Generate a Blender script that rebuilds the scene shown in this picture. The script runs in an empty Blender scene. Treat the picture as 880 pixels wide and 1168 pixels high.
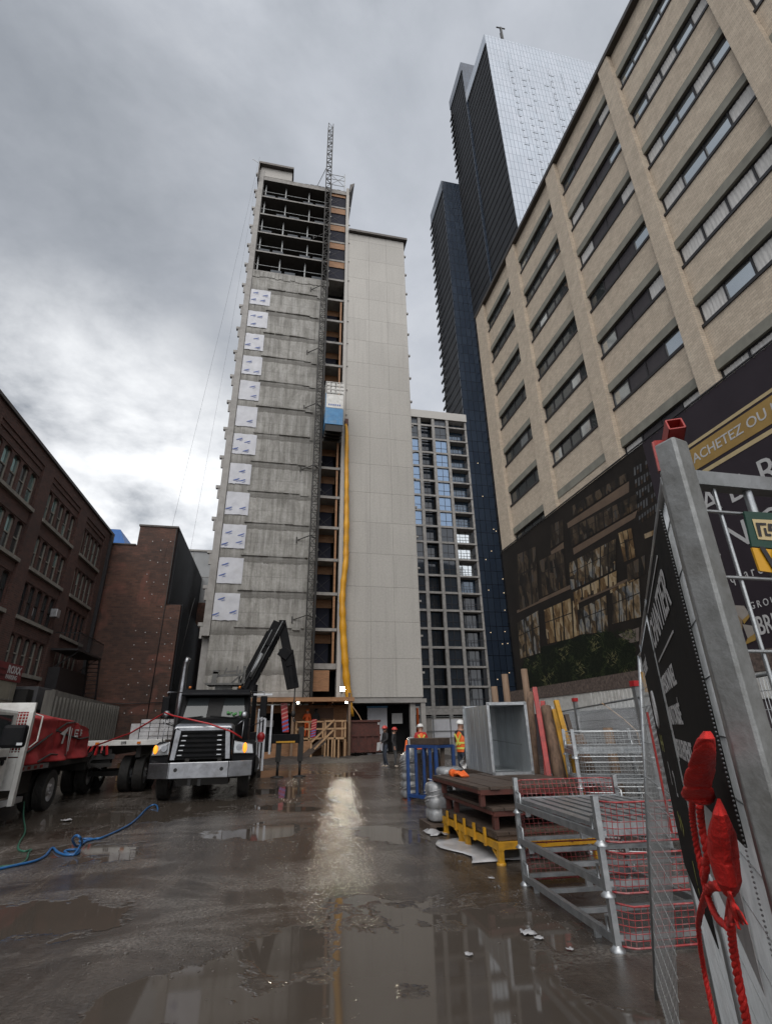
import bpy, bmesh, math, random
from mathutils import Vector, Matrix
RND = random.Random(7)
SC = bpy.context.scene
COL = SC.collection
PI = math.pi
# ------------------------------------------------------------------ camera calibration (pixels of the 880 x 1168 photograph)
H = 1.6
FPX = 576.0
RM = Matrix(((0.97846196, 0.06592911, 0.19561580),
             (-0.20571277, 0.39019341, 0.89745828),
             (-0.01715937, -0.91836945, 0.39535187)))
CAM = Vector((0, 0, H))
def ray(px, py):
    return RM @ Vector((px - 440.0, py - 584.0, FPX))
def at(px, py, X=None, Y=None, Z=None):
    d = ray(px, py)
    if X is not None: t = X / d.x
    elif Y is not None: t = Y / d.y
    else: t = (Z - H) / d.z
    return CAM + d * t
def V(*a): return Vector(a)
# ------------------------------------------------------------------ object helpers
def W(o):
    l = Vector((0, 0, 0))
    while o is not None:
        l += o.location; o = o.parent
    return l
def tag(o, label=None, cat=None, group=None, kind=None):
    if label: o['label'] = label
    if cat: o['category'] = cat
    if group: o['group'] = group
    if kind: o['kind'] = kind
    return o
def thing(name, label, cat, loc=(0, 0, 0), group=None):
    o = bpy.data.objects.new(name, None); COL.objects.link(o)
    o.location = loc; o.empty_display_size = .3
    return tag(o, label, cat, group)
def copy_tree(o, parent=None):
    c = o.copy(); COL.objects.link(c)
    if parent is not None: c.parent = parent
    for ch in list(o.children): copy_tree(ch, c)
    return c
class MB:
    def __init__(s): s.v = []; s.f = []; s.m = []; s.sm = []; s.mi = 0
    def _add(s, vs, fs, smooth=False):
        b = len(s.v); s.v += [tuple(v) for v in vs]
        for f in fs:
            s.f.append([b + i for i in f]); s.m.append(s.mi); s.sm.append(smooth)
        return s
    def box(s, x0, x1, y0, y1, z0, z1):
        if x0 > x1: x0, x1 = x1, x0
        if y0 > y1: y0, y1 = y1, y0
        if z0 > z1: z0, z1 = z1, z0
        vs = [(x, y, z) for z in (z0, z1) for y in (y0, y1) for x in (x0, x1)]
        return s._add(vs, [(0, 2, 3, 1), (4, 5, 7, 6), (0, 1, 5, 4), (2, 6, 7, 3), (0, 4, 6, 2), (1, 3, 7, 5)])
    def bar(s, p, q, w, h=None, up=(0, 0, 1)):
        """rectangular bar from p to q, w across, h along 'up'"""
        p = Vector(p); q = Vector(q); h = w if h is None else h
        d = (q - p)
        if d.length < 1e-6: return s
        d.normalize(); u = Vector(up)
        if abs(d.dot(u)) > .98: u = Vector((0, 1, 0)) if abs(d.y) < .9 else Vector((1, 0, 0))
        a = d.cross(u).normalized(); b = a.cross(d).normalized()
        vs = []
        for c in (p, q):
            for sa, sb in ((-1, -1), (1, -1), (1, 1), (-1, 1)):
                vs.append(c + a * (sa * w / 2) + b * (sb * h / 2))
        return s._add(vs, [(3, 2, 1, 0), (4, 5, 6, 7), (0, 1, 5, 4), (1, 2, 6, 5), (2, 3, 7, 6), (3, 0, 4, 7)])
    def tube(s, pts, r, n=8, cap=True, closed=False):
        pts = [Vector(p) for p in pts]
        k = len(pts); rs = r if isinstance(r, (list, tuple)) else [r] * k
        vs = []; prev = None
        for i, p in enumerate(pts):
            if closed: d = pts[(i + 1) % k] - pts[i - 1]
            else: d = pts[min(i + 1, k - 1)] - pts[max(i - 1, 0)]
            if d.length < 1e-9: d = Vector((0, 0, 1))
            d.normalize()
            if prev is None:
                u = Vector((0, 0, 1)) if abs(d.z) < .9 else Vector((1, 0, 0))
                a = d.cross(u).normalized()
            else:
                a = prev - d * prev.dot(d)
                if a.length < 1e-6: a = d.orthogonal()
                a.normalize()
            prev = a; b = d.cross(a)
            for j in range(n):
                t = 2 * PI * j / n
                vs.append(p + (a * math.cos(t) + b * math.sin(t)) * rs[i])
        fs = []
        rng = range(k) if closed else range(k - 1)
        for i in rng:
            i2 = (i + 1) % k
            for j in range(n):
                fs.append((i * n + j, i * n + (j + 1) % n, i2 * n + (j + 1) % n, i2 * n + j))
        s._add(vs, fs, n > 4)
        if cap and not closed:
            b = len(s.v) - k * n
            s.f.append([b + j for j in reversed(range(n))]); s.m.append(s.mi); s.sm.append(False)
            s.f.append([b + (k - 1) * n + j for j in range(n)]); s.m.append(s.mi); s.sm.append(False)
        return s
    def cyl(s, p, q, r, n=16, r2=None): return s.tube([p, q], [r, r if r2 is None else r2], n)
    def quad(s, a, b, c, d): return s._add([a, b, c, d], [(0, 1, 2, 3)])
    def poly(s, pts): return s._add(pts, [tuple(range(len(pts)))])
    def prism(s, pts, vec):
        """closed polygon swept by vec"""
        pts = [Vector(p) for p in pts]; vec = Vector(vec); n = len(pts)
        vs = pts + [p + vec for p in pts]
        fs = [tuple(reversed(range(n))), tuple(range(n, 2 * n))]
        fs += [(i, (i + 1) % n, n + (i + 1) % n, n + i) for i in range(n)]
        return s._add(vs, fs)
    def grid(s, rows, smooth=True):
        """rows of points -> sheet"""
        n = len(rows[0]); vs = [p for r in rows for p in r]
        fs = [(i * n + j, i * n + j + 1, (i + 1) * n + j + 1, (i + 1) * n + j) for i in range(len(rows) - 1) for j in range(n - 1)]
        return s._add(vs, fs, smooth)
    def ball(s, c, rx, ry=None, rz=None, nu=14, nv=9, zmin=-1.0):
        ry = ry or rx; rz = rz or rx; rows = []
        for i in range(nv + 1):
            th = PI * i / nv; z = max(math.cos(th), zmin); rr = math.sin(th)
            rows.append([Vector(c) + Vector((rx * rr * math.cos(2 * PI * j / nu), ry * rr * math.sin(2 * PI * j / nu), rz * z)) for j in range(nu + 1)])
        return s.grid(rows)
    def ring(s, c, axis, R, r, n=20, m=8):
        ax = Vector(axis).normalized(); a = ax.orthogonal().normalized(); b = ax.cross(a)
        return s.tube([Vector(c) + (a * math.cos(2 * PI * i / n) + b * math.sin(2 * PI * i / n)) * R for i in range(n)], r, m, closed=True)
    def disc_profile(s, c, axis, prof, n=24):
        """surface of revolution, prof = [(radius, offset along axis)]"""
        ax = Vector(axis).normalized(); a = ax.orthogonal().normalized(); b = ax.cross(a); rows = []
        for R, o in prof:
            rows.append([Vector(c) + ax * o + (a * math.cos(2 * PI * j / n) + b * math.sin(2 * PI * j / n)) * R for j in range(n + 1)])
        return s.grid(rows)
    def mul(s, M, start=0):
        for i in range(start, len(s.v)): s.v[i] = tuple(M @ Vector(s.v[i]))
        return s
    def build(s, name, mat, parent=None, base=None, bevel=0, solid=0, subsurf=0):
        if parent is not None: o0 = W(parent)
        elif base is not None: o0 = Vector(base)
        else:
            xs = [v[0] for v in s.v]; ys = [v[1] for v in s.v]; zs = [v[2] for v in s.v]
            o0 = Vector(((min(xs) + max(xs)) / 2, (min(ys) + max(ys)) / 2, min(zs)))
        me = bpy.data.meshes.new(name)
        me.from_pydata([(v[0] - o0.x, v[1] - o0.y, v[2] - o0.z) for v in s.v], [], s.f)
        for m in (mat if isinstance(mat, (list, tuple)) else [mat]): me.materials.append(m)
        me.polygons.foreach_set('material_index', s.m)
        me.polygons.foreach_set('use_smooth', s.sm)
        me.validate(); me.update()
        o = bpy.data.objects.new(name, me); COL.objects.link(o)
        if parent is not None: o.parent = parent
        else: o.location = o0
        if solid:
            md = o.modifiers.new('solid', 'SOLIDIFY'); md.thickness = solid; md.offset = 0
        if bevel:
            md = o.modifiers.new('bevel', 'BEVEL'); md.width = bevel; md.segments = 2; md.limit_method = 'ANGLE'; md.angle_limit = math.radians(40)
        if subsurf:
            md = o.modifiers.new('sub', 'SUBSURF'); md.levels = subsurf; md.render_levels = subsurf
        return o
    def each(s, name, mat, parent=None, **kw):
        """build every connected piece as a part of its own"""
        n = len(s.v); par = list(range(n))
        def find(a):
            while par[a] != a: par[a] = par[par[a]]; a = par[a]
            return a
        for f in s.f:
            r0 = find(f[0])
            for i in f[1:]: par[find(i)] = r0
        comps = {}
        for k, f in enumerate(s.f): comps.setdefault(find(f[0]), []).append(k)
        out = []
        for ks in comps.values():
            q = MB(); mp = {}
            for k in ks:
                for i in s.f[k]:
                    if i not in mp: mp[i] = len(q.v); q.v.append(s.v[i])
                q.f.append([mp[i] for i in s.f[k]]); q.m.append(s.m[k]); q.sm.append(s.sm[k])
            out.append(q.build(name, mat, parent, **kw))
        return out
    def text(s, txt, origin, right, up, size, bold=0.0, align='LEFT', ext=0.004, sx=1.0):
        """lettering lying on a plane: origin = baseline start, right/up unit vectors"""
        cu = bpy.data.curves.new('lettering', 'FONT'); cu.body = txt; cu.size = size; cu.align_x = align
        cu.extrude = ext; cu.offset = bold; cu.resolution_u = 3
        ob = bpy.data.objects.new('lettering', cu); COL.objects.link(ob)
        dg = bpy.context.evaluated_depsgraph_get(); dg.update()
        me = bpy.data.meshes.new_from_object(ob.evaluated_get(dg))
        R = Vector(right).normalized(); U = Vector(up).normalized(); N = R.cross(U)
        o = Vector(origin); vs = [o + R * (v.co.x * sx) + U * v.co.y + N * (v.co.z + ext) for v in me.vertices]
        s._add(vs, [tuple(p.vertices) for p in me.polygons])
        bpy.data.objects.remove(ob); bpy.data.meshes.remove(me); bpy.data.curves.remove(cu)
        return s
# ------------------------------------------------------------------ materials
def nt(name):
    m = bpy.data.materials.new(name); m.use_nodes = True
    t = m.node_tree; return m, t, t.nodes['Principled BSDF'], t.nodes, t.links
def rgb(c): return (c[0], c[1], c[2], 1)
def ramp(N, L, src, stops):
    r = N.new('ShaderNodeValToRGB'); e = r.color_ramp.elements
    while len(e) < len(stops): e.new(.5)
    for el, (p, c) in zip(e, stops):
        el.position = p; el.color = rgb(c) if isinstance(c, (tuple, list)) else (c, c, c, 1)
    L.new(src, r.inputs[0]); return r.outputs[0]
def noise(N, L, vec, scale, detail=5, rough=.6, dist=0.0):
    n = N.new('ShaderNodeTexNoise'); n.inputs['Scale'].default_value = scale; n.inputs['Detail'].default_value = detail
    n.inputs['Roughness'].default_value = rough; n.inputs['Distortion'].default_value = dist
    if vec is not None: L.new(vec, n.inputs['Vector'])
    return n.outputs['Fac']
def mixc(N, L, fac, a, b, mode='MIX'):
    n = N.new('ShaderNodeMix'); n.data_type = 'RGBA'; n.blend_type = mode
    for sock, val in ((n.inputs[0], fac), (n.inputs[6], a), (n.inputs[7], b)):
        if hasattr(val, 'links'): L.new(val, sock)
        elif isinstance(val, (tuple, list)): sock.default_value = rgb(val)
        else: sock.default_value = val
    return n.outputs[2]
def math_(N, L, op, a, b=0.0, clamp=False):
    n = N.new('ShaderNodeMath'); n.operation = op; n.use_clamp = clamp
    for i, val in enumerate((a, b)):
        if hasattr(val, 'links'): L.new(val, n.inputs[i])
        else: n.inputs[i].default_value = val
    return n.outputs[0]
def vscale(N, L, vec, sc):
    n = N.new('ShaderNodeMapping'); n.inputs['Scale'].default_value = sc; L.new(vec, n.inputs['Vector']); return n.outputs[0]
def bumpn(N, L, h, strength, dist=.01):
    b = N.new('ShaderNodeBump'); b.inputs['Strength'].default_value = strength; b.inputs['Distance'].default_value = dist
    L.new(h, b.inputs['Height']); return b.outputs[0]
def mat(name, c1, c2=None, scale=3., rough=.6, metal=0., bump=.15, bscale=30., dirt=None, dscale=1.2, damt=.5, stretch=None, coat=0., spec=.5, rvar=.15):
    """weathered surface: two-tone noise, grime patches, fine bump"""
    m, t, P, N, L = nt(name)
    tc = N.new('ShaderNodeTexCoord').outputs['Object']
    vec = vscale(N, L, tc, stretch) if stretch else tc
    c2 = c2 or tuple(x * .75 for x in c1)
    f = noise(N, L, vec, scale, 6, .65)
    f2 = ramp(N, L, f, [(.35, 0.), (.68, 1.)])
    c = mixc(N, L, f2, c1, c2)
    if dirt:
        d = noise(N, L, vec, dscale, 8, .7, .6)
        d2 = ramp(N, L, d, [(.48, 0.), (.7, damt)])
        c = mixc(N, L, d2, c, dirt)
    L.new(c, P.inputs['Base Color'])
    r = math_(N, L, 'MULTIPLY_ADD', f, rvar); r.node.inputs[2].default_value = rough - rvar / 2
    L.new(r, P.inputs['Roughness'])
    P.inputs['Metallic'].default_value = metal; P.inputs['Specular IOR Level'].default_value = spec
    if coat: P.inputs['Coat Weight'].default_value = coat; P.inputs['Coat Roughness'].default_value = .08
    if bump: L.new(bumpn(N, L, noise(N, L, vec, bscale, 4, .6), bump), P.inputs['Normal'])
    return m
def emis(name, c, strength):
    m, t, P, N, L = nt(name)
    P.inputs['Base Color'].default_value = rgb(c); P.inputs['Emission Color'].default_value = rgb(c); P.inputs['Emission Strength'].default_value = strength
    return m
def wall_uv(N, L):
    """wall coordinates (x + y, z) for axis-aligned walls"""
    tc = N.new('ShaderNodeTexCoord').outputs['Object']
    s = N.new('ShaderNodeSeparateXYZ'); L.new(tc, s.inputs[0])
    u = math_(N, L, 'ADD', s.outputs[0], s.outputs[1])
    c = N.new('ShaderNodeCombineXYZ'); L.new(u, c.inputs[0]); L.new(s.outputs[2], c.inputs[1])
    return c.outputs[0], tc, s
def brick(name, c1, c2, mortar, bw=.22, bh=.075, rough=.85, var=.5, dirt=(.03, .028, .027), damt=.45, pale=None):
    m, t, P, N, L = nt(name)
    uv, tc, s = wall_uv(N, L)
    b = N.new('ShaderNodeTexBrick'); L.new(uv, b.inputs['Vector'])
    b.inputs['Color1'].default_value = rgb(c1); b.inputs['Color2'].default_value = rgb(c2); b.inputs['Mortar'].default_value = rgb(mortar)
    b.inputs['Scale'].default_value = 1; b.inputs['Brick Width'].default_value = bw; b.inputs['Row Height'].default_value = bh
    b.inputs['Mortar Size'].default_value = .012; b.inputs['Mortar Smooth'].default_value = .3; b.inputs['Bias'].default_value = -.1
    c = b.outputs['Color']
    big = noise(N, L, tc, .22, 8, .7, .5)
    c = mixc(N, L, ramp(N, L, big, [(.42, 0.), (.72, damt)]), c, dirt)
    if pale:
        p = noise(N, L, tc, .35, 4, .5, 1.0)
        c = mixc(N, L, ramp(N, L, p, [(.55, 0.), (.62, .55)]), c, pale)
    med = noise(N, L, tc, 2.2, 5, .7)
    c = mixc(N, L, .35, c, ramp(N, L, med, [(.3, .35), (.7, .75)]), 'OVERLAY')
    L.new(c, P.inputs['Base Color']); P.inputs['Roughness'].default_value = rough
    h = math_(N, L, 'ADD', b.outputs['Fac'], math_(N, L, 'MULTIPLY', noise(N, L, tc, 30, 3), -.4))
    bp = N.new('ShaderNodeBump'); bp.invert = True; bp.inputs['Strength'].default_value = .5; bp.inputs['Distance'].default_value = .012
    L.new(h, bp.inputs['Height']); L.new(bp.outputs[0], P.inputs['Normal'])
    return m
def glass(name, tint=(.03, .035, .04), rough=.04, wav=.02, spec=.9, metal=0., coat=0.):
    m, t, P, N, L = nt(name)
    P.inputs['Base Color'].default_value = rgb(tint); P.inputs['Roughness'].default_value = rough
    P.inputs['IOR'].default_value = 1.6; P.inputs['Specular IOR Level'].default_value = spec; P.inputs['Metallic'].default_value = metal
    tc = N.new('ShaderNodeTexCoord').outputs['Object']
    L.new(bumpn(N, L, noise(N, L, tc, .8, 2, .4), wav, .3), P.inputs['Normal'])
    return m
MT = {}
def setup_mats():
    g = MT
    g['galv'] = mat('galvanised_steel', (.46, .48, .49), (.30, .32, .34), 9, .38, .75, .1, 60, (.12, .11, .10), 3, .45)
    g['galv_dull'] = mat('weathered_galvanised', (.26, .27, .28), (.16, .17, .17), 7, .5, .55, .15, 50, (.09, .08, .07), 4, .6)
    g['wire'] = mat('galvanised_wire', (.52, .54, .55), (.38, .40, .41), 20, .4, .6, 0)
    g['black'] = mat('black_paint', (.006, .0065, .008), (.010, .010, .011), 4, .55, 0, .05, 60, (.018, .016, .0145), 3, .35, spec=.10)
    g['rubber'] = mat('tyre_rubber', (.014, .014, .014), (.025, .024, .023), 12, .75, 0, .3, 60, (.05, .043, .036), 4, .5)
    g['darksteel'] = mat('dirty_chassis_steel', (.014, .0135, .0135), (.022, .02, .018), 8, .6, .2, .3, 40, (.04, .032, .026), 3, .4)
    g['chrome'] = mat('dull_chrome', (.34, .35, .37), (.22, .225, .24), 3, .30, .95, .10, 30, (.1, .09, .08), 2.5, .5)
    g['alu'] = mat('aluminium', (.55, .56, .58), (.42, .43, .45), 6, .4, .8, .06, 40, (.15, .13, .11), 3, .4)
    g['white'] = mat('white_paint', (.62, .62, .6), (.5, .5, .48), 3, .4, 0, .05, 30, (.2, .17, .14), 2, .45, coat=.2)
    g['red_tarp'] = mat('red_tarpaulin', (.34, .036, .036), (.24, .022, .025), 3, .8, 0, .35, 7, (.13, .016, .018), 1.6, .5, spec=.25)
    g['red'] = mat('red_paint', (.36, .03, .025), (.25, .02, .018), 6, .5, 0, .2, 40, (.08, .03, .025), 4, .6)
    g['red_plastic'] = mat('red_plastic', (.4, .02, .022), (.3, .014, .018), 6, .4, 0, .15, 40, (.12, .015, .015), 5, .5)
    g['rustred'] = mat('rusty_red_steel', (.10, .028, .02), (.06, .022, .017), 6, .65, .1, .35, 25, (.03, .018, .014), 3, .7)
    g['yellow'] = mat('yellow_paint', (.52, .27, .015), (.42, .21, .012), 6, .5, 0, .2, 40, (.10, .06, .02), 3.5, .6)
    g['chute'] = mat('yellow_chute_plastic', (.68, .34, .015), (.56, .26, .01), .8, .5, 0, .2, 6, (.32, .15, .02), .8, .5)
    g['blue'] = mat('blue_paint', (.018, .06, .20), (.012, .04, .14), 5, .45, 0, .15, 40, (.03, .03, .04), 4, .6)
    g['bluecage'] = mat('light_blue_sheet', (.06, .22, .42), (.04, .16, .33), 3, .5, .1, .15, 30, (.2, .25, .28), 2, .5)
    g['ply'] = mat('plywood', (.32, .17, .085), (.23, .115, .055), 2, .7, 0, .15, 30, (.10, .055, .03), 1.5, .5, stretch=(1, 1, 4))
    g['lumber'] = mat('new_lumber', (.45, .29, .16), (.33, .20, .105), 3, .7, 0, .2, 30, (.13, .085, .05), 3, .5, stretch=(1, 1, .4))
    g['oldwood'] = mat('wet_old_wood', (.085, .06, .045), (.045, .032, .025), 5, .6, 0, .5, 20, (.02, .016, .013), 3, .6, stretch=(.5, 3, 3))
    g['bark'] = mat('tree_bark', (.17, .105, .07), (.07, .045, .032), 9, .85, 0, .9, 14, (.25, .17, .11), 6, .6, stretch=(2.2, 2.2, .5))
    g['post_wood'] = mat('weathered_post_wood', (.22, .15, .10), (.14, .09, .06), 6, .8, 0, .4, 20, stretch=(4, 4, .4))
    g['paleconc'] = mat('pale_cladding_panel', (.43, .415, .39), (.375, .362, .343), 9, .8, 0, .25, 24, (.29, .275, .255), .30, .35)
    g['conc_trim'] = mat('grey_trim', (.33, .32, .305), (.26, .25, .24), 1.5, .75, 0, .2, 20, (.14, .13, .12), .8, .5)
    g['roofdark'] = mat('dark_metal_flashing', (.07, .06, .055), (.05, .045, .04), 2, .5, .3, .1)
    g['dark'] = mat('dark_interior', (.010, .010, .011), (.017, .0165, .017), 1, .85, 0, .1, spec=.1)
    g['slab'] = mat('raw_slab_concrete', (.30, .29, .275), (.21, .20, .19), 2, .8, 0, .3, 15, (.1, .095, .09), 1.5, .6)
    g['whiteboard'] = mat('white_wrap_board', (.54, .55, .59), (.45, .46, .50), 1.3, .55, 0, .25, 5, (.42, .42, .42), .9, .45)
    g['blueink'] = mat('blue_ink', (.08, .13, .36), (.06, .10, .30), 3, .6, 0, 0)
    g['navy'] = mat('navy_door_panel', (.010, .011, .021), (.015, .016, .028), 2, .7, 0, .1, 20, spec=.2)
    g['frame'] = mat('dark_window_frame', (.02, .019, .021), (.03, .028, .03), 4, .45, .2, .1)
    g['panel_dark'] = mat('dark_window_panel', (.045, .038, .042), (.035, .03, .034), 3, .5, 0, .05)
    g['curtain'] = mat('pale_curtain', (.62, .61, .59), (.46, .455, .44), 7, .8, 0, .3, 12, stretch=(4, 4, .3))
    g['glass'] = glass('window_glass', (.06, .068, .07), .04, .03, 1.0, .3)
    g['glass_pale'] = glass('sky_window_glass', (.62, .66, .68), .07, .03, 1.0, .85)
    g['glass_blue'] = glass('blue_window_glass', (.05, .085, .13), .05, .03, 1.0, .4)
    g['vinyl'] = mat('dark_vinyl_print', (.030, .022, .029), (.024, .018, .024), .6, .6, 0, .05, 3, spec=.25)
    g['gold'] = mat('gold_print', (.34, .215, .055), (.27, .165, .04), 1.2, .5, 0, .03, 3)
    g['ltgold'] = mat('pale_gold_print', (.5, .4, .22), (.42, .33, .17), 2, .5, 0, 0)
    g['letter'] = mat('white_print', (.5, .5, .5), (.42, .42, .42), 3, .55, 0, 0)
    g['skin'] = mat('skin', (.42, .24, .17), (.36, .2, .14), 8, .55, 0, .05)
    g['vest'] = mat('orange_safety_vest', (.75, .14, .02), (.62, .1, .015), 6, .6, 0, .2, 20)
    g['lime'] = mat('lime_reflective_tape', (.6, .62, .12), (.5, .52, .1), 6, .4, 0, 0)
    g['wrap'] = glass('shrink_wrap_film', (.42, .44, .46), .14, .5, .8)
    g['cable'] = mat('black_cable', (.02, .02, .02), None, 4, .5, 0, 0)
    g['sheet'] = mat('white_plastic_sheet', (.45, .45, .46), (.35, .35, .36), 3, .3, 0, .4, 8, (.16, .14, .12), 3, .6)
setup_mats()
# ================================================================== world, sun, camera
def build_world():
    w = bpy.data.worlds.new('World'); SC.world = w; w.use_nodes = True
    t = w.node_tree; N = t.nodes; L = t.links
    for n in list(N): N.remove(n)
    out = N.new('ShaderNodeOutputWorld')
    sky = N.new('ShaderNodeTexSky'); sky.sky_type = 'NISHITA'; sky.sun_disc = False
    sky.sun_elevation = math.radians(48); sky.sun_rotation = math.radians(SUN_AZ)
    b1 = N.new('ShaderNodeBackground'); b1.inputs[1].default_value = .06; L.new(sky.outputs[0], b1.inputs[0])
    tc = N.new('ShaderNodeTexCoord').outputs['Generated']
    nrm = N.new('ShaderNodeVectorMath'); nrm.operation = 'NORMALIZE'; L.new(tc, nrm.inputs[0]); d = nrm.outputs[0]
    s = N.new('ShaderNodeSeparateXYZ'); L.new(d, s.inputs[0])
    zz = math_(N, L, 'ADD', math_(N, L, 'MAXIMUM', s.outputs[2], 0.0), .28)
    cx = math_(N, L, 'DIVIDE', s.outputs[0], zz); cy = math_(N, L, 'DIVIDE', s.outputs[1], zz)
    cc = N.new('ShaderNodeCombineXYZ'); L.new(cx, cc.inputs[0]); L.new(cy, cc.inputs[1]); L.new(s.outputs[2], cc.inputs[2])
    P = cc.outputs[0]
    n1 = noise(N, L, P, 1.15, 8, .56, .35)
    n2 = noise(N, L, P, 3.0, 9, .58, .15)
    mp = N.new('ShaderNodeMapping'); mp.inputs['Location'].default_value = (3.7, 1.9, .4); L.new(P, mp.inputs['Vector'])
    n3 = noise(N, L, mp.outputs[0], .8, 6, .55, .2)
    n = math_(N, L, 'ADD', math_(N, L, 'MULTIPLY', n1, .56), math_(N, L, 'MULTIPLY', n2, .44))
    base = ramp(N, L, n, [(.36, (.20, .218, .245)), (.45, (.29, .31, .34)), (.53, (.385, .405, .44)), (.63, (.52, .535, .56))])
    def lobe(px, py, lo, hi):
        v = ray(px, py).normalized()
        dp = N.new('ShaderNodeVectorMath'); dp.operation = 'DOT_PRODUCT'; L.new(d, dp.inputs[0]); dp.inputs[1].default_value = v
        m = N.new('ShaderNodeMapRange'); m.interpolation_type = 'SMOOTHSTEP'; m.inputs['From Min'].default_value = lo; m.inputs['From Max'].default_value = hi
        L.new(dp.outputs['Value'], m.inputs['Value']); return m.outputs['Result']
    c = base
    # heavier bank on the upper left, thin bright gap low on the left, paler veil to the right
    dk = math_(N, L, 'MULTIPLY', lobe(60, 330, .86, .99), math_(N, L, 'MULTIPLY_ADD', n3, .9)); dk.node.inputs[1].default_value = 1.0
    c = mixc(N, L, math_(N, L, 'MULTIPLY', dk, .55, True), c, (.165, .178, .20))
    gap = math_(N, L, 'ADD', lobe(70, 540, .93, .995), math_(N, L, 'MULTIPLY', lobe(240, 600, .96, .998), .25))
    gapn = ramp(N, L, math_(N, L, 'ADD', n2, math_(N, L, 'MULTIPLY', n1, .5)), [(.56, 0.), (.90, 1.)])
    c = mixc(N, L, math_(N, L, 'MULTIPLY', gap, math_(N, L, 'MULTIPLY', gapn, 1.0), True), c, (.78, .79, .80))
    c = mixc(N, L, math_(N, L, 'MULTIPLY', lobe(560, 330, .86, .99), .5), c, (.385, .405, .445))
    # out-of-view sky behind the camera, brightened to light the facades
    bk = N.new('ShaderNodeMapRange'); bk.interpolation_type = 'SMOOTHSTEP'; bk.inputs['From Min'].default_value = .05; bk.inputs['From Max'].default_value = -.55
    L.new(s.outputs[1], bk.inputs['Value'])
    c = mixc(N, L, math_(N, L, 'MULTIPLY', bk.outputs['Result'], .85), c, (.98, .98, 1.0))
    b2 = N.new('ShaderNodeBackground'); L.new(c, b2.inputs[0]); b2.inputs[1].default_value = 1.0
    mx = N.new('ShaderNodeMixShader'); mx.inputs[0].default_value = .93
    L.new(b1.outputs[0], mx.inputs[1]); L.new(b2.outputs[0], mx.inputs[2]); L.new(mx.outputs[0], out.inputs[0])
SUN_AZ = 200
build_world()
sun = bpy.data.lights.new('sun', 'SUN'); sun.energy = 1.0; sun.angle = math.radians(50); sun.color = (1, .96, .9)
so = bpy.data.objects.new('sun', sun); COL.objects.link(so)
# light comes from behind and a little left of the camera, high
so.rotation_euler = Vector((.30, .80, -1.0)).to_track_quat('-Z', 'Y').to_euler(); so.location = (0, 0, 60)
cd = bpy.data.cameras.new('camera'); co = bpy.data.objects.new('camera', cd); COL.objects.link(co); SC.camera = co
cd.sensor_fit = 'VERTICAL'; cd.sensor_height = 36; cd.lens = FPX / 1168 * 36; cd.clip_start = .02; cd.clip_end = 3000
M4 = Matrix.Identity(4)
for i in range(3):
    M4[i][0] = RM[i][0]; M4[i][1] = -RM[i][1]; M4[i][2] = -RM[i][2]
M4.translation = CAM
co.matrix_world = M4
vs = SC.view_settings; SC.display_settings.display_device = 'sRGB'; vs.view_transform = 'Standard'; vs.look = 'None'; vs.gamma = 1; vs.exposure = 0.62; vs.use_curve_mapping = False
SC.render.engine = 'CYCLES'; SC.cycles.use_denoising = True; SC.cycles.max_bounces = 6; SC.cycles.diffuse_bounces = 3; SC.cycles.glossy_bounces = 4
SC.cycles.transmission_bounces = 4; SC.cycles.sample_clamp_indirect = 6; SC.cycles.sample_clamp_direct = 0; SC.cycles.caustics_reflective = False; SC.cycles.caustics_refractive = False
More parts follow.
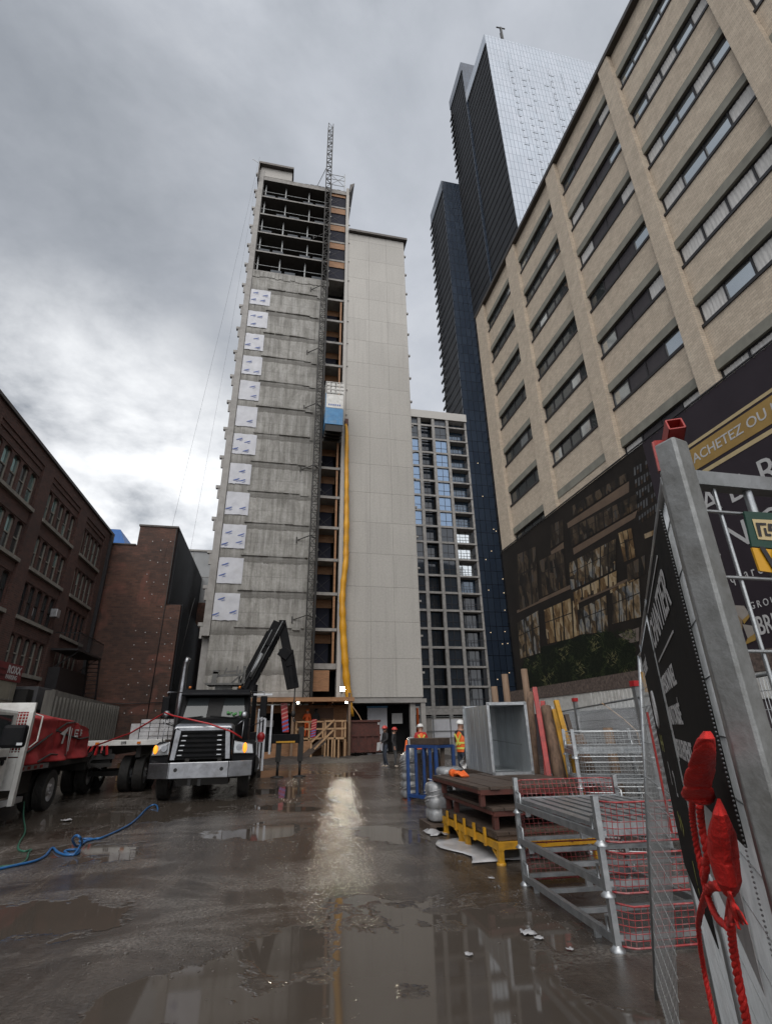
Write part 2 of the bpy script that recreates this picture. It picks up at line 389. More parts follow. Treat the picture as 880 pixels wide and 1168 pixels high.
# ================================================================== ground
def ground_mat():
    m, t, P, N, L = nt('wet_mud_and_gravel')
    tc = N.new('ShaderNodeTexCoord').outputs['Object']
    s = N.new('ShaderNodeSeparateXYZ'); L.new(tc, s.inputs[0])
    wob = noise(N, L, tc, .9, 5, .6, .4); wob2 = noise(N, L, tc, 4.5, 4, .6)
    def pool(cx, cy, rx, ry):
        a = math_(N, L, 'DIVIDE', math_(N, L, 'SUBTRACT', s.outputs[0], cx), rx)
        b = math_(N, L, 'DIVIDE', math_(N, L, 'SUBTRACT', s.outputs[1], cy), ry)
        r = math_(N, L, 'ADD', math_(N, L, 'MULTIPLY', a, a), math_(N, L, 'MULTIPLY', b, b))
        return math_(N, L, 'SUBTRACT', 1.0, r)
    ps = [pool(*p) for p in [(1.25, 4.6, 1.5, 1.5), (.9, 3.0, 1.9, 1.5), (2.0, 9.5, .5, 1.3), (-3.2, 13.2, 2.2, 1.5), (-1.75, 14.3, 1.5, 1.3), (-.4, 4.6, .6, .5), (.0, 10.5, .9, .9), (-2.6, 9.6, .8, .8), (.55, 13.5, .7, .8), (-2.2, 6.4, .9, .7), (.3, 17, .9, 1.6), (.3, 24, 2.2, 2.5), (3.4, 21.5, .8, 1.6)]]
    u = ps[0]
    for p in ps[1:]: u = math_(N, L, 'MAXIMUM', u, p)
    u = math_(N, L, 'MAXIMUM', u, -1.2)
    k = math_(N, L, 'ADD', math_(N, L, 'ADD', math_(N, L, 'MULTIPLY', u, .55), math_(N, L, 'MULTIPLY', math_(N, L, 'SUBTRACT', wob, .5), 3.4)), math_(N, L, 'MULTIPLY', math_(N, L, 'SUBTRACT', wob2, .5), .9))
    puddle = ramp(N, L, math_(N, L, 'ADD', math_(N, L, 'MULTIPLY', k, .5), .5), [(.50, 0.), (.56, 1.)])
    damp = ramp(N, L, math_(N, L, 'ADD', math_(N, L, 'MULTIPLY', k, .5), .5), [(.20, 0.), (.52, 1.)])
    g1 = noise(N, L, tc, 1.6, 10, .72, .8); g2 = noise(N, L, tc, 28, 5, .7); g3 = noise(N, L, tc, 120, 2, .6)
    trk = noise(N, L, vscale(N, L, tc, (3.2, .35, 1)), 1.3, 6, .65, .7)
    slick = noise(N, L, vscale(N, L, tc, (.5, 1.1, 1)), .55, 7, .62, .9)
    mud = ramp(N, L, math_(N, L, 'ADD', math_(N, L, 'MULTIPLY', g1, .6), math_(N, L, 'MULTIPLY', trk, .4)), [(.32, (.022, .0165, .0125)), (.46, (.046, .036, .028)), (.57, (.074, .060, .049)), (.72, (.105, .089, .076))])
    pale = math_(N, L, 'MULTIPLY', ramp(N, L, slick, [(.48, 0.), (.56, 1.)]), ramp(N, L, g2, [(.38, .15), (.58, 1.)]))
    mud = mixc(N, L, math_(N, L, 'MULTIPLY', pale, .8), mud, (.165, .147, .131))
    mud = mixc(N, L, .6, mud, ramp(N, L, g2, [(.3, .30), (.7, .70)]), 'OVERLAY')
    wet = mixc(N, L, math_(N, L, 'MULTIPLY', damp, .45), mud, (.030, .024, .0195))
    water = mixc(N, L, noise(N, L, tc, 1.1, 3), (.060, .049, .040), (.082, .069, .058))
    c = mixc(N, L, puddle, wet, water)
    L.new(c, P.inputs['Base Color'])
    rgh = ramp(N, L, math_(N, L, 'ADD', math_(N, L, 'MULTIPLY', trk, .45), math_(N, L, 'ADD', math_(N, L, 'MULTIPLY', g1, .35), math_(N, L, 'MULTIPLY', g2, .2))), [(.43, .016), (.50, .05), (.58, .28)])
    rg = math_(N, L, 'MULTIPLY', rgh, math_(N, L, 'SUBTRACT', 1.15, math_(N, L, 'MULTIPLY', damp, .6)))
    r = N.new('ShaderNodeMix'); r.data_type = 'FLOAT'; L.new(puddle, r.inputs[0]); L.new(rg, r.inputs[2]); r.inputs[3].default_value = .045
    L.new(r.outputs[0], P.inputs['Roughness'])
    P.inputs['IOR'].default_value = 1.36
    hgt = math_(N, L, 'ADD', math_(N, L, 'ADD', math_(N, L, 'MULTIPLY', g1, .8), math_(N, L, 'MULTIPLY', trk, .6)), math_(N, L, 'ADD', math_(N, L, 'MULTIPLY', g2, .34), math_(N, L, 'MULTIPLY', g3, .10)))
    hgt = math_(N, L, 'MULTIPLY', hgt, math_(N, L, 'SUBTRACT', 1.0, puddle))
    rip = math_(N, L, 'MULTIPLY', noise(N, L, tc, 3.0, 2, .5), .010)
    L.new(bumpn(N, L, math_(N, L, 'ADD', hgt, rip), .23, .05), P.inputs['Normal'])
    return m
MT['ground'] = ground_mat()
g = MB()
xs = [-1500, -200, -60] + [-30 + i * 1.0 for i in range(61)] + [60, 200, 1500]
ys = [-1500, -200, -40] + [-8 + i * 1.0 for i in range(69)] + [90, 200, 600, 2000]
rows = []
for y in ys:
    rows.append([(x, y, 0.0) for x in xs])
g.grid(rows)
tag(g.build('ground', MT['ground'], base=(0, 0, 0)), 'wet brown mud and gravel lot with shallow puddles', None, None, 'structure')
# ================================================================== renovated tower (Y = 40)
TY = 40.0
def concrete_mat():
    m, t, P, N, L = nt('stained_wall_concrete')
    uv, tc, s = wall_uv(N, L)
    big = noise(N, L, tc, .35, 9, .72, .6)
    st = noise(N, L, vscale(N, L, tc, (1.6, 1.6, .14)), 1.6, 8, .7, .3)
    fine = noise(N, L, tc, 5, 8, .75)
    c = ramp(N, L, big, [(.3, (.135, .13, .118)), (.5, (.235, .228, .21)), (.68, (.36, .352, .33))])
    c = mixc(N, L, ramp(N, L, st, [(.45, 0.), (.70, .65)]), c, (.44, .435, .42))
    c = mixc(N, L, ramp(N, L, st, [(.25, .85), (.46, 0.)]), c, (.10, .098, .09))
    c = mixc(N, L, .55, c, ramp(N, L, fine, [(.25, .25), (.75, .75)]), 'OVERLAY')
    # dark ragged band at each old slab line (storey 2.86 m)
    zz = math_(N, L, 'ADD', s.outputs[2], math_(N, L, 'MULTIPLY', noise(N, L, tc, 1.4, 6, .7), .5))
    fr = math_(N, L, 'FRACT', math_(N, L, 'DIVIDE', math_(N, L, 'SUBTRACT', zz, 8.55), 2.86))
    band = ramp(N, L, fr, [(.0, 1.), (.05, .9), (.16, .45), (.32, 0.)])
    c = mixc(N, L, math_(N, L, 'MULTIPLY', band, ramp(N, L, fine, [(.35, .45), (.55, 1.)])), c, (.115, .11, .10))
    b = N.new('ShaderNodeTexBrick'); L.new(uv, b.inputs['Vector']); b.offset = 0
    b.inputs['Color1'].default_value = b.inputs['Color2'].default_value = (1, 1, 1, 1); b.inputs['Mortar'].default_value = (0, 0, 0, 1)
    b.inputs['Scale'].default_value = 1; b.inputs['Brick Width'].default_value = 1.22; b.inputs['Row Height'].default_value = 1.43; b.inputs['Mortar Size'].default_value = .018
    c = mixc(N, L, math_(N, L, 'MULTIPLY', b.outputs['Fac'], .42), c, (.11, .105, .10))
    L.new(c, P.inputs['Base Color']); P.inputs['Roughness'].default_value = .85
    h = math_(N, L, 'SUBTRACT', math_(N, L, 'MULTIPLY', fine, .5), b.outputs['Fac'])
    L.new(bumpn(N, L, h, .5, .03), P.inputs['Normal'])
    return m
MT['towerconc'] = concrete_mat()
tower = thing('renovated_tower', 'tall half stripped concrete tower with open upper floors and pale clad wing', 'building', (3, TY, 0))
F = 2.86
zf = [45.55 + F * i for i in range(6)]            # open floors 45.55 .. 59.85
mb = MB()
mb.box(-4.86, 2.66, TY, TY + 17, 0, 45.5)
# ragged ledges at the old slab lines
r = random.Random(3)
for i in range(13):
    z = 8.95 + F * i
    x = -3.2
    while x < 1.9:
        w = r.uniform(.5, 1.3); x1 = min(x + w, 2.05)
        dz = -.35 * max(0, (x - .6)) / 1.4 if r.random() < .8 else 0
        mb.box(x, x1, TY - r.uniform(.05, .14), TY, z + dz - .07, z + dz + r.uniform(.03, .09)); x = x1 + r.choice((0, 0, .1))
# broken edge under the open floors
x = -4.86
while x < 2.6:
    w = r.uniform(.25, .5); mb.box(x, x + w - .03, TY - .06, TY, 44.75 + r.uniform(-.15, .1), 45.5 + r.uniform(-.05, 0)); x += w
mb.build('concrete_wall', MT['towerconc'], tower)
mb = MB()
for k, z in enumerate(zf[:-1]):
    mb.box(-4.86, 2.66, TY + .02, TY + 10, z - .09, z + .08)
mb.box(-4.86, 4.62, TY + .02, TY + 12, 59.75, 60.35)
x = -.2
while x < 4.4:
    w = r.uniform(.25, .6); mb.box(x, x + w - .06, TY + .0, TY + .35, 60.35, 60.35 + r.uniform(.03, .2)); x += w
mb.each('floor_slab', mat('shaded_raw_soffit', (.085, .083, .08), (.06, .058, .056), 2, .85, 0, .2), tower)  # soffit shade put into the slab colour; slab edges keep the lighter concrete
mb = MB()
for k, z in enumerate(zf[:-1]): mb.box(-4.86, 2.66, TY - .03, TY + .017, z - .09, z + .08)
mb.box(-4.86, 4.62, TY - .03, TY + .017, 59.75, 60.35)
mb.each('slab_edge', MT['slab'], tower)
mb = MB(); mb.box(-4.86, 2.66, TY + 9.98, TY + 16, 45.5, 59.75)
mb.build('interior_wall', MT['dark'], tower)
mb = MB()
for k, z in enumerate(zf[:-1]):
    off = (.0, .25, .1, .3, .05)[4 - k]
    for x in (-4.55, -1.9 + off * .3 - .4, .35 + off * .5):
        mb.box(x - .06, x + .06, TY + .5, TY + .62, z + .08, z + F - .09)
    for x in (-4.2, -2.6, -.9, .9, 2.2):
        mb.box(x - .03, x + .03, TY + 3.6, TY + 3.7, z + .08, z + F - .09)
mb.each('shoring_post', MT['galv_dull'], tower)
mb = MB()
for k, z in enumerate(zf[:-1]):
    for zz in (1.05,): mb.bar((-4.8, TY + .16, z + zz), (2.6, TY + .16, z + zz), .04)
    for i in range(0): mb.bar((-4.7 + i * 1.42, TY + .16, z + .08), (-4.7 + i * 1.42, TY + .16, z + 1.1), .05)
mb.build('guard_rail', MT['galv_dull'], tower)
mb = MB()
for k, z in enumerate(zf[:-1]):
    for i in range(5):
        if (i + k) % 3: mb.box(-4.55 + i * 1.42, -3.45 + i * 1.42, TY + .24, TY + .27, z + .1, z + .7)
mb.each('debris_netting', mat('dark_netting', (.05, .06, .075), (.035, .042, .05), 3, .7, 0, 0), tower)
# pale edge strip with brackets up the left side, parapet cap
mb = MB()
mb.box(-5.42, -4.88, TY - .12, TY + .5, 8.2, 61.2)
mb.box(-5.42, -4.88, TY + .5, TY + 17, 0, 60.3)
for i in range(19):
    z = 8.9 + F * i
    mb.box(-5.78, -5.42, TY - .08, TY + .25, z, z + .28)
    mb.box(-5.60, -5.42, TY - .05, TY + .15, z - .9, z)
mb.build('edge_strip', MT['conc_trim'], tower, bevel=.02)
mb = MB(); mb.box(-5.30, -1.75, TY - .05, TY + 5, 60.35, 61.85)
mb.build('parapet', MT['paleconc'], tower)
mb = MB(); mb.box(-5.55, -1.6, TY - .5, TY + 5.2, 61.85, 62.15)
mb.prism([(5.02, TY - .4, 59.8), (5.55, TY - .4, 61.6), (5.02, TY - .4, 61.2)], (0, 6, 0))
mb.box(-5.56, -5.44, TY - .45, TY + 12, 59.3, 61.85)
mb.build('roof_flashing', MT['roofdark'], tower)
mb = MB(); mb.bar((-6.3, TY - .5, 62.2), (-5.4, TY - .2, 62.1), .05); mb.build('davit_arm', MT['alu'], tower)
# white wrapped boards in the old window openings
for i in range(12):
    pr_ = random.Random(90 + i)
    zb = 9.42 + 2.865 * i + pr_.uniform(-.06, .06); zt = zb + (2.2 if i < 2 else 2.05) + pr_.uniform(-.14, .10)
    x0, x1 = -4.86 + .0, -2.98 + pr_.uniform(-.16, .12)
    q = MB(); rows = []
    for j in range(8):
        rows.append([(x0 + .03 + (x1 - x0 - .03) * k / 8 + (.02 * pr_.uniform(-1, 1) if 0 < k < 8 else 0), TY - .035 - .05 * pr_.random() * (0 < k < 8), zb + (zt - zb) * j / 7 + .025 * pr_.uniform(-1, 1)) for k in range(9)])
    q.grid(rows)
    q.box(x0 + .03, x1 - .01, TY - .03, TY - .002, zb + .03, zt - .03)
    p = q.build('insulation_panel', MT['whiteboard'], tower)
    q = MB(); rr = random.Random(40 + i)
    for (fx, fz) in ((rr.uniform(.2, .4), rr.uniform(.68, .85)), (rr.uniform(.15, .35), rr.uniform(.15, .35)), (rr.uniform(.6, .8), rr.uniform(.15, .35)), (rr.uniform(.6, .8), rr.uniform(.6, .8))):
        if rr.random() < .25: continue
        cx = x0 + (x1 - x0) * fx + rr.uniform(-.08, .08); cz = zb + (zt - zb) * fz + rr.uniform(-.08, .08)
        for (dx, dz, a, b) in ((0, 0, .30, .05), (.14, -.13, .17, .022)):
            pts = []
            for j in range(10):
                th = 2 * PI * j / 10; u = a * math.cos(th); v = b * math.sin(th) * (1 + .3 * math.sin(3 * th))
                pts.append((cx + dx + u * .93 - v * .37, TY - .09, cz + dz + u * .37 + v * .93))
            q.poly(pts)
    q.build('printed_mark', MT['blueink'], p)
# hoist bay: recess with a floor per storey, plywood, dark doors
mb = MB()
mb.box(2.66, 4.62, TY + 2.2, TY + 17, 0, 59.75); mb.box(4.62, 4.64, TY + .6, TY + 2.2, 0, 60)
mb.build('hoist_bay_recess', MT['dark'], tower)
nb = 19
mb = MB()
for i in range(nb):
    z = 6.0 + F * i
    mb.box(2.67, 4.6, TY + .05, TY + 2.19, z - .12, z + (.12 if i else .3))
mb.each('landing_slab', MT['slab'], tower)
pl = MB(); dr = MB(); st = MB(); kn = MB()
for i in range(nb):
    z = 6.0 + F * i + .12
    if i == 13: continue
    if i > 13:
        pl.box(2.70, 4.58, TY + .10, TY + .16, z + 1.75, z + 2.60); dr.box(2.70, 4.58, TY + .18, TY + .22, z + .02, z + 1.74)
        kn.box(2.86, 2.98, TY + .12, TY + .18, z + 1.0, z + 1.2)
    else:
        pl.box(2.7, 4.3, TY + 1.5, TY + 1.56, z + 1.9, z + 2.60); dr.box(2.72, 4.1, TY + 1.48, TY + 1.55, z, z + 1.88)
        pl.box(4.25, 4.42, TY + .12, TY + .24, z, z + 2.6)
        kn.box(2.92, 3.04, TY + 1.40, TY + 1.47, z + 1.1, z + 1.3)
    yy = TY + (.17 if i > 13 else 1.44)
    st.bar((2.75, yy, z + .3), (4.05, yy, z + 1.5), .025); st.bar((2.75, yy, z + 1.5), (4.05, yy, z + .3), .025)
pl.box(2.75, 4.1, TY + .06, TY + .12, 4.3, 5.8)
pl.each('plywood_infill', MT['ply'], tower); dr.each('landing_door', MT['navy'], tower); st.build('door_brace', MT['frame'], tower); kn.each('door_sign', MT['letter'], tower)
mb = MB(); mb.box(4.64, 4.97, TY - .12, TY + .6, 3.6, 60.9)
for i in range(19): mb.box(4.97, 5.12, TY - .1, TY + .06, 8.9 + F * i, 9.0 + F * i)
mb.build('corner_column', MT['paleconc'], tower, bevel=.015)
# pale clad wing
def clad_mat():
    m, t, P, N, L = nt('pale_aggregate_cladding')
    uv, tc, s_ = wall_uv(N, L)
    sp = noise(N, L, tc, 7, 8, .8); big = noise(N, L, tc, .16, 5, .6); st = noise(N, L, vscale(N, L, tc, (1.4, 1.4, .06)), 1.5, 7, .7)
    b = N.new('ShaderNodeTexBrick'); b.offset = 0; mp_ = N.new('ShaderNodeMapping'); mp_.inputs['Location'].default_value = (-42.14, -.99, 0); L.new(uv, mp_.inputs['Vector']); L.new(mp_.outputs[0], b.inputs['Vector'])
    b.inputs['Scale'].default_value = 1; b.inputs['Brick Width'].default_value = 2.12; b.inputs['Row Height'].default_value = 2.86; b.inputs['Mortar Size'].default_value = 0
    b.inputs['Color1'].default_value = (.455, .44, .412, 1); b.inputs['Color2'].default_value = (.405, .392, .368, 1)
    c = mixc(N, L, ramp(N, L, big, [(.35, 0.), (.7, .5)]), b.outputs['Color'], (.345, .335, .315))
    c = mixc(N, L, ramp(N, L, st, [(.52, 0.), (.75, .55)]), c, (.27, .26, .245))
    c = mixc(N, L, .5, c, ramp(N, L, sp, [(.3, .33), (.7, .67)]), 'OVERLAY')
    L.new(c, P.inputs['Base Color']); P.inputs['Roughness'].default_value = .85; L.new(bumpn(N, L, sp, .3, .02), P.inputs['Normal']); return m
MT['clad'] = clad_mat()
mb = MB(); mb.box(4.99, 11.32, TY + .08, TY + 17, 3.75, 53.5); mb.build('wing_core', MT['conc_trim'], tower)
mb = MB(); cols = [4.99, 7.30, 9.28, 11.34]
zz = 3.85; k = 0
while zz < 53.3:
    z1 = min(zz + F, 53.5)
    for a, b in zip(cols[:-1], cols[1:]): mb.box(a + .006, b - .006, TY, TY + .079, zz + .008, z1 - .008)
    zz = z1
mb.box(11.342, 11.40, TY + .03, TY + 17, 3.85, 53.5)
mb.build('cladding_panel', MT['clad'], tower)
mb = MB(); mb.box(4.99, 11.75, TY - .35, TY + 17, 53.55, 53.85); mb.build('wing_cornice', MT['roofdark'], tower)
mb = MB()
for i in range(17): mb.box(11.401, 11.62, TY + .1, TY + .35, 5.6 + F * i, 5.75 + F * i)
mb.each('wall_bracket', MT['conc_trim'], tower)
mb = MB(); mb.box(4.99, 11.6, TY - .15, TY + 3, 3.45, 3.74); mb.box(-5.4, 2.6, TY - .05, TY - .0, 3.9, 4.15); mb.each('soffit_beam', MT['conc_trim'], tower)
mb = MB(); mb.box(10.35, 10.75, TY + .1, TY + .5, 0, 3.45); mb.box(11.15, 11.5, TY - .1, TY + .3, 0, 3.45); mb.box(5.2, 5.6, TY + .2, TY + .6, 0, 3.45)
mb.each('ground_floor_column', MT['conc_trim'], tower)
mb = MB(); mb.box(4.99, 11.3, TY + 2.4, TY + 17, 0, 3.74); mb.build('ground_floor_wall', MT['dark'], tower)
mb = MB(); mb.box(7.3, 8.85, TY + 1.6, TY + 1.7, .1, 3.15)
for i in range(1, 4): mb.box(7.3 + i * .39 - .01, 7.3 + i * .39 + .01, TY + 1.58, TY + 1.6, .1, 3.15)
mb.build('white_door', MT['whiteboard'], tower)
mb = MB(); mb.box(9.25, 10.1, TY + 1.7, TY + 1.74, 2.0, 2.75); mb.build('notice_board', MT['letter'], tower)
mb = MB(); mb.box(7.25, 8.9, TY + 1.55, TY + 1.72, 3.16, 3.3); mb.build('door_header', MT['bluecage'], tower)
# ---------------- hoist mast and cabin, chute
hm = thing('hoist_mast', 'slender steel lattice mast rising past the roof on the front of the concrete tower', 'hoist mast', (2.4, 39.2, 0))
mb = MB(); a, b, c0, c1 = 2.15, 2.72, 38.95, 39.5
for x in (a, b):
    for y in (c0, c1): mb.bar((x, y, 0), (x, y, 71), .075)
z = .5; k = 0
while z < 70.5:
    for (p, q) in (((a, c0), (b, c0)), ((b, c0), (b, c1)), ((b, c1), (a, c1)), ((a, c1), (a, c0))):
        mb.bar((p[0], p[1], z), (q[0], q[1], z), .04)
        if k % 2: p, q = q, p
        mb.bar((p[0], p[1], z), (q[0], q[1], z + .75), .035)
    z += .75; k += 1
mb.bar((2.80, 39.2, 0), (2.80, 39.2, 60), .09)
mb.build('mast_lattice', MT['darksteel'], hm)
for i, z in enumerate((9.8, 16.4, 23, 29.5, 36, 44.3, 52)):
    q = MB(); q.bar((2.1, 39.5, z), (1.2, TY - .02, z - .25), .06); q.bar((2.15, 39.5, z + .05), (2.7, TY + .1, z), .06); q.bar((1.1, TY - .05, z - .5), (1.1, TY - .05, z), .09)
    q.build('wall_tie', MT['darksteel'], hm)
q = MB()
q.bar((1.0, TY + .5, 60.4), (2.2, 39.3, 63.2), .06)
for z in (61.2, 62.2, 63.0): q.bar((2.75, TY, z), (4.4, TY, z), .05)
q.bar((4.4, TY, 60.4), (4.4, TY, 63.4), .09); q.bar((2.75, TY, 61.2), (4.4, TY, 63.0), .04); q.bar((2.75, TY, 63.0), (4.4, TY, 61.2), .04)
q.build('top_brace', MT['galv_dull'], hm)
hc = thing('hoist_cabin', 'blue and white hoist cabin stopped halfway up the lattice mast', 'hoist cabin', (3.6, 38.6, 25.8))
x0, x1, y0, y1 = 2.92, 4.50, 37.75, 39.85
q = MB(); q.box(x0, x1, y0, y1, 26.3, 28.0); q.build('cabin_lower_panel', MT['bluecage'], hc, bevel=.03)
q = MB(); q.box(x0, x1, y0, y1, 28.01, 29.5); q.build('cabin_upper_panel', MT['white'], hc, bevel=.03)
q = MB()
for i in range(7): q.box(x0 - .02, x0 + .03, y0 - .03 + 0, y0 + .02, 26.3, 29.5) if i == 0 else q.box(x0 + i * .23, x0 + i * .23 + .03, y0 - .025, y0, 26.3, 28.0)
q.build('panel_rib', MT['bluecage'], hc)
q = MB()
for i in range(6): q.box(x0 + .25 + i * .19, x0 + .37 + i * .19, y0 - .012, y0 - .002, 28.25, 28.42)
q.build('panel_lettering', MT['blueink'], hc)
q = MB()
for z in (29.6, 30.0, 30.4, 30.8):
    for (p, s_) in (((x0, y0), (x1, y0)), ((x1, y0), (x1, y1)), ((x0, y0), (x0, y1)), ((x0, y1), (x1, y1))): q.bar((*p, z), (*s_, z), .05)
for i in range(6):
    x = x0 + (x1 - x0) * i / 5; q.bar((x, y0, 29.5), (x, y0, 30.8), .05)
for i in range(4):
    for (zz) in (29.62, 30.02, 30.42): q.box(x0 + .08 + i * .4, x0 + .42 + i * .4, y0 + .02, y0 + .03, zz + .06, zz + .3)
q.build('roof_guard_rail', MT['white'], hc)
q = MB(); q.box(x0 + .05, x1 - .05, y0 + .05, y1 - .05, 25.85, 26.29)
for i in range(4): q.box(x0 + .0, x1, y0 + i * .55, y0 + i * .55 + .12, 25.6, 25.849)
q.build('underframe', MT['darksteel'], hc)
ch = thing('debris_chute', 'long yellow plastic chute hanging down the pale tower wall right of the hoist', 'chute', (5, 39.6, 0))
q = MB(); pts = []
path = [(4.98, 27.6, .10), (5.08, 26.8, .16), (5.1, 24, .19), (5.16, 20, .2), (5.18, 17.4, .23), (5.18, 14.5, .24), (5.0, 12.5, .23), (4.93, 11, .25), (5.02, 9, .26), (5.2, 6.6, .27), (5.36, 5, .27), (5.62, 3.4, .22), (5.85, 2.5, .07)]
P2 = []
for (p, q2) in zip(path[:-1], path[1:]):
    n = max(2, int((p[1] - q2[1]) / .25))
    for i in range(n):
        t = i / n; P2.append([p[j] + (q2[j] - p[j]) * t for j in range(3)])
P2.append(list(path[-1])); rr = random.Random(5)
q.tube([(x, 39.55 + .04 * math.sin(z * 1.7), z) for x, z, rad in P2], [rad * (1 + .10 * math.sin(z * 5.1) + rr.uniform(-.05, .05)) for x, z, rad in P2], 10)
q.build('chute_sleeve', MT['chute'], ch)
q = MB(); q.box(4.9, 5.2, 39.5, 39.9, 27.6, 28.2); q.build('chute_hopper', MT['rustred'], ch)
q = MB(); q.tube([(5.8, 39.4, 3.2), (6.1, 38.5, 2.6), (6.5, 37.6, 1.6), (6.75, 37, .6), (6.8, 36.8, .2)], .03, 6); q.build('tail_rope', MT['lumber'], ch)
# ================================================================== beige brick building on the right (face X = 17.5)
MT['beige'] = brick('beige_brick', (.55, .465, .365), (.46, .385, .30), (.37, .325, .27), .30, .12, .85, damt=.18, dirt=(.28, .21, .15))
MT['lintel'] = mat('grey_green_lintel_concrete', (.235, .23, .195), (.18, .178, .15), 1.2, .8, 0, .3, 18, (.10, .1, .085), .8, .5)
bb = thing('beige_brick_building', 'large beige brick building with long strip windows on the right of the lot', 'building', (28, 12, 0))
BX = 17.5
bays = [(28.6, 33.8), (21.55, 27.1), (14.85, 20.4), (8.55, 13.95), (1.75, 7.5), (-5.2, .7), (-12, -6.3)]
pil = [(33.8, 35.6), (27.1, 28.6), (20.4, 21.55), (13.95, 14.85), (7.5, 8.55), (.7, 1.75), (-6.3, -5.2), (-14, -12)]
tops = [15.3 + 3.57 * i for i in range(7)]
WH = 1.12; LT = .5
mb = MB()
mb.box(BX + .45, 45, -14, 35.6, 0, 39.0)
for (a, b) in bays:
    edges = [0.0]
    for zt in tops: edges += [zt - WH - .16, zt + LT]
    edges.append(38.9)
    for i in range(0, len(edges), 2): mb.box(BX, BX + .45, a, b, edges[i], edges[i + 1])
mb.build('brick_wall', MT['beige'], bb)
mb = MB()
for (a, b) in pil: mb.box(BX - .28, BX + .45, a, b, 0, 38.9)
mb.each('pilaster', MT['beige'], bb)
mb = MB()
for bi, (a, b) in enumerate(bays):
    for ti, zt in enumerate(tops): mb.box(BX - .035, BX + .45, a, b, zt + .002, zt + LT - .002)
mb.each('lintel', MT['lintel'], bb)
mb = MB(); mb.box(BX - .36, 45.2, -14.2, 35.75, 38.91, 39.2); mb.build('coping', MT['roofdark'], bb)
mb = MB(); mb.tube([(BX - .3, y, 39.3 + .05 * math.sin(y)) for y in [34 - i * 3 for i in range(15)]], .02, 5); mb.build('roof_cable', MT['cable'], bb)
rr = random.Random(11)
def strip_window(a, b, zt, kinds):
    fr = MB(); z0 = zt - WH
    fr.box(BX - .06, BX + .30, a, b, z0 - .158, z0 + .0)                     # dark sill
    fr.box(BX + .12, BX + .22, a, b, zt - .07, zt)
    n = len(kinds); w = (b - a) / n
    for i in range(n + 1):
        y = min(max(a + w * i, a + .04), b - .04); fr.box(BX + .12, BX + .22, y - .04, y + .04, z0, zt - .07)
    f = fr.build('window', MT['frame'], bb)
    gl = MB(); dk = MB(); cu = MB(); pale = MB()
    for i, k in enumerate(kinds):
        y0 = a + w * i + .04; y1 = a + w * (i + 1) - .04
        if k == 'd': dk.box(BX + .16, BX + .19, y0, y1, z0, zt - .07)
        elif k == 'p': pale.box(BX + .17, BX + .19, y0, y1, z0, zt - .07)
        elif k == 'c':
            cols = []
            for j in range(25):
                y = y0 + (y1 - y0) * j / 24
                x = BX + .165 + .014 * math.sin(j * 1.9) + .004 * math.sin(j * 5)
                cols.append([(x, y, z0), (x + .004, y, zt - .07)])
            cu.grid(cols)
        else: gl.box(BX + .17, BX + .19, y0, y1, z0, zt - .07)
    if gl.v: gl.build('pane', MT['glass'], f)
    if pale.v: pale.build('pane', MT['glass_pale'], f)
    if dk.v: dk.build('dark_panel', MT['panel_dark'], f)
    if cu.v: cu.build('curtain', MT['curtain'], f)
for bi, (a, b) in enumerate(bays[:6]):
    for ti, zt in enumerate(tops):
        if ti == 0 and bi == 1: 
            continue
        if bi == 0: k = [rr.choice('ggpg') for _ in range(4)]
        elif bi == 1: k = [rr.choice('gggpg') for _ in range(5)]
        elif bi == 2: k = ['p' if ti % 2 else 'c', 'd', 'd', rr.choice('gpc')]
        elif bi == 3: k = [rr.choice('pppc') for _ in range(5)] if ti > 3 else [rr.choice('cccp') for _ in range(4)]
        else: k = [rr.choice('ppc') for _ in range(5)]
        if bi == 2: k = [k[0], k[1], k[2], k[3]]
        strip_window(a, b, zt, k)
a, b = bays[1]; q = MB(); q.box(BX + .0, BX + .45, a, b, tops[0] - WH - .158, tops[0]); q.build('blocked_opening', MT['beige'], bb)
# ---------------- banners hung on its wall
phb = thing('photo_banner', 'huge dark banner printed with a night view of shop fronts and shrubs', 'banner', (BX - .32, 27, 4))
BP = BX - .36
split = 18.6
q = MB()
pts = [(BP, 35.55, 14.45), (BP, split, 14.45), (BP, split, 4.6)]
n = 14
for i in range(n + 1):
    y = split + (35.55 - split) * i / n
    pts.append((BP, y, 3.55 + .75 * ((1 - i / n) - .35) ** 2 - .0))
q.prism(pts, (.05, 0, 0)); q.build('banner_sheet', mat('dark_banner_print', (.013, .011, .010), (.024, .020, .017), .5, .65, 0, .04, 2, spec=.15), phb)
def bpt(x, y): 
    p = at(570 + x / 4.17, 520 + y / 4.17, X=BP - .006); return (BP - .006, p.y, p.z)
def patches(mbx, lst, off=0.0):
    for pl_ in lst:
        pts = [bpt(*p) for p in pl_]; mbx.poly([(p[0] - off, p[1], p[2]) for p in pts])
q = MB()
patches(q, [[(318, 320), (612, 120), (612, 172), (322, 345)], [(345, 440), (652, 258), (640, 295), (350, 470)], [(240, 455), (300, 410), (303, 440), (245, 478)],
            [(80, 735), (335, 612), (335, 632), (80, 748)], [(360, 690), (660, 560), (660, 575), (360, 705)]])
q.build('balcony_print', mat('tan_print', (.13, .085, .055), (.09, .06, .04), .8, .55, 0, 0), phb)
wl = []; wl2 = []; wd = []; r2 = random.Random(4)
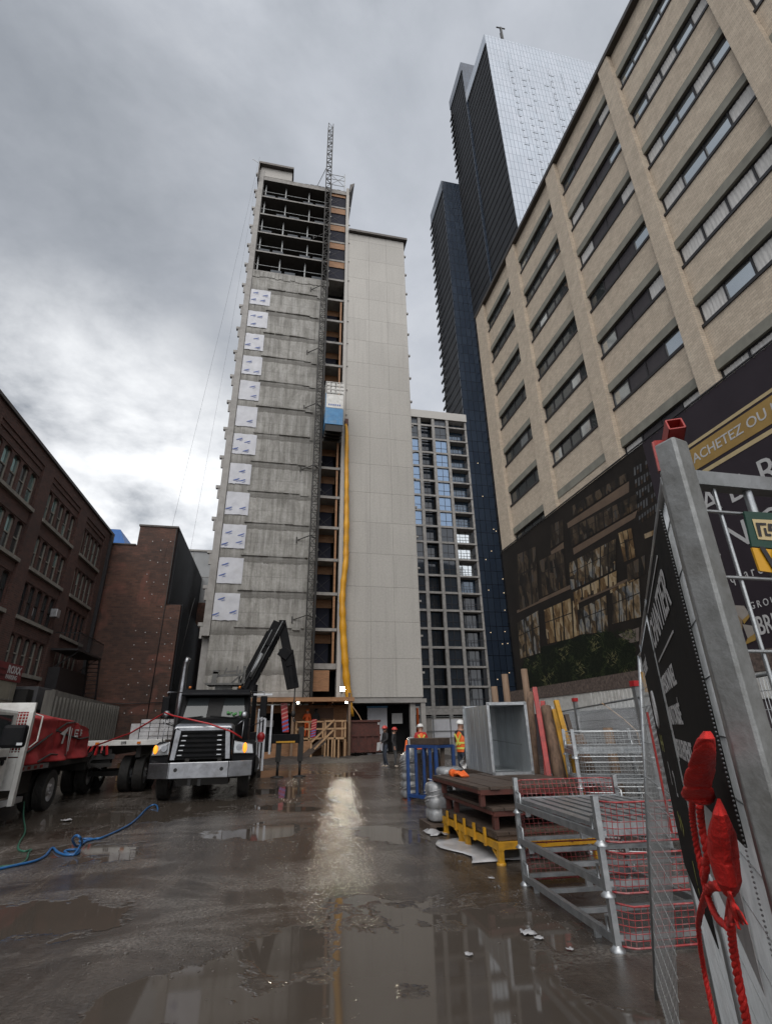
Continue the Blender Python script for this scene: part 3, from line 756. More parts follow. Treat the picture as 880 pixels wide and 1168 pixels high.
def cell_grid(lst, A, B, C, D, nx, ny, fill, keep=1.0):
    """bilinear cells in quad A(top left) B(top right) C(bottom right) D(bottom left)"""
    for i in range(nx):
        for j in range(ny):
            if r2.random() > keep: continue
            def P(u, v):
                t = (A[0] + (B[0] - A[0]) * u, A[1] + (B[1] - A[1]) * u); b_ = (D[0] + (C[0] - D[0]) * u, D[1] + (C[1] - D[1]) * u)
                return (t[0] + (b_[0] - t[0]) * v, t[1] + (b_[1] - t[1]) * v)
            u0 = (i + .5 - fill / 2) / nx; u1 = (i + .5 + fill / 2) / nx; v0 = (j + .5 - fill / 2) / ny; v1 = (j + .5 + fill / 2) / ny
            lst.append([P(u0, v0), P(u1, v0), P(u1, v1), P(u0, v1)])
PRN = {'cream_print': ((.27, .205, .125), (.12, .085, .05)), 'amber_print': ((.13, .08, .038), (.06, .036, .018)), 'brown_print': ((.055, .037, .024), (.03, .02, .014)), 'grey_blue_print': ((.105, .11, .115), (.05, .052, .056)), 'black_print': ((.012, .011, .010), (.02, .017, .015))}
PB = {k: MB() for k in PRN}
def shatter(lst, keys, nx, ny, off):
    for A, B, C, D in lst:
        for i in range(nx):
            for j in range(ny):
                k = r2.choice(keys)
                if k is None: continue
                def P(u, v):
                    t = (A[0] + (B[0] - A[0]) * u, A[1] + (B[1] - A[1]) * u); b_ = (D[0] + (C[0] - D[0]) * u, D[1] + (C[1] - D[1]) * u)
                    return (t[0] + (b_[0] - t[0]) * v, t[1] + (b_[1] - t[1]) * v)
                e = lambda: r2.uniform(-.25, .25)
                u0, u1 = max(0, (i + e()) / nx), min(1, (i + 1 + e()) / nx); v0, v1 = max(0, (j + e()) / ny), min(1, (j + 1 + e()) / ny)
                patches(PB[k], [[P(u0, v0), P(u1, v0), P(u1, v1), P(u0, v1)]], off + r2.uniform(0, .004))
CR, AM, BR, GB, BK = 'cream_print', 'amber_print', 'brown_print', 'grey_blue_print', 'black_print'
for k in range(5):
    A, B, C, D = (632 + k * 6, 58 + k * 58), (742 + k * 4, -5 + k * 55), (744 + k * 4, 32 + k * 55), (634 + k * 6, 96 + k * 58)
    for i in range(8):
        if r2.random() < .1: continue
        u0, u1 = (i + .2) / 8, (i + .8) / 8; L2 = lambda P0, P1, u: (P0[0] + (P1[0] - P0[0]) * u, P0[1] + (P1[1] - P0[1]) * u)
        a0, a1, b0, b1 = L2(A, B, u0), L2(A, B, u1), L2(D, C, u0), L2(D, C, u1); m0, m1 = L2(a0, b0, .5), L2(a1, b1, .45)
        patches(PB[GB], [[a0, a1, m1, m0]], .004); patches(PB[r2.choice((GB, BR, BK))], [[m0, m1, b1, b0]], .004)
ZONES = [([(80, 795), (182, 735), (195, 935), (95, 965)], [CR, CR, AM, AM, BR, BK, GB], 9, 3), ([(205, 735), (338, 675), (350, 865), (222, 895)], [CR, CR, AM, AM, BR, BR, BK], 11, 3), ([(345, 690), (372, 676), (378, 850), (352, 862)], [CR, CR, AM], 2, 3),
         ([(325, 512), (552, 392), (548, 540), (335, 640)], [CR, AM, AM, BR, BR, BK, GB], 18, 4), ([(345, 650), (556, 545), (556, 610), (352, 700)], [AM, BR, BR, BK, CR], 16, 2), ([(560, 368), (625, 342), (645, 480), (588, 505)], [CR, AM, AM, BR], 4, 3), ([(590, 400), (608, 394), (616, 490), (598, 498)], [BK, GB], 1, 4),
         ([(365, 735), (505, 662), (515, 835), (378, 850)], [CR, AM, BR, BK, BK, GB, GB], 15, 3), ([(530, 650), (662, 582), (672, 765), (532, 800)], [BR, BK, BK, GB, GB, AM], 14, 3), ([(520, 640), (640, 575), (640, 592), (522, 655)], [AM, CR], 4, 1),
         ([(80, 470), (170, 430), (185, 690), (92, 735)], [BK, BK, BR, BR, AM], 9, 4), ([(185, 500), (300, 440), (318, 620), (200, 670)], [BK, BR, BR, AM, GB], 10, 4), ([(240, 330), (300, 300), (302, 400), (240, 440)], [BK, BR, BR], 5, 3),
         ([(330, 345), (650, 180), (652, 250), (340, 432)], [BK, BK, BR, BR, GB], 26, 3), ([(340, 240), (600, 80), (605, 118), (345, 290)], [BK, BR, GB], 16, 2), ([(600, 520), (690, 470), (690, 560), (605, 600)], [BK, BR, BK, GB], 7, 2), ([(685, 372), (748, 346), (748, 370), (688, 394)], [CR, AM], 3, 1)]
def room_mat(name, stops, seed, sc_):
    m, t, P, N, L = nt(name); tc = N.new('ShaderNodeTexCoord').outputs['Object']
    mp_ = N.new('ShaderNodeMapping'); mp_.inputs['Scale'].default_value = (1, 1.5, .8); mp_.inputs['Location'].default_value = (seed, seed * 2.3, seed * .7); L.new(tc, mp_.inputs['Vector'])
    v = N.new('ShaderNodeTexVoronoi'); v.inputs['Scale'].default_value = sc_ * 1.3; L.new(mp_.outputs[0], v.inputs['Vector']); sp_ = N.new('ShaderNodeSeparateColor'); L.new(v.outputs['Color'], sp_.inputs[0])
    f = math_(N, L, 'ADD', math_(N, L, 'MULTIPLY', noise(N, L, mp_.outputs[0], sc_, 7, .65, .3), .68), math_(N, L, 'MULTIPLY', sp_.outputs[0], .32))
    L.new(ramp(N, L, f, stops), P.inputs['Base Color']); P.inputs['Roughness'].default_value = .65; P.inputs['Specular IOR Level'].default_value = .2; return m
RM_ = {'lit_room_print': room_mat('lit_room_print', [(.30, (.035, .022, .014)), (.42, (.13, .078, .035)), (.52, (.27, .19, .10)), (.60, (.38, .30, .19)), (.72, (.20, .15, .10))], 1.0, 1.1),
       'shop_room_print': room_mat('shop_room_print', [(.30, (.012, .011, .010)), (.44, (.06, .045, .03)), (.52, (.19, .13, .07)), (.58, (.26, .24, .20)), (.64, (.13, .14, .15)), (.75, (.03, .028, .025))], 4.0, 1.3),
       'dim_room_print': room_mat('dim_room_print', [(.34, (.012, .011, .010)), (.5, (.038, .028, .02)), (.6, (.085, .062, .042)), (.72, (.05, .05, .052))], 7.0, 1.2)}
RB = {k: MB() for k in RM_}
for i_, (z_, keys, nx, ny) in enumerate(ZONES):
    k = 'lit_room_print' if CR in keys and GB not in keys[-1:] else ('shop_room_print' if (CR in keys or keys.count(GB) > 1) else 'dim_room_print')
    if len(z_) and nx * ny < 5: k = 'lit_room_print' if CR in keys or AM in keys else 'dim_room_print'
    patches(RB[k], [z_], .004 + i_ * .0002)
for k, m_ in RB.items(): m_.build(k, RM_[k], phb)
L2 = lambda P0, P1, u: (P0[0] + (P1[0] - P0[0]) * u, P0[1] + (P1[1] - P0[1]) * u)
for z_, keys, nx, ny in ZONES:                                   # mullions, transoms and furniture printed over the glass
    A, B, C, D = z_
    if nx < 4: continue
    n_ = max(3, int(nx / 3)); 
    for i in range(0, n_ + 1):
        u = i / n_; w_ = .075 / n_
        patches(PB[BK], [[L2(A, B, max(0, u - w_)), L2(A, B, min(1, u + w_)), L2(D, C, min(1, u + w_)), L2(D, C, max(0, u - w_))]], .0095)
    for v in ((.36,) if ny > 2 else ()): patches(PB[BK], [[L2(A, D, v), L2(B, C, v), L2(B, C, v + .025), L2(A, D, v + .025)]], .0099)
    for i in range(int(nx * .7)):
        u = r2.uniform(.02, .94); h_ = r2.uniform(.15, .42); w_ = r2.uniform(.012, .045)
        patches(PB[r2.choice((BK, BR, BR, AM))], [[L2(L2(A, B, u), L2(D, C, u), 1 - h_), L2(L2(A, B, u + w_), L2(D, C, u + w_), 1 - h_ * r2.uniform(.8, 1)), L2(D, C, u + w_), L2(D, C, u)]], .0075 + i * 1e-5)
for k, m_ in PB.items(): m_.build(k, mat(k, PRN[k][0], PRN[k][1], 2.5, .6, 0, 0, spec=.2), phb)
q = MB(); lv = MB()
outline = [(100, 1010), (125, 960), (170, 945), (205, 905), (262, 898), (300, 868), (345, 872), (400, 845), (440, 852), (478, 828), (522, 836), (560, 870), (600, 872), (640, 900), (645, 960), (640, 1000), (500, 1060), (300, 1110), (130, 1130)]
patches(q, [outline], .002)
q.build('shrub_print', mat('dark_foliage_print', (.006, .009, .006), (.010, .014, .009), 3, .65, 0, 0, spec=.15), phb)
LV = {'dark_leaf_print': MB(), 'green_leaf_print': MB(), 'pale_leaf_print': MB()}
for i in range(2600):
    cx = r2.uniform(105, 645); cy = r2.uniform(830, 1125)
    if cy > 1135 - (cx - 100) * .19 or cy < 985 - (cx - 100) * .42 + 12 * math.sin(cx * .09): continue
    tuft = math.sin(cx * .042 + 1.3) * math.sin(cy * .032 + cx * .01)
    k = 'pale_leaf_print' if tuft > .45 and r2.random() < .55 else ('green_leaf_print' if tuft > -.1 and r2.random() < .6 else 'dark_leaf_print')
    a_ = r2.uniform(-1.2, 1.2) + PI / 2; l = r2.uniform(5, 17); w_ = r2.uniform(.9, 2.4)
    dx, dy = math.cos(a_) * l, math.sin(a_) * l; nx_, ny_ = -math.sin(a_) * w_, math.cos(a_) * w_
    o_ = V(.004 + i * 2e-6, 0, 0); LV[k].poly([tuple(Vector(bpt(cx - dx, cy - dy)) - o_), tuple(Vector(bpt(cx + nx_, cy + ny_)) - o_), tuple(Vector(bpt(cx + dx, cy + dy)) - o_), tuple(Vector(bpt(cx - nx_, cy - ny_)) - o_)])
LC = {'dark_leaf_print': (.016, .022, .012), 'green_leaf_print': (.034, .046, .02), 'pale_leaf_print': (.15, .145, .07)}
for k, m_ in LV.items(): m_.build(k, mat(k, LC[k], None, 3, .65, 0, 0, spec=.15), phb)
q = MB(); patches(q, [[(560, 850), (660, 815), (660, 880), (620, 890)]], .003); q.build('paving_print', mat('paving_print', (.16, .13, .11), (.1, .08, .07), 4, .6, 0, 0), phb)
# text banner
tb = thing('sales_banner', 'dark purple sales banner with a gold ACHETEZ OU band and large white letters', 'banner', (BP, 8, 2))
q = MB(); q.box(BP - .02, BP + .05, -9, split - .03, 2.0, 14.45); q.build('banner_sheet', MT['vinyl'], tb)
TX = BP - .03
q = MB(); q.box(TX - .004, TX + .005, -9, 16.22, 11.58, 12.58); q.build('gold_band', MT['gold'], tb)
q = MB(); q.box(TX - .004, TX + .005, -9, 16.24, 12.69, 12.83); q.box(TX - .004, TX + .005, -9, 16.2, 11.24, 11.42); q.build('gold_stripe', MT['ltgold'], tb)
q = MB()
R_, U_ = (0, -1, 0), (0, 0, 1)
q.text('ACHETEZ OU LOUEZ', (TX - .006, 16.0, 11.90), R_, U_, .60, .004, sx=.98)
q.build('headline_lettering', MT['letter'], tb)
q = MB()
q.text('A D R E S S E', (TX, 16.25, 9.52), R_, U_, 1.50, .002, sx=.93)
q.text('À N O U', (TX, 16.95, 7.76), R_, U_, 1.42, .002, sx=1.0)
q.build('large_lettering', MT['letter'], tb)
q = MB(); q.text('s q u a r e', (TX, 16.2, 6.58), R_, U_, .54, .002, sx=.78); q.text('G R O U P E', (TX, 15.42, 5.45), R_, U_, .36, .002, sx=.8); q.text('BRI', (TX, 15.38, 4.52), R_, U_, .92, .012, sx=.58)
q.build('small_lettering', MT['letter'], tb)
# ribbon emblem
def tp(px, py, o=.0): p = at(px, py, X=TX - .004 - o); return (p.x, p.y, p.z)
q = MB()
q.poly([tp(833, 690), tp(848, 691), tp(854, 700), tp(846, 707), tp(838, 699)]); q.poly([tp(846, 712), tp(860, 714), tp(864, 720), tp(852, 728)])
q.build('emblem_light_face', mat('emblem_pale', (.33, .30, .27), None, 2, .5, 0, 0), tb)
q = MB(); q.poly([tp(838, 699, .003), tp(846, 707, .003), tp(846, 735, .003), tp(840, 728, .003)]); q.build('emblem_tan_face', mat('emblem_tan', (.26, .19, .12), None, 2, .5, 0, 0), tb)
q = MB(); q.poly([tp(846, 707, .005), tp(854, 700, .005), tp(854, 704, .005), tp(848, 712, .005)]); q.poly([tp(846, 735, .005), tp(861, 724, .005), tp(864, 720, .005), tp(860, 727, .005), tp(848, 736, .005)]); q.poly([tp(848, 736, .006), tp(852, 728, .006), tp(864, 720, .006), tp(861, 730, .006)])
q.build('emblem_gold_face', MT['gold'], tb)
q = MB()
y = 35.5
while y > -9: q.box(BP - .05, BP - .02, y - .025, y + .025, 14.37, 14.42); y -= .45
q.build('eyelet', MT['roofdark'], phb)
q = MB(); q.bar((BP - .03, 35.6, 14.5), (BP - .03, -9, 14.5), .06); q.build('top_rail', MT['frame'], phb)
# white ribbed barrier and rubble ledge at its foot
wb = thing('ribbed_barrier', 'long white ribbed barrier along the foot of the beige brick building', 'barrier', (17, 24, 1.9))
q = MB(); q.box(16.75, 16.85, 12, 36, 2.35, 3.25); q.build('barrier_panel', MT['white'], wb)
q = MB(); y = 12.1
while y < 26: q.box(16.69, 16.75, y, y + .14, 2.38, 3.2); y += .3
q.build('rib', MT['white'], wb)
q = MB(); q.box(16.7, 17.15, 11.9, 36, 3.26, 3.95); q.build('rough_ledge', mat('rough_rubble_ledge', (.16, .12, .10), (.06, .045, .04), 7, .9, 0, 1, 9, (.03, .02, .02), 4, .7), wb)
q = MB(); q.box(16.8, 17.2, 12, 36, 0, 2.34); q.build('barrier_plinth', mat('dark_plinth', (.07, .06, .065), (.05, .04, .045), 2, .8), wb)
# ================================================================== balcony block behind
mbk = thing('balcony_block', 'mid rise grey block with a grid of windows and recessed balconies behind the pale tower', 'building', (26, 80, 0))
Y0 = 75.0
ex = [19.0, 22.6, 23.3, 24.3 + .6]
colx = [(22.56, 23.1), (25.2, 25.7), (27.9, 28.4)]
zr = [4.4 + 2.83 * i for i in range(19)]
q = MB()
for (a, b) in colx: q.box(a, b, Y0, Y0 + .5, 0, 54)
for z in zr: q.box(18.5, 28.1, Y0 + .06, Y0 + .45, z - .17, z + .17)
for z in zr: q.box(28.41, 31.9, Y0 + .1, Y0 + 2, z - .14, z + .14)
q.box(31.6, 31.95, Y0 + .2, Y0 + .5, 0, 54)
q.build('concrete_grid', MT['slab'], mbk)
q = MB(); q.box(18.5, 32.0, Y0 - .1, Y0 + 20, 54.02, 55.6); q.build('roof_band', MT['paleconc'], mbk)
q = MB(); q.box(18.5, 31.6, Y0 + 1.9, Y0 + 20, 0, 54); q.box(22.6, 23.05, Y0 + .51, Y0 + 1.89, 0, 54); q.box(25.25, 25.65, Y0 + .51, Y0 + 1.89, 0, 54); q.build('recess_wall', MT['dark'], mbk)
r3 = random.Random(9)
MT['glass_dark'] = glass('dark_blue_glass', (.022, .030, .042), .05, .02, .6, .15)
MT['glass_sky'] = glass('bright_blue_glass', (.16, .24, .36), .06, .03, 1.0, .6)
for i, z in enumerate(zr[:-1]):
    z0, z1 = z + .17, z + 2.83 - .17
    top = i >= 10
    for (a, b, yy, kind) in ((20.2, 22.56, Y0 + .3, 0), (23.1, 25.2, Y0 + 1.4, 1), (25.7, 27.9, Y0 + .3, 0), (28.4, 31.5, Y0 + 1.5, 2)):
        f = MB(); n = 2 if kind < 2 else 3
        for j in range(n + 1):
            x = a + (b - a) * j / n; f.box(x - .03, x + .03, yy - .06, yy + .03, z0, z1)
        f.box(a, b, yy - .06, yy + .03, z0 + .9, z0 + .95)
        if kind == 2:
            f.box(28.4, 31.6, Y0 + .14, Y0 + .2, z0 + .95, z0 + 1.0)
            for j in range(2): f.box(29.4 + j * 1.1, 29.44 + j * 1.1, Y0 + .14, Y0 + .2, z0, z0 + .95)
        o = f.build('window', MT['frame'], mbk)
        g_ = MB(); g_.box(a + .02, b - .02, yy - .01, yy + .0, z0, z1)
        if kind == 0 and top and not (i > 15): mt_ = MT['glass_sky'] if i < 16 else MT['glass']
        elif kind == 2 and 6 <= i: mt_ = MT['glass_pale'] if i in (7, 8, 9) else MT['glass_blue']
        else: mt_ = MT['glass_dark']
        g_.build('pane', mt_, o)
q = MB(); q.box(18.5, 32, Y0 + .02, Y0 + 1.85, 0, .9); q.box(18.5, 32, Y0 - .02, Y0 + .02, 3.4, 4.2); q.build('base_slab', MT['slab'], mbk)
# ================================================================== glass skyscraper
S = 78 / 110.
def sc(v): return v * S
gt = thing('glass_skyscraper', 'very tall glass skyscraper in three stepped volumes with one bright face', 'building', (60, 90, 0))
def glassgrid(name, c1, c2, line, w, h, rough, metal, lw=.06, wav=.02):
    m, t, P, N, L = nt(name); uv, tc, s = wall_uv(N, L)
    b = N.new('ShaderNodeTexBrick'); b.offset = 0; L.new(uv, b.inputs['Vector']); b.inputs['Scale'].default_value = 1
    b.inputs['Brick Width'].default_value = w; b.inputs['Row Height'].default_value = h; b.inputs['Mortar Size'].default_value = lw
    b.inputs['Color1'].default_value = rgb(c1); b.inputs['Color2'].default_value = rgb(c2); b.inputs['Mortar'].default_value = rgb(line)
    c = mixc(N, L, ramp(N, L, noise(N, L, tc, .05, 4, .6), [(.35, 0.), (.7, .45)]), b.outputs['Color'], tuple(x * .55 for x in c1))
    L.new(c, P.inputs['Base Color']); P.inputs['Roughness'].default_value = rough; P.inputs['Metallic'].default_value = metal; P.inputs['Specular IOR Level'].default_value = .9
    h_ = noise(N, L, tc, .6, 2, .5); L.new(bumpn(N, L, h_, wav, .4), P.inputs['Normal'])
    return m
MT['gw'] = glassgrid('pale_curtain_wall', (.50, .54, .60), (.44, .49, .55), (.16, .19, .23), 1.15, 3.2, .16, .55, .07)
MT['gb'] = glassgrid('blue_curtain_wall', (.045, .066, .102), (.030, .046, .076), (.014, .019, .028), 1.5, 3.2, .14, .35, .07)
MT['gd'] = mat('dark_side_face', (.016, .0175, .021), (.011, .012, .015), .2, .6, 0, 0, spec=.25)
MT['gd2'] = mat('side_slab_trim', (.030, .030, .032), (.022, .0225, .024), .2, .6, 0, 0, spec=.2)
xC, xB, xA = sc(72.88), sc(71.85), sc(63.25)
yC, yB, yA = sc(110), sc(132.48), sc(150.48)
yCb, yBb, yAb = sc(132.4), sc(150.4), sc(168.58)
zC, zB, zA = sc(285.0 - H) + H, sc(309.8 - H) + H, sc(243.4 - H) + H
def vol(x0, x1, y0, y1, z1, fm, prefix):
    q = MB(); q.box(x0 + .02, x1, y0 + .02, y1, 0, z1 - .4); q.build('tower_core', MT['gd'], gt)
    q = MB(); q.box(x0, x1, y0 - .2, y0, 0, z1); q.build('front_curtain_wall', fm, gt)
    q = MB(); z = 4.0
    while z < z1 - 1:
        q.box(x0 - .10, x0, y0 + .01, y1, z, z + .5); z += 3.2
    q.build('side_slab_edge', MT['gd2'], gt)
    q = MB(); q.box(x0 - .3, x0 - .02, y0 - .2, y1 - .1, z1 - 5, z1 - .05); q.build('crown_edge', fm, gt)
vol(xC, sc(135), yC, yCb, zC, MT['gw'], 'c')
vol(xB, sc(135), yB, yBb, zB, MT['gb'], 'b')
vol(xA, sc(130), yA, yAb, zA, MT['gb'], 'a')
# protruding balcony fins and shadow-gap slots on the bright face
q = MB(); rr = random.Random(2)
for cxx in (58.0, 61.5, 64, 69, 71.5, 76, 80, 84):
    z = 60
    while z < zC - 12:
        if rr.random() < .72: q.box(cxx, cxx + rr.choice((1.0, 1.6)), yC - .26, yC - .2, z, z + .12)
        if rr.random() < .3: q.box(cxx, cxx + .1, yC - .26, yC - .2, z, z + 3)
        z += 3.2
q.build('face_vent', mat('grey_vent', (.24, .265, .30), None, 3, .5), gt)
q = MB(); z = 8
while z < zA - 8:
    q.box(xA - .7, xA - .2, yA + 12, yA + 24, z, z + 1.0) if False else q.box(xA - .9, xA - .55, yAb - 3.5, yAb - .3, z, z + .7); z += 3.2
z = zA + 2
while z < zB - 12: q.box(xB - .9, xB - .55, yBb - 3, yBb - .3, z, z + .7); z += 3.2
q.build('balcony_edge', MT['gd2'], gt)
q = MB()
for i in range(24):
    z = rr.choice((rr.uniform(10, 46), rr.uniform(10, 70))); x = xA + 1.5 + rr.random() * 7.5 * (1 if z < 46 else .5); q.box(x, x + .16, yA - .26, yA - .2, z, z + .16)
q.build('lit_window', emis('warm_room_light', (1, .78, .5), .6), gt)
q = MB()
for i in range(14):
    z = 12 + i * 6.4; q.box(xA + 7.5, xA + 8.6, yA - .27, yA - .2, z, z + 2)
q.build('dark_vent_panel', MT['dark'], gt)
am = at(566, 38, Y=yC + 3); q = MB(); q.bar((am.x, yC + .5, zC - .5), (am.x, yC + .5, zC + 8.5), .55); q.bar((am.x - 1.5, yC + .5, zC + 8.2), (am.x + 1.5, yC + .5, zC + 8.5), .3); q.bar((am.x - .5, yC + .5, zC + 2), (am.x - .5, yC + .5, zC + 5), .3)
q.build('roof_antenna', MT['cable'], gt)
# ================================================================== left: brick warehouse (face X = -14)
MT['redbrick'] = brick('dark_red_brick', (.095, .040, .031), (.055, .026, .022), (.085, .065, .056), .28, .11, .85, dirt=(.022, .017, .016), damt=.55)
MT['brownbrick'] = brick('brown_blind_brick', (.115, .053, .036), (.060, .030, .022), (.072, .055, .047), .42, .15, .85, dirt=(.022, .018, .017), damt=.75, pale=(.17, .068, .050))
MT['stone'] = mat('weathered_sill_stone', (.26, .245, .215), (.18, .17, .15), 2, .8, 0, .2, 20, (.09, .08, .07), 1.5, .5)
bw = thing('brick_warehouse', 'dark red brick warehouse with arched sash windows on the left of the lot', 'building', (-20, 30, 0))
LX = -14.0
lb = [(17.2, 22.0), (24.6, 29.85), (31.2, 36.2), (37.6, 42.0)]
rowsz = [(13.45, 15.45), (10.5, 12.5), (7.75, 9.7), (4.9, 6.85)]
q = MB()
q.box(-40, LX - .5, 5, 43.6, 0, 16.9)
prev = 5
for (a, b) in lb + [(43.6, 43.6)]:
    q.box(LX - .5, LX, prev, a, 0, 16.9); prev = b
holes = []
for (a, b) in lb:
    zs = [0.0]
    for (z0, z1) in reversed(rowsz): zs += [z0, z1]
    zs.append(15.9)
    for i in range(0, len(zs), 2): q.box(LX - .5, LX - .12, a, b, zs[i], zs[i + 1])
    q.box(LX - .5, LX - .06, a, b, 15.9, 16.2); q.box(LX - .5, LX, a, b, 16.2, 16.9)
    n = 5; w = (b - a) / n
    for (z0, z1) in rowsz:
        for i in range(n + 1):
            y = a + w * i; y0 = max(a, y - .13); y1 = min(b, y + .13); q.box(LX - .5, LX - .16, y0, y1, z0, z1)
        for i in range(n):                                       # arched heads
            y0, y1 = a + w * i + .13, a + w * (i + 1) - .13; m_ = (y0 + y1) / 2; hw = (y1 - y0) / 2
            L_ = [(LX - .16, y0, z1), (LX - .16, y0, z1 - .24)] + [(LX - .16, m_ - hw * math.cos(PI * t / 8), z1 - .24 + .2 * math.sin(PI * t / 8)) for t in range(1, 8)] + [(LX - .16, y1, z1 - .24), (LX - .16, y1, z1)]
            q.prism(list(reversed(L_)), (-.2, 0, 0))
q.build('brick_wall', MT['redbrick'], bw)
q = MB()
for (a, b) in lb:
    for (z0, z1) in rowsz: q.box(LX - .3, LX + .06, a - .05, b + .05, z0 - .2, z0 - .003)
q.each('stone_sill', MT['stone'], bw)
q = MB(); q.box(-40, LX + .12, 4.9, 43.7, 16.903, 17.08); q.build('coping', MT['roofdark'], bw)
MT['sash'] = mat('grey_sash_paint', (.30, .285, .25), (.22, .21, .185), 5, .6)
r4 = random.Random(21)
MT['glass_teal'] = glass('teal_reflecting_glass', (.34, .52, .52), .06, .06, 1.0, .75)
for bi, (a, b) in enumerate(lb[1:]):
    n = 5; w = (b - a) / n
    for ri, (z0, z1) in enumerate(rowsz):
        for i in range(n):
            y0, y1 = a + w * i + .13, a + w * (i + 1) - .13; x = LX - .3
            f = MB()
            f.box(x - .05, x + .05, y0, y0 + .07, z0, z1 - .02); f.box(x - .05, x + .05, y1 - .07, y1, z0, z1 - .02)
            zm = (z0 + z1) / 2; f.box(x - .05, x + .05, y0 + .07, y1 - .07, zm - .03, zm + .03); f.box(x - .05, x + .05, y0 + .07, y1 - .07, z0, z0 + .07)
            o = f.build('window', MT['sash'] if ri != 2 else MT['frame'], bw)
            u = MB(); u.box(x - .03, x - .01, y0 + .07, y1 - .07, zm + .03, z1 - .02)
            lo = MB(); lo.box(x - .02, x - .0, y0 + .07, y1 - .07, z0 + .07, zm - .03)
            gk = MT['glass_teal'] if (ri < 2 and r4.random() < (.65 if bi == 0 else .3)) else MT['glass']
            u.build('pane', gk, o); lo.build('pane', MT['glass_teal'] if (ri == 0 and r4.random() < .35) else MT['glass'], o)
q = MB(); q.box(LX - .02, LX + .25, 43.0, 43.25, 0, 16.8); q.build('downpipe', MT['frame'], bw)
# wall sign, loading door, air conditioners, fire escape
ws = thing('wall_sign', 'red fascia sign lettered ROXX on the brick warehouse', 'sign', (-13.2, 27, 4.2))
q = MB(); q.box(-13.5, -13.2, 20, 31.7, 4.2, 5.05); q.build('sign_board', mat('dull_red_sign', (.16, .022, .024), (.12, .018, .02), 2, .5), ws)
q = MB(); q.box(-13.198, -13.16, 20, 29.9, 4.42, 4.47); q.box(-13.198, -13.16, 20, 29.9, 4.7, 4.75); q.build('sign_stripe', mat('dark_red_stripe', (.08, .014, .016), None, 2, .5), ws)
q = MB(); q.text('ROXX', (-13.19, 30.0, 4.58), (0, 1, 0), (0, 0, 1), .52, .015); q.text('PARKING', (-13.19, 29.95, 4.29), (0, 1, 0), (0, 0, 1), .30, .004); q.build('sign_lettering', MT['letter'], ws)
sh = thing('beige_hut', 'beige metal hut under the red sign beside the brick warehouse', 'hut', (-13.6, 25, 0))
q = MB(); q.box(-13.99, -13.25, 18, 31.5, 0, 4.19); q.build('hut_body', mat('beige_sheet_metal', (.27, .25, .20), (.21, .195, .155), 1, .6, 0, .1, 10, (.13, .11, .09), .8, .4), sh)
q = MB(); q.box(-13.249, -13.22, 18, 31.5, 3.3, 3.36); [q.box(-13.249, -13.225, 20 + i * 2.2, 20.05 + i * 2.2, 0, 4.1) for i in range(6)]; q.build('hut_seam', MT['stone'], sh)
for (y, z, x1, lab) in ((32.9, 3.5, -12.7, 'dark rooftop style cooling unit with a beige side panel beside the beige hut'),):
    ac = thing('cooling_unit', 'grey cooling unit with a beige end panel on a dark stand by the warehouse', 'cooling unit', (-13.2, 33.6, 0))
    q = MB(); q.box(-13.9, -12.6, 32.6, 34.6, 2.9, 4.1); q.build('unit_casing', mat('grey_unit_casing', (.09, .09, .095), None, 2, .5), ac, bevel=.03)
    q = MB(); q.box(-13.85, -12.58, 34.62, 35.4, 2.9, 4.1); q.build('end_panel', MT['stone'], ac)
    q = MB()
    for yy in (32.7, 34, 35.2): q.bar((-12.7, yy, 0), (-12.7, yy, 2.89), .12)
    q.box(-13.8, -12.62, 32.6, 35.4, 2.7, 2.88); q.build('stand', MT['frame'], ac)
    q = MB(); q.box(-13.6, -12.75, 31.8, 32.5, 0, 3.9); q.build('duct_riser', MT['darksteel'], ac)
fe = thing('fire_escape', 'black iron fire escape with a steep stair in the corner by the blind brick wall', 'fire escape', (-13.2, 39, 0))
q = MB(); q.box(-13.95, -12.4, 36.6, 41.6, 6.6, 6.72)
for i in range(26): q.bar((-12.42, 36.6 + i * .2, 6.72), (-12.42, 36.6 + i * .2, 7.7), .025)
q.bar((-12.42, 36.6, 7.7), (-12.42, 41.6, 7.7), .05); q.bar((-13.9, 36.6, 7.7), (-12.42, 36.6, 7.7), .05)
q.build('landing', MT['frame'], fe)
q = MB()
for x in (-13.3, -12.5): q.bar((x, 41.6, 6.6), (x, 43.0, 1.6), .08, .22)
for i in range(18): q.bar((-13.3, 41.6 + 1.4 * i / 18, 6.6 - 5 * i / 18), (-12.5, 41.6 + 1.4 * i / 18, 6.6 - 5 * i / 18), .2, .04)
q.build('stair', MT['frame'], fe)
q = MB(); q.bar((-13.95, 37, 5.4), (-12.45, 37, 6.6), .06); q.bar((-13.95, 41, 5.4), (-12.45, 41, 6.6), .06); q.box(-13.96, -13.3, 36.9, 42, .2, 5.6); q.build('bracket', MT['frame'], fe)
wa = MB(); wa.box(-13.98, -13.6, 35.25, 35.8, 8.45, 8.95)
o = wa.build('window_cooler', MT['alu'], None, bevel=.02); tag(o, 'small boxy grey window air conditioner in a warehouse window row', 'air conditioner')
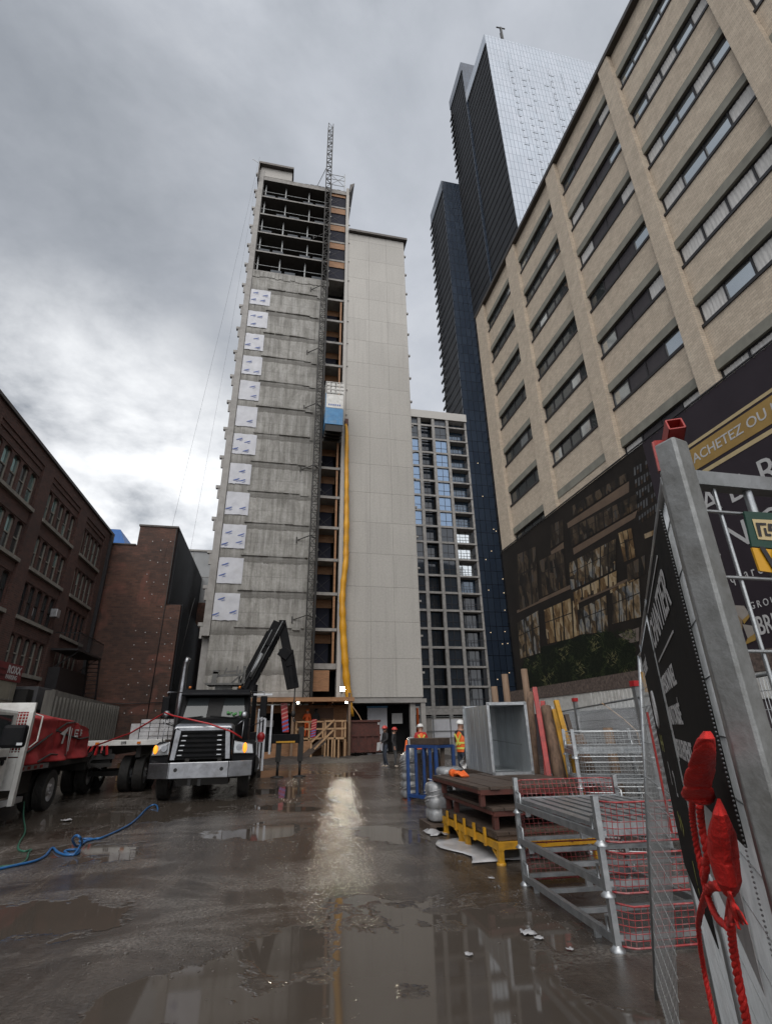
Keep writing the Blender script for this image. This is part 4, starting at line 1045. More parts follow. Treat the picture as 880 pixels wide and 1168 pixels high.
# blind brick building
bl = thing('blind_brick_building', 'windowless brown brick building with stepped roof and rows of white tie plates', 'building', (-11, 50, 0))
q = MB(); q.box(-40, -12.12, 44, 75, 0, 16.35); q.box(-12.12, -9.07, 44, 75, 0, 18.1); q.box(-9.07, -7.9, 44, 70, 0, 11.35)
q.build('brick_wall', MT['brownbrick'], bl)
q = MB(); q.box(-12.2, -8.98, 43.92, 75, 18.1, 18.25); q.box(-40, -12.2, 43.92, 75, 16.35, 16.45); q.build('coping', MT['roofdark'], bl)
q = MB(); q.box(-9.05, -7.83, 44.5, 75, 11.36, 11.5); q.box(-9.06, -8.9, 44.3, 75, 11.5, 18.0); q.box(-7.89, -7.78, 44.4, 70, 0, 11.3); q.build('dark_side_face', MT['gd'], bl)  # dark sheets laid over the side faces and lower roof
r5 = random.Random(8); q = MB()
for j in range(15):
    z = 3.2 + j * .98
    for x in (-11.0 + .1, -10.2, -9.4, -8.6, -8.1):
        if x > -9.07 and z > 11: continue
        if r5.random() < .2: continue
        xx = x + r5.uniform(-.12, .12); zz = z + r5.uniform(-.2, .2); q.disc_profile((xx, 43.995, zz), (0, -1, 0), [(.045, 0), (.045, .02), (.0, .03)], 8)
q.each('tie_plate', MT['letter'], bl)
q = MB(); q.tube([(-9.15, 43.95, 1), (-9.1, 43.95, 10), (-9.12, 43.95, 18)], .035, 5); q.tube([(-14, 43.9, 3.9), (-11, 43.9, 3.7), (-8, 43.9, 3.8)], .03, 5); q.tube([(-7.85, 43.9, 2.0), (-7.0, 43.9, 11), (-6.9, 44.2, 12)], .025, 5); q.build('wall_cable', MT['cable'], bl)
gb_ = thing('grey_panel_building', 'light grey panelled building showing behind the blind brick wall', 'building', (-10, 62, 0))
q = MB(); q.box(-30, -5.5, 60, 80, 0, 21.3); q.build('panel_wall', mat('light_grey_panel', (.30, .31, .32), (.25, .26, .27), .8, .6), gb_)
q = MB(); [q.box(-30, -5.5, 59.96, 59.999, z, z + .06) for z in (15.2, 18.2)]; q.box(-30, -5.4, 59.85, 80, 21.3, 21.5); [q.box(x, x + .05, 59.965, 59.999, 12, 21.2) for x in (-10.2, -7.9)]; q.build('panel_joint', MT['conc_trim'], gb_)
q = MB(); q.box(-14, -5.5, 59.5, 60 - .05, 0, 15.1); q.build('brick_base', MT['brownbrick'], gb_)
bt = thing('blue_roof_shelter', 'bright blue tarpaulin shelter with an orange brick end behind the warehouse roof', 'shelter', (-20, 60, 0))
q = MB(); q.prism([(-20.2, 61, 20), (-20.2, 61, 23.9), (-18.9, 61, 23.9), (-17.6, 61, 21)], (0, 5, 0)); q.build('tarpaulin', mat('bright_blue_tarp', (.015, .13, .42), (.012, .1, .34), 1, .5), bt)
q = MB(); q.box(-23, -20.21, 61.2, 66, 0, 23.7); q.build('end_wall', brick('orange_brick', (.22, .08, .045), (.17, .06, .035), (.1, .08, .07)), bt)
q = MB(); q.box(-23.1, -20.22, 61.1, 66, 23.72, 24.0); q.build('end_coping', MT['stone'], bt)
# ribbed concrete wall behind the trucks
rw = thing('ribbed_concrete_wall', 'long stained ribbed concrete wall behind the parked trucks', 'wall', (-11.5, 42, 0))
q = MB(); q.prism([(-11.2, 31.2, 0), (-11.2, 31.2, 3.80), (-11.2, 43.9, 3.55), (-11.2, 43.9, 0)], (-.5, 0, 0)); q.build('wall_panel', mat('streaked_concrete', (.20, .19, .17), (.11, .105, .095), 1.4, .85, 0, .4, 12, (.05, .048, .045), 1.1, .7, stretch=(3, 3, .25)), rw)
q = MB(); y = 31.4
while y < 43.7: q.box(-11.199, -11.10, y, y + .16, 0, 3.5); y += .55
q.build('wall_rib', mat('rib_concrete', (.20, .19, .17), (.12, .115, .105), 1.4, .85, 0, .4, 12, stretch=(3, 3, .25)), rw)
# sky cables beside the tower
sw = MB(); sw.tube([(-5.5, 39, 62), (-6.6, 37, 36), (-7.8, 35, 12)], .007, 4); o = sw.build('hanging_cable', MT['cable']); tag(o, 'thin cable slanting down left of the concrete tower, the outer one', 'cable', 'thin cables beside the tower')
sw = MB(); sw.tube([(-5.6, 39.3, 58), (-6.0, 38.4, 36), (-6.6, 37.4, 14)], .006, 4); o = sw.build('hanging_cable', MT['cable']); tag(o, 'thin cable slanting down left of the concrete tower, the inner one nearer the wall', 'cable', 'thin cables beside the tower')
# ================================================================== vehicles
def wheel(parent, c, R, w, axis=(1, 0, 0), rimside=1, rim='alu', dish=.05):
    """tyre with tread grooves (part) and rim (sub-part); rimside = sign along axis of the visible rim"""
    q = MB(); ax = Vector(axis)
    prof = [(R * .58, -w / 2 * .92), (R * .80, -w / 2), (R * .93, -w / 2 * .96), (R * .985, -w / 2 * .8)]
    for i in range(7):
        o = -w / 2 * .74 + w * .74 * i / 6
        prof += [(R, o - .004), (R, o + w * .055)] + ([(R - .018, o + w * .06), (R - .018, o + w * .115)] if i < 6 else [])
    prof += [(R * .985, w / 2 * .86), (R * .93, w / 2 * .96), (R * .80, w / 2), (R * .58, w / 2 * .92)]
    q.disc_profile(c, axis, prof, 32)
    t = q.build('wheel', MT['rubber'], parent)
    q = MB(); s = rimside
    q.disc_profile(c, axis, [(R * .60, s * w * .42), (R * .56, s * w * .44), (R * .52, s * (w * .44 - dish)), (R * .30, s * (w * .40 - dish)), (R * .28, s * (w * .46)), (R * .12, s * (w * .48)), (0.0, s * (w * .48))], 24)
    q.disc_profile(c, axis, [(R * .58, -s * w * .40), (R * .4, -s * w * .2), (0, -s * w * .2)], 16)
    a = ax.orthogonal().normalized(); b = ax.cross(a)
    for i in range(8):
        th = 2 * PI * i / 8; p = Vector(c) + (a * math.cos(th) + b * math.sin(th)) * R * .2; q.cyl(p + ax * s * (w * .44), p + ax * s * (w * .53), R * .03, 6)
    q.build('rim', MT[rim], t)
    return t
MT['amber_on'] = emis('lit_amber_lens', (1, .30, .02), .9)
MT['amber'] = mat('amber_lens', (.55, .16, .01), (.45, .12, .01), 8, .25, 0, .0)
MT['lens'] = glass('headlamp_lens', (.32, .33, .34), .08, .15, .9, .5)
MT['cabglass'] = glass('windshield_glass', (.05, .058, .062), .05, .02, .35, .05)
MT['interior'] = mat('cab_interior', (.012, .012, .013), (.02, .02, .02), 4, .8)
MT['rackgrey'] = mat('dirty_rack_grey', (.12, .12, .115), (.07, .07, .068), 7, .6, .3, .2, 40, (.04, .037, .033), 4, .5)
bt_ = thing('boom_truck', 'black boom truck with chrome bumper, raised folded crane arm and lit amber turn signals', 'truck', (-1.65, 18, 0))
# bumper in three sections
q = MB()
q.prism([(-2.42, 14.98, .55), (-.98, 14.98, .55), (-.98, 14.98, .92), (-2.42, 14.98, .92)], (0, .12, 0))
q.prism([(-2.95, 15.22, .56), (-2.424, 15.0, .55), (-2.424, 15.0, .915), (-2.95, 15.22, .91)], (0, .1, 0))
q.prism([(-.976, 15.0, .55), (-.40, 15.16, .56), (-.40, 15.16, .92), (-.976, 15.0, .92)], (0, .1, 0))
bmp = q.build('bumper', MT['chrome'], bt_, bevel=.015)
q = MB()
for x in (-2.26, -1.15): q.cyl((x, 14.972, .75), (x, 15.0, .75), .045, 14)
for x in (-1.90, -1.66): q.box(x - .04, x + .04, 15.0, 15.1, .38, .54)
q.build('tow_hole', MT['interior'], bmp)
# hood with grille surround
q = MB()
def hood_ring(y, xl, xr, z0, z1, r_):
    n = 5; pts = [(xl - .04, y, z0)]
    for i in range(n + 1):
        t = PI - PI / 2 * i / n; pts.append((xl + r_ + r_ * math.cos(t), y, z1 - r_ + r_ * math.sin(t)))
    for i in range(n + 1):
        t = PI / 2 - PI / 2 * i / n; pts.append((xr - r_ + r_ * math.cos(t), y, z1 - r_ + r_ * math.sin(t)))
    pts.append((xr + .04, y, z0)); return pts
q.grid([hood_ring(15.30, -2.44, -1.0, .95, 1.74, .10), hood_ring(15.42, -2.47, -.97, .95, 1.79, .12), hood_ring(15.9, -2.50, -.92, 1.0, 1.86, .14), hood_ring(16.75, -2.56, -.76, 1.1, 1.98, .14)])
q.build('hood', MT['black'], bt_)
q = MB()
q.grid([hood_ring(15.24, -2.47, -.985, .97, 1.72, .08), hood_ring(15.26, -2.49, -.965, .95, 1.78, .10), hood_ring(15.52, -2.505, -.95, .95, 1.835, .12)])
q.prism([(-2.47, 15.24, .97), (-2.36, 15.24, .97), (-2.28, 15.24, 1.66), (-2.41, 15.24, 1.70)], (0, .1, 0)); q.prism([(-1.10, 15.24, .97), (-.99, 15.24, .97), (-1.05, 15.24, 1.70), (-1.16, 15.24, 1.66)], (0, .1, 0))
q.prism([(-2.28, 15.239, 1.66), (-1.16, 15.239, 1.66), (-1.06, 15.239, 1.735), (-2.40, 15.239, 1.735)], (0, .1, 0))
q.build('grille_surround', MT['chrome'], bt_)
q = MB(); q.prism([(-2.37, 15.33, .97), (-1.09, 15.33, .97), (-1.15, 15.33, 1.67), (-2.29, 15.33, 1.67)], (0, .05, 0))
gr_ = q.build('grille', MT['interior'], bt_)
q = MB()
for i in range(6):
    z = 1.03 + i * .115; f = (z - .97) / .7; xl = -2.37 + .08 * f; xr = -1.09 - .06 * f
    q.prism([(xl, 15.25, z), (xl, 15.33, z + .015), (xl, 15.33, z + .075), (xl, 15.25, z + .06)], (xr - xl, 0, 0))
q.build('grille_slat', MT['black'], gr_, bevel=.006)
q = MB()
for i in range(5):
    z = 1.075 + i * .115
    for x in (-2.17, -1.30): q.box(x - .055 - .02 * (4 - i) * (1 if x < -2 else -.3), x + .055 - .02 * (4 - i) * (1 if x < -2 else -.3), 15.235, 15.25, z - .012, z + .012)
q.build('grille_marker', MT['alu'], gr_)
# fenders, lamps
for sx, xi, xo in ((-1, -2.50, -2.97), (1, -.93, -.37)):
    q = MB(); prof = []
    for i in range(11):
        t = PI * i / 10; prof.append((16.05 - .72 * math.cos(t), .62 + .76 * math.sin(t) ** .8))
    rows = [[(xi, y, z) for y, z in prof], [(xo - sx * .06, y, z) for y, z in prof], [(xo, y, z - .05) for y, z in prof], [(xo, y, z - .16) for y, z in prof]]
    q.grid(rows); q.prism([(xi, 15.32, .93), (xo, 15.4, .93), (xo, 15.42, 1.2), (xi, 15.32, 1.42)], (0, .12, 0))
    q.build('fender', MT['black'], bt_, solid=.03)
    q = MB()
    x0, x1 = (xi - .02, xo + .02) if sx < 0 else (xi + .02, xo - .02)
    q.prism([(x0, 15.25, 1.09), (x1, 15.32, 1.07), (x1 + (.04 if sx < 0 else -.04), 15.36, 1.30), (x0, 15.27, 1.40)], (0, .10, 0))
    h = q.build('headlight', MT['lens'], bt_, bevel=.02)
    q = MB(); xm = x0 + (x1 - x0) * (.78 if sx < 0 else .55)
    q.ball((xm, 15.30 if sx < 0 else 15.27, 1.22), .055, .04, .105 if sx < 0 else .125); q.build('turn_signal', MT['amber_on'], h)
    q = MB(); q.cyl((x0 + (x1 - x0) * .28, 15.235, 1.24), (x0 + (x1 - x0) * .28, 15.27, 1.24), .075, 16); q.build('reflector', MT['chrome'], h)
# cab
q = MB()
q.prism([(-2.62, 16.7, 1.15), (-2.62, 16.7, 1.98), (-2.62, 17.0, 2.66), (-2.62, 18.35, 2.72), (-2.62, 18.4, 1.15)], (1.98, 0, 0))
q.build('cab_shell', MT['black'], bt_, bevel=.05)
q = MB(); q.prism([(-2.60, 16.78, 2.66), (-2.60, 16.95, 2.80), (-2.60, 18.3, 2.84), (-2.60, 18.4, 2.68)], (1.94, 0, 0)); q.build('roof', MT['black'], bt_, bevel=.05)
q = MB(); q.prism([(-2.60, 16.62, 2.60), (-2.60, 16.86, 2.68), (-2.60, 16.86, 2.72), (-2.60, 16.6, 2.64)], (1.94, 0, 0)); q.build('sun_visor', MT['black'], bt_, bevel=.01)
def wsp(x, f, o=.012):                  # point on the sloping windshield, f 0 bottom .. 1 top
    return (x, 16.7 + .30 * f - o, 1.98 + .68 * f)
q = MB()
q.poly([wsp(-2.50, .05), wsp(-1.86, .05), wsp(-1.84, .86), wsp(-2.42, .86)]); q.poly([wsp(-1.44, .05), wsp(-.76, .05), wsp(-.84, .86), wsp(-1.40, .86)])
ws_ = q.build('windshield', MT['cabglass'], bt_)
q = MB(); q.poly([wsp(-1.85, .05, .006), wsp(-1.45, .05, .006), wsp(-1.41, .86, .006), wsp(-1.83, .86, .006)]); q.build('dark_centre', MT['interior'], ws_)
q = MB(); q.bar(wsp(-2.45, .03, .03), wsp(-1.95, .10, .03), .02); q.bar(wsp(-1.75, .12, .03), wsp(-1.05, .02, .03), .02); q.bar(wsp(-1.2, .02, .03), wsp(-.85, .12, .03), .02); q.each('wiper', MT['interior'], bt_)
q = MB(); rr = random.Random(1)
for i in range(26): q.ball((-1.0 + rr.uniform(-.28, .22), 16.73 + rr.uniform(-.03, .05), 2.02 + rr.uniform(0, .13)), rr.uniform(.02, .05), None, None, 6, 4)
q.build('green_netting', mat('green_netting', (.05, .2, .06), (.12, .3, .12), 12, .7, 0, .5), bt_)
for x0, x1, y in ((-2.63, -2.625, 0), (-.645, -.635, 0)):
    q = MB(); q.prism([(x0, 16.95, 2.0), (x0, 17.1, 2.58), (x0, 17.85, 2.6), (x0, 17.85, 2.0)], (x1 - x0, 0, 0)); q.build('door_window', MT['cabglass'], bt_)
# mirrors
for sx, x in ((-1, -2.98), (1, -.24)):
    q = MB(); q.box(x - .10, x + .10, 16.45, 16.58, 2.0, 2.58); m_ = q.build('mirror', MT['black'], bt_, bevel=.03)
    q = MB(); q.tube([(x, 16.52, 2.62), (x, 16.52, 2.70), (x - sx * .36, 16.9, 2.72)], .014, 6); q.tube([(x, 16.52, 1.98), (x, 16.52, 1.88), (x - sx * .36, 16.9, 1.75)], .014, 6); q.build('mirror_bracket', MT['chrome'], m_)
for x, z in ((-2.83, 2.08), (-.74, 2.04)):
    q = MB(); q.ball((x, 15.95, z), .105, .07, .105); m_ = q.build('hood_mirror', MT['chrome'], bt_)
    q = MB(); q.tube([(x, 16.0, z - .08), (x - .02, 16.0, 1.5), (x, 16.0, 1.36)], .012, 6); q.tube([(x, 16.0, z - .1), (x + (.3 if x < -2 else -.3), 16.1, z - .35)], .010, 6); q.build('mirror_stem', MT['chrome'], m_)
# exhaust
q = MB(); q.tube([(-2.84, 18.0, .9), (-2.84, 18.0, 2.55), (-2.83, 18.0, 3.55), (-2.81, 17.97, 3.72), (-2.74, 17.93, 3.84)], [.09, .12, .085, .085, .085], 14); q.build('exhaust_stack', MT['chrome'], bt_)
# chassis and deck
q = MB()
for x in (-2.05, -1.25): q.box(x - .05, x + .05, 15.3, 27.0, .75, 1.0)
q.box(-2.3, -1.0, 15.6, 16.4, .35, .74); q.box(-2.55, -.75, 16.45, 18.3, .55, 1.14); q.bar((-2.5, 16.05, .52), (-.8, 16.05, .52), .14)
q.cyl((-2.75, 17.2, .7), (-2.75, 19, .7), .28, 16); q.cyl((-.55, 17.4, .7), (-.55, 18.9, .7), .28, 16)
for y in (23.6, 25.0): q.bar((-2.5, y, .52), (-.8, y, .52), .16)
q.build('chassis', MT['darksteel'], bt_)
q = MB(); q.box(-2.85, -.45, 19.0, 27.2, 1.12, 1.26); q.box(-2.87, -.43, 26.9, 27.22, 1.0, 1.25); q.build('flat_deck', MT['oldwood'], bt_)
q = MB()
for x in (-.40, -.30): 
    q.bar((x, 18.6, .5), (x, 18.6, 2.3 if x < -.35 else 2.05), .06)
q.bar((-.18, 18.6, .45), (-.18, 18.6, 2.0), .07); q.bar((-.45, 18.6, 1.3), (-.18, 18.6, 1.3), .05); q.bar((-.45, 18.6, 2.0), (-.18, 18.6, 2.0), .05); q.bar((-.62, 18.5, 2.75), (.0, 18.5, 2.75), .06)
q.bar((.02, 19.2, .9), (.02, 19.2, 2.45), .07)
q.build('side_rack', MT['alu'], bt_)
q = MB(); q.ball((-.28, 18.5, 1.45), .13, .1, .14); q.box(-.36, -.2, 18.4, 18.5, 1.30, 1.36); q.build('red_lamp', MT['red_plastic'], bt_)
for x, rs in ((-2.63, -1), (-.62, 1)): wheel(bt_, (x, 16.05, .53), .53, .30, (1, 0, 0), rs)
for y in (23.6, 25.0):
    for x, rs in ((-2.72, -1), (-2.36, -1), (-.94, 1), (-.58, 1)): wheel(bt_, (x, y, .52), .52, .27, (1, 0, 0), rs)
# roof platform with frame
q = MB()
q.prism([(-2.05, 17.5, 2.98), (-1.0, 17.5, 2.98), (-.95, 17.5, 3.04), (-2.15, 17.5, 3.04)], (0, .8, 0)); q.bar((-1.55, 17.9, 2.83), (-1.55, 17.9, 3.0), .5)
q.bar((-1.9, 18.0, 3.04), (-1.85, 18.0, 3.42), .16, .12); q.bar((-1.95, 18.0, 3.42), (-1.75, 18.0, 3.42), .12); q.bar((-.98, 18.1, 3.0), (-.96, 18.1, 3.62), .09); q.bar((-1.1, 18.1, 3.0), (-1.1, 18.1, 3.5), .06)
q.bar((-1.8, 18.0, 3.3), (-1.0, 18.0, 3.34), .07); q.bar((-1.35, 18.0, 3.05), (-1.0, 18.0, 3.4), .05); q.bar((-1.6, 18.0, 3.32), (-1.52, 18.0, 3.55), .04); q.bar((-1.52, 18.0, 3.42), (-1.2, 18.0, 3.46), .04); q.bar((-1.2, 18.0, 3.34), (-1.18, 18.0, 3.6), .05)
q.build('roof_frame', MT['rackgrey'], bt_)
q = MB()
for x in (-1.0, -2.45): q.cyl((x, 17.0, 2.83), (x, 17.0, 2.9), .035, 10)
q.each('marker_lamp', MT['amber'], bt_)
# crane
CY = 21.5
def cp(px, py, y=CY): p = at(px, py, Y=y); return Vector((p.x, y, p.z))
q = MB(); q.box(-1.25, -.35, CY - .35, CY + .35, 1.1, 1.6); q.cyl((-.8, CY, 1.6), (-.8, CY, 3.3), .22, 16); q.bar((-.9, CY + .2, 3.2), cp(284, 783) + V(-.1, .2, .15), .3, .5)
q.build('crane_column', MT['black'], bt_, bevel=.03)
A_, B_ = cp(277, 790), cp(318.5, 711)
q = MB(); d_ = (B_ - A_).normalized(); nrm_ = Vector((0, 1, 0)).cross(d_).normalized()
q.bar(A_, B_, .50, .44, up=(0, 1, 0)); q.bar(A_ - V(0, .26, 0) + d_ * .1, B_ - V(0, .26, 0) - d_ * .3, .2, .08, up=(0, 1, 0)); q.bar(A_ + nrm_ * .27 + d_ * .2, B_ + nrm_ * .27 - d_ * .5, .05, .4, up=(0, 1, 0)); q.bar(A_ - nrm_ * .27 + d_ * .2, B_ - nrm_ * .27 - d_ * .5, .05, .4, up=(0, 1, 0))
q.bar(A_ + d_ * 1.9 + nrm_ * .0 - V(0, .32, 0), A_ + d_ * 2.5 - V(0, .32, 0), .34, .1, up=(0, 1, 0))
q.box(B_.x - .02, B_.x + .26, CY - .24, CY + .24, B_.z - .1, B_.z + .1)
q.build('main_boom', MT['black'], bt_, bevel=.025)
q = MB(); q.tube([A_ - V(0, .36, 0) + d_ * .6, B_ - V(0, .36, 0) - d_ * 1.4], .055, 10); q.tube([A_ - V(.1, .34, 0) + d_ * .3, A_ - V(.12, .36, 0) + d_ * 2.6], .02, 6); q.tube([A_ - V(-.1, .34, 0) + d_ * .5, A_ - V(-.12, .36, 0) + d_ * 3.0], .02, 6); q.build('boom_cylinder', MT['galv_dull'], bt_)
q = MB(); q.bar(A_ - V(.06, .345, 0) + d_ * .8, A_ - V(.06, .345, 0) + d_ * 1.6, .03, .012, up=(0, 1, 0)); q.build('boom_decal', MT['alu'], bt_)
K1, K2, K3, K4 = cp(321, 713), cp(325.5, 742), cp(331, 760), cp(336.5, 785)
q = MB(); q.bar(K1 + V(0, 0, .1), K3, .34, .30, up=(0, 1, 0)); q.bar(cp(322, 740), cp(331, 786), .26, .22, up=(0, 1, 0)); q.build('knuckle_arm', MT['black'], bt_, bevel=.02)
q = MB(); q.bar(cp(330, 742), K4, .30, .26, up=(0, 1, 0)); q.bar(K2 + V(-.2, -.1, .0), K2 + V(.15, -.1, -.25), .4, .2, up=(0, 1, 0)); q.bar(cp(333, 748) - V(0, .2, 0), cp(336, 778) - V(0, .2, 0), .05, .05); q.build('telescopic_arm', MT['black'], bt_, bevel=.02)
q = MB(); q.bar(K4, K4 - V(.02, 0, .9), .05); q.ball(K4 - V(.02, 0, .95), .09, .07, .12); q.tube([K4 - V(.02, 0, 1.05), K4 - V(.0, 0, 1.2), K4 - V(-.06, 0, 1.24), K4 - V(-.07, 0, 1.15)], .025, 6); q.build('hook_block', MT['darksteel'], bt_)
q = MB(); q.box(-.6, 1.12, CY - .14, CY + .14, 1.18, 1.5); q.box(-.2, .1, CY - .2, CY + .2, .9, 1.5)
og = q.build('outrigger_beam', MT['black'], bt_, bevel=.015)
q = MB(); q.box(.25, .95, CY - .148, CY - .142, 1.20, 1.26); q.build('hazard_stripe', MT['yellow'], og)
for x, zt in ((1.18, 1.75), (.36, 1.2)):
    q = MB(); q.bar((x, CY - .0, .55), (x, CY, zt), .2); q.cyl((x, CY, .06), (x, CY, .6), .05, 10); q.disc_profile((x, CY, .02), (0, 0, 1), [(.24, 0), (.24, .03), (.05, .07)], 16); q.build('outrigger_leg', MT['darksteel'], bt_)
# red strap across the hood
sw = MB(); sw.tube([(-5.1, 17.9, 1.28), (-4.0, 17.3, 1.62), (-2.86, 15.9, 2.13), (-2.6, 15.6, 2.04), (-1.6, 15.15, 1.82), (-1.0, 15.12, 1.62), (-.72, 15.2, 1.46)], .022, 6)
o = sw.build('tie_strap', MT['red_plastic']); tag(o, 'red strap stretched from the trailer over the truck mirror to its headlight', 'strap')
# ------------------------------------------------------------------ flatbed trailer (behind, left of the truck)
ft = thing('flatbed_trailer', 'flatbed trailer with dual wheels and a white rear rail standing left of the black truck', 'trailer', (-4.3, 22, 0))
q = MB(); q.box(-5.9, -3.2, 18.05, 29, 1.30, 1.42); q.build('deck', MT['oldwood'], ft)
q = MB(); q.box(-5.92, -3.18, 17.95, 18.045, 1.29, 1.44); q.box(-3.19, -3.14, 18.05, 29, 1.28, 1.44); rl_ = q.build('rear_rail', MT['white'], ft, bevel=.01)
q = MB(); q.text('375', (-4.35, 17.945, 1.33), (1, 0, 0), (0, 0, 1), .10, .004); q.build('rail_number', MT['frame'], rl_)
q = MB()
for x in (-3.85, -5.0): q.box(x - .05, x + .05, 17.92, 17.95, 1.33, 1.39)
q.each('marker_lamp', MT['amber'], rl_)
q = MB()
for x in (-5.3, -3.9): q.box(x - .07, x + .07, 18.3, 29, .95, 1.29)
for y in (18.9, 20.2): q.bar((-5.7, y, .5), (-3.5, y, .5), .14)
q.box(-5.8, -4.6, 18.1, 18.3, .75, 1.2); q.bar((-6.6, 17.6, .98), (-4.5, 18.1, 1.0), .14); q.bar((-6.5, 17.5, .75), (-4.55, 18.1, .78), .1)
rr = random.Random(6)
for i in range(22): q.bar((-5.9 + rr.uniform(-.6, 1.2), 17.7 + rr.uniform(0, .3), .7 + rr.uniform(0, .5)), (-5.9 + rr.uniform(-.6, 1.3), 17.7 + rr.uniform(0, .3), .7 + rr.uniform(0, .55)), .05)
q.build('chassis', MT['darksteel'], ft)
for y in (18.7, 20.0):
    for x, rs in ((-5.75, -1), (-5.4, -1), (-4.22, 1), (-3.82, 1)): wheel(ft, (x, y, .5), .5, .29, (1, 0, 0), rs)
q = MB()
for i in range(5): q.bar((-5.2 + i * .12, 17.9, 1.3), (-5.3 + i * .16, 17.85, 1.05 + .05 * (i % 2)), .05)
q.build('ratchet_straps', MT['red_plastic'], ft)
cb = MB(); rr = random.Random(12)
for j in range(3):
    for i in range(3): cb.box(-5.5 + i * .36 + rr.uniform(-.03, .03), -5.2 + i * .36, 18.75 + rr.uniform(0, .1) + 4, 23.6, .02 + j * .2, .2 + j * .2)
o = cb.build('timber_crib', MT['lumber']); tag(o, 'stack of pale timber blocks on the wet ground under the trailer', 'timber blocks')
pb = MB(); rr = random.Random(13)
for j in range(5):
    for i in range(4): pb.box(-3.95 + i * .28, -3.69 + i * .28, 18.3 + rr.uniform(-.03, .03), 19.4, 1.425 + j * .12, 1.535 + j * .12)
pb.box(-4.25, -4.0, 18.4, 19.2, 1.425, 1.9)
o = pb.build('bundle', [MT['sheet']]); tag(o, 'pale wrapped bundle stacked on the trailer deck beside the black truck', 'bundle')
# ------------------------------------------------------------------ white truck with a red tarpaulin load at the left edge
wt = thing('white_flatbed_truck', 'white flatbed truck with a black mirror and mesh headboard at the left edge', 'truck', (-6, 13.5, 0))
q = MB()
q.prism([(-4.98, 8.6, .55), (-4.98, 8.6, 1.28), (-4.98, 9.9, 1.36), (-4.98, 10.5, 2.02), (-4.98, 10.9, 2.1), (-4.98, 12.3, 2.08), (-4.98, 12.34, .62)], (-1.95, 0, 0))
q.build('cab_shell', MT['white'], wt, bevel=.06)
q = MB(); q.prism([(-4.972, 10.35, 1.42), (-4.972, 10.75, 1.98), (-4.972, 12.05, 1.98), (-4.972, 12.1, 1.42)], (-.004, 0, 0)); q.build('door_window', MT['cabglass'], wt)
q = MB(); q.box(-4.99, -4.965, 10.2, 12.2, .68, 1.38); dd = q.build('door', MT['white'], wt, bevel=.02)
q = MB(); q.box(-4.962, -4.935, 11.85, 12.1, 1.18, 1.24); q.cyl((-4.96, 12.0, 1.14), (-4.935, 12.0, 1.14), .05, 12); q.build('door_handle', MT['black'], dd)
q = MB(); q.poly([(-4.960, 10.6, 1.1), (-4.960, 11.75, 1.1), (-4.960, 11.7, 1.28), (-4.960, 10.9, 1.22)]); q.build('door_stripe', MT['red'], dd)
q = MB(); q.box(-4.43, -4.07, 10.42, 10.6, 1.42, 1.78); mm = q.build('mirror', MT['black'], wt, bevel=.05)
q = MB(); q.bar((-4.97, 10.75, 1.55), (-4.4, 10.52, 1.55), .05); q.bar((-4.97, 10.75, 1.46), (-4.4, 10.52, 1.46), .05); q.build('mirror_arm', MT['black'], mm)
q = MB(); q.box(-4.15, -4.064, 10.405, 10.42, 1.46, 1.50); q.build('signal_lens', MT['lens'], mm)
q = MB(); q.box(-4.99, -4.90, 9.9, 13.2, .36, .46); q.box(-4.97, -4.6, 10.2, 10.8, .22, .34); q.build('side_step', MT['alu'], wt)
q = MB(); q.box(-4.9, -4.55, 10.1, 10.75, .1, .21); q.build('step_bracket', MT['darksteel'], wt)
q = MB(); q.box(-4.72, -4.6, 10.06, 10.1, .13, .22); q.build('glowing_orange_reflector', emis('glowing_orange_reflector', (.7, .1, .01), .25), wt)  # reflector colour carries a faint glow of its own
# headboard
q = MB()
q.box(-7.05, -4.82, 12.55, 12.62, 2.06, 2.24); q.bar((-4.86, 12.58, .35), (-4.86, 12.58, 2.06), .09, .12); q.bar((-7.0, 12.58, .9), (-7.0, 12.58, 2.06), .09, .12); q.bar((-5.75, 12.58, 1.3), (-5.75, 12.58, 2.06), .06); q.box(-6.95, -4.92, 12.55, 12.6, 1.22, 1.30); q.box(-6.95, -4.92, 12.56, 12.59, .62, 1.2)
q.tube([(-4.84, 12.7, 2.02), (-4.70, 12.72, 1.98), (-4.70, 12.72, 1.5), (-4.82, 12.7, 1.38)], .018, 6)
q.build('headboard', MT['white'], wt, bevel=.008)
q = MB()
for i in range(34): q.bar((-6.95 + i * .06, 12.585, 1.3), (-6.95 + i * .06, 12.585, 2.06), .012)
for i in range(13): q.bar((-6.95, 12.58, 1.33 + i * .058), (-4.92, 12.58, 1.33 + i * .058), .012)
q.build('headboard_mesh', MT['white'], wt)
q = MB(); q.box(-7.05, -4.95, 12.7, 17.3, .92, 1.04); q.box(-6.4, -6.25, 9, 17.2, .6, .9); q.box(-5.75, -5.6, 9, 17.2, .6, .9); q.box(-7.0, -5.2, 12.6, 14.2, .45, .9); q.bar((-6.9, 14.95, .43), (-5.1, 14.95, .43), .12)
q.box(-7.0, -5.0, 17.2, 17.35, .7, 1.04)
q.build('flat_bed', MT['darksteel'], wt)
q = MB(); q.box(-4.949, -4.93, 12.7, 14.3, .93, 1.03); q.box(-5.4, -4.94, 12.72, 12.74, .93, 1.05); q.build('bed_edge', MT['alu'], wt)
q = MB()
for i in range(4): q.box(-4.929, -4.925, 12.85 + i * .32, 13.0 + i * .32, .95, 1.01)
q.each('reflective_tape', MT['red'], wt)
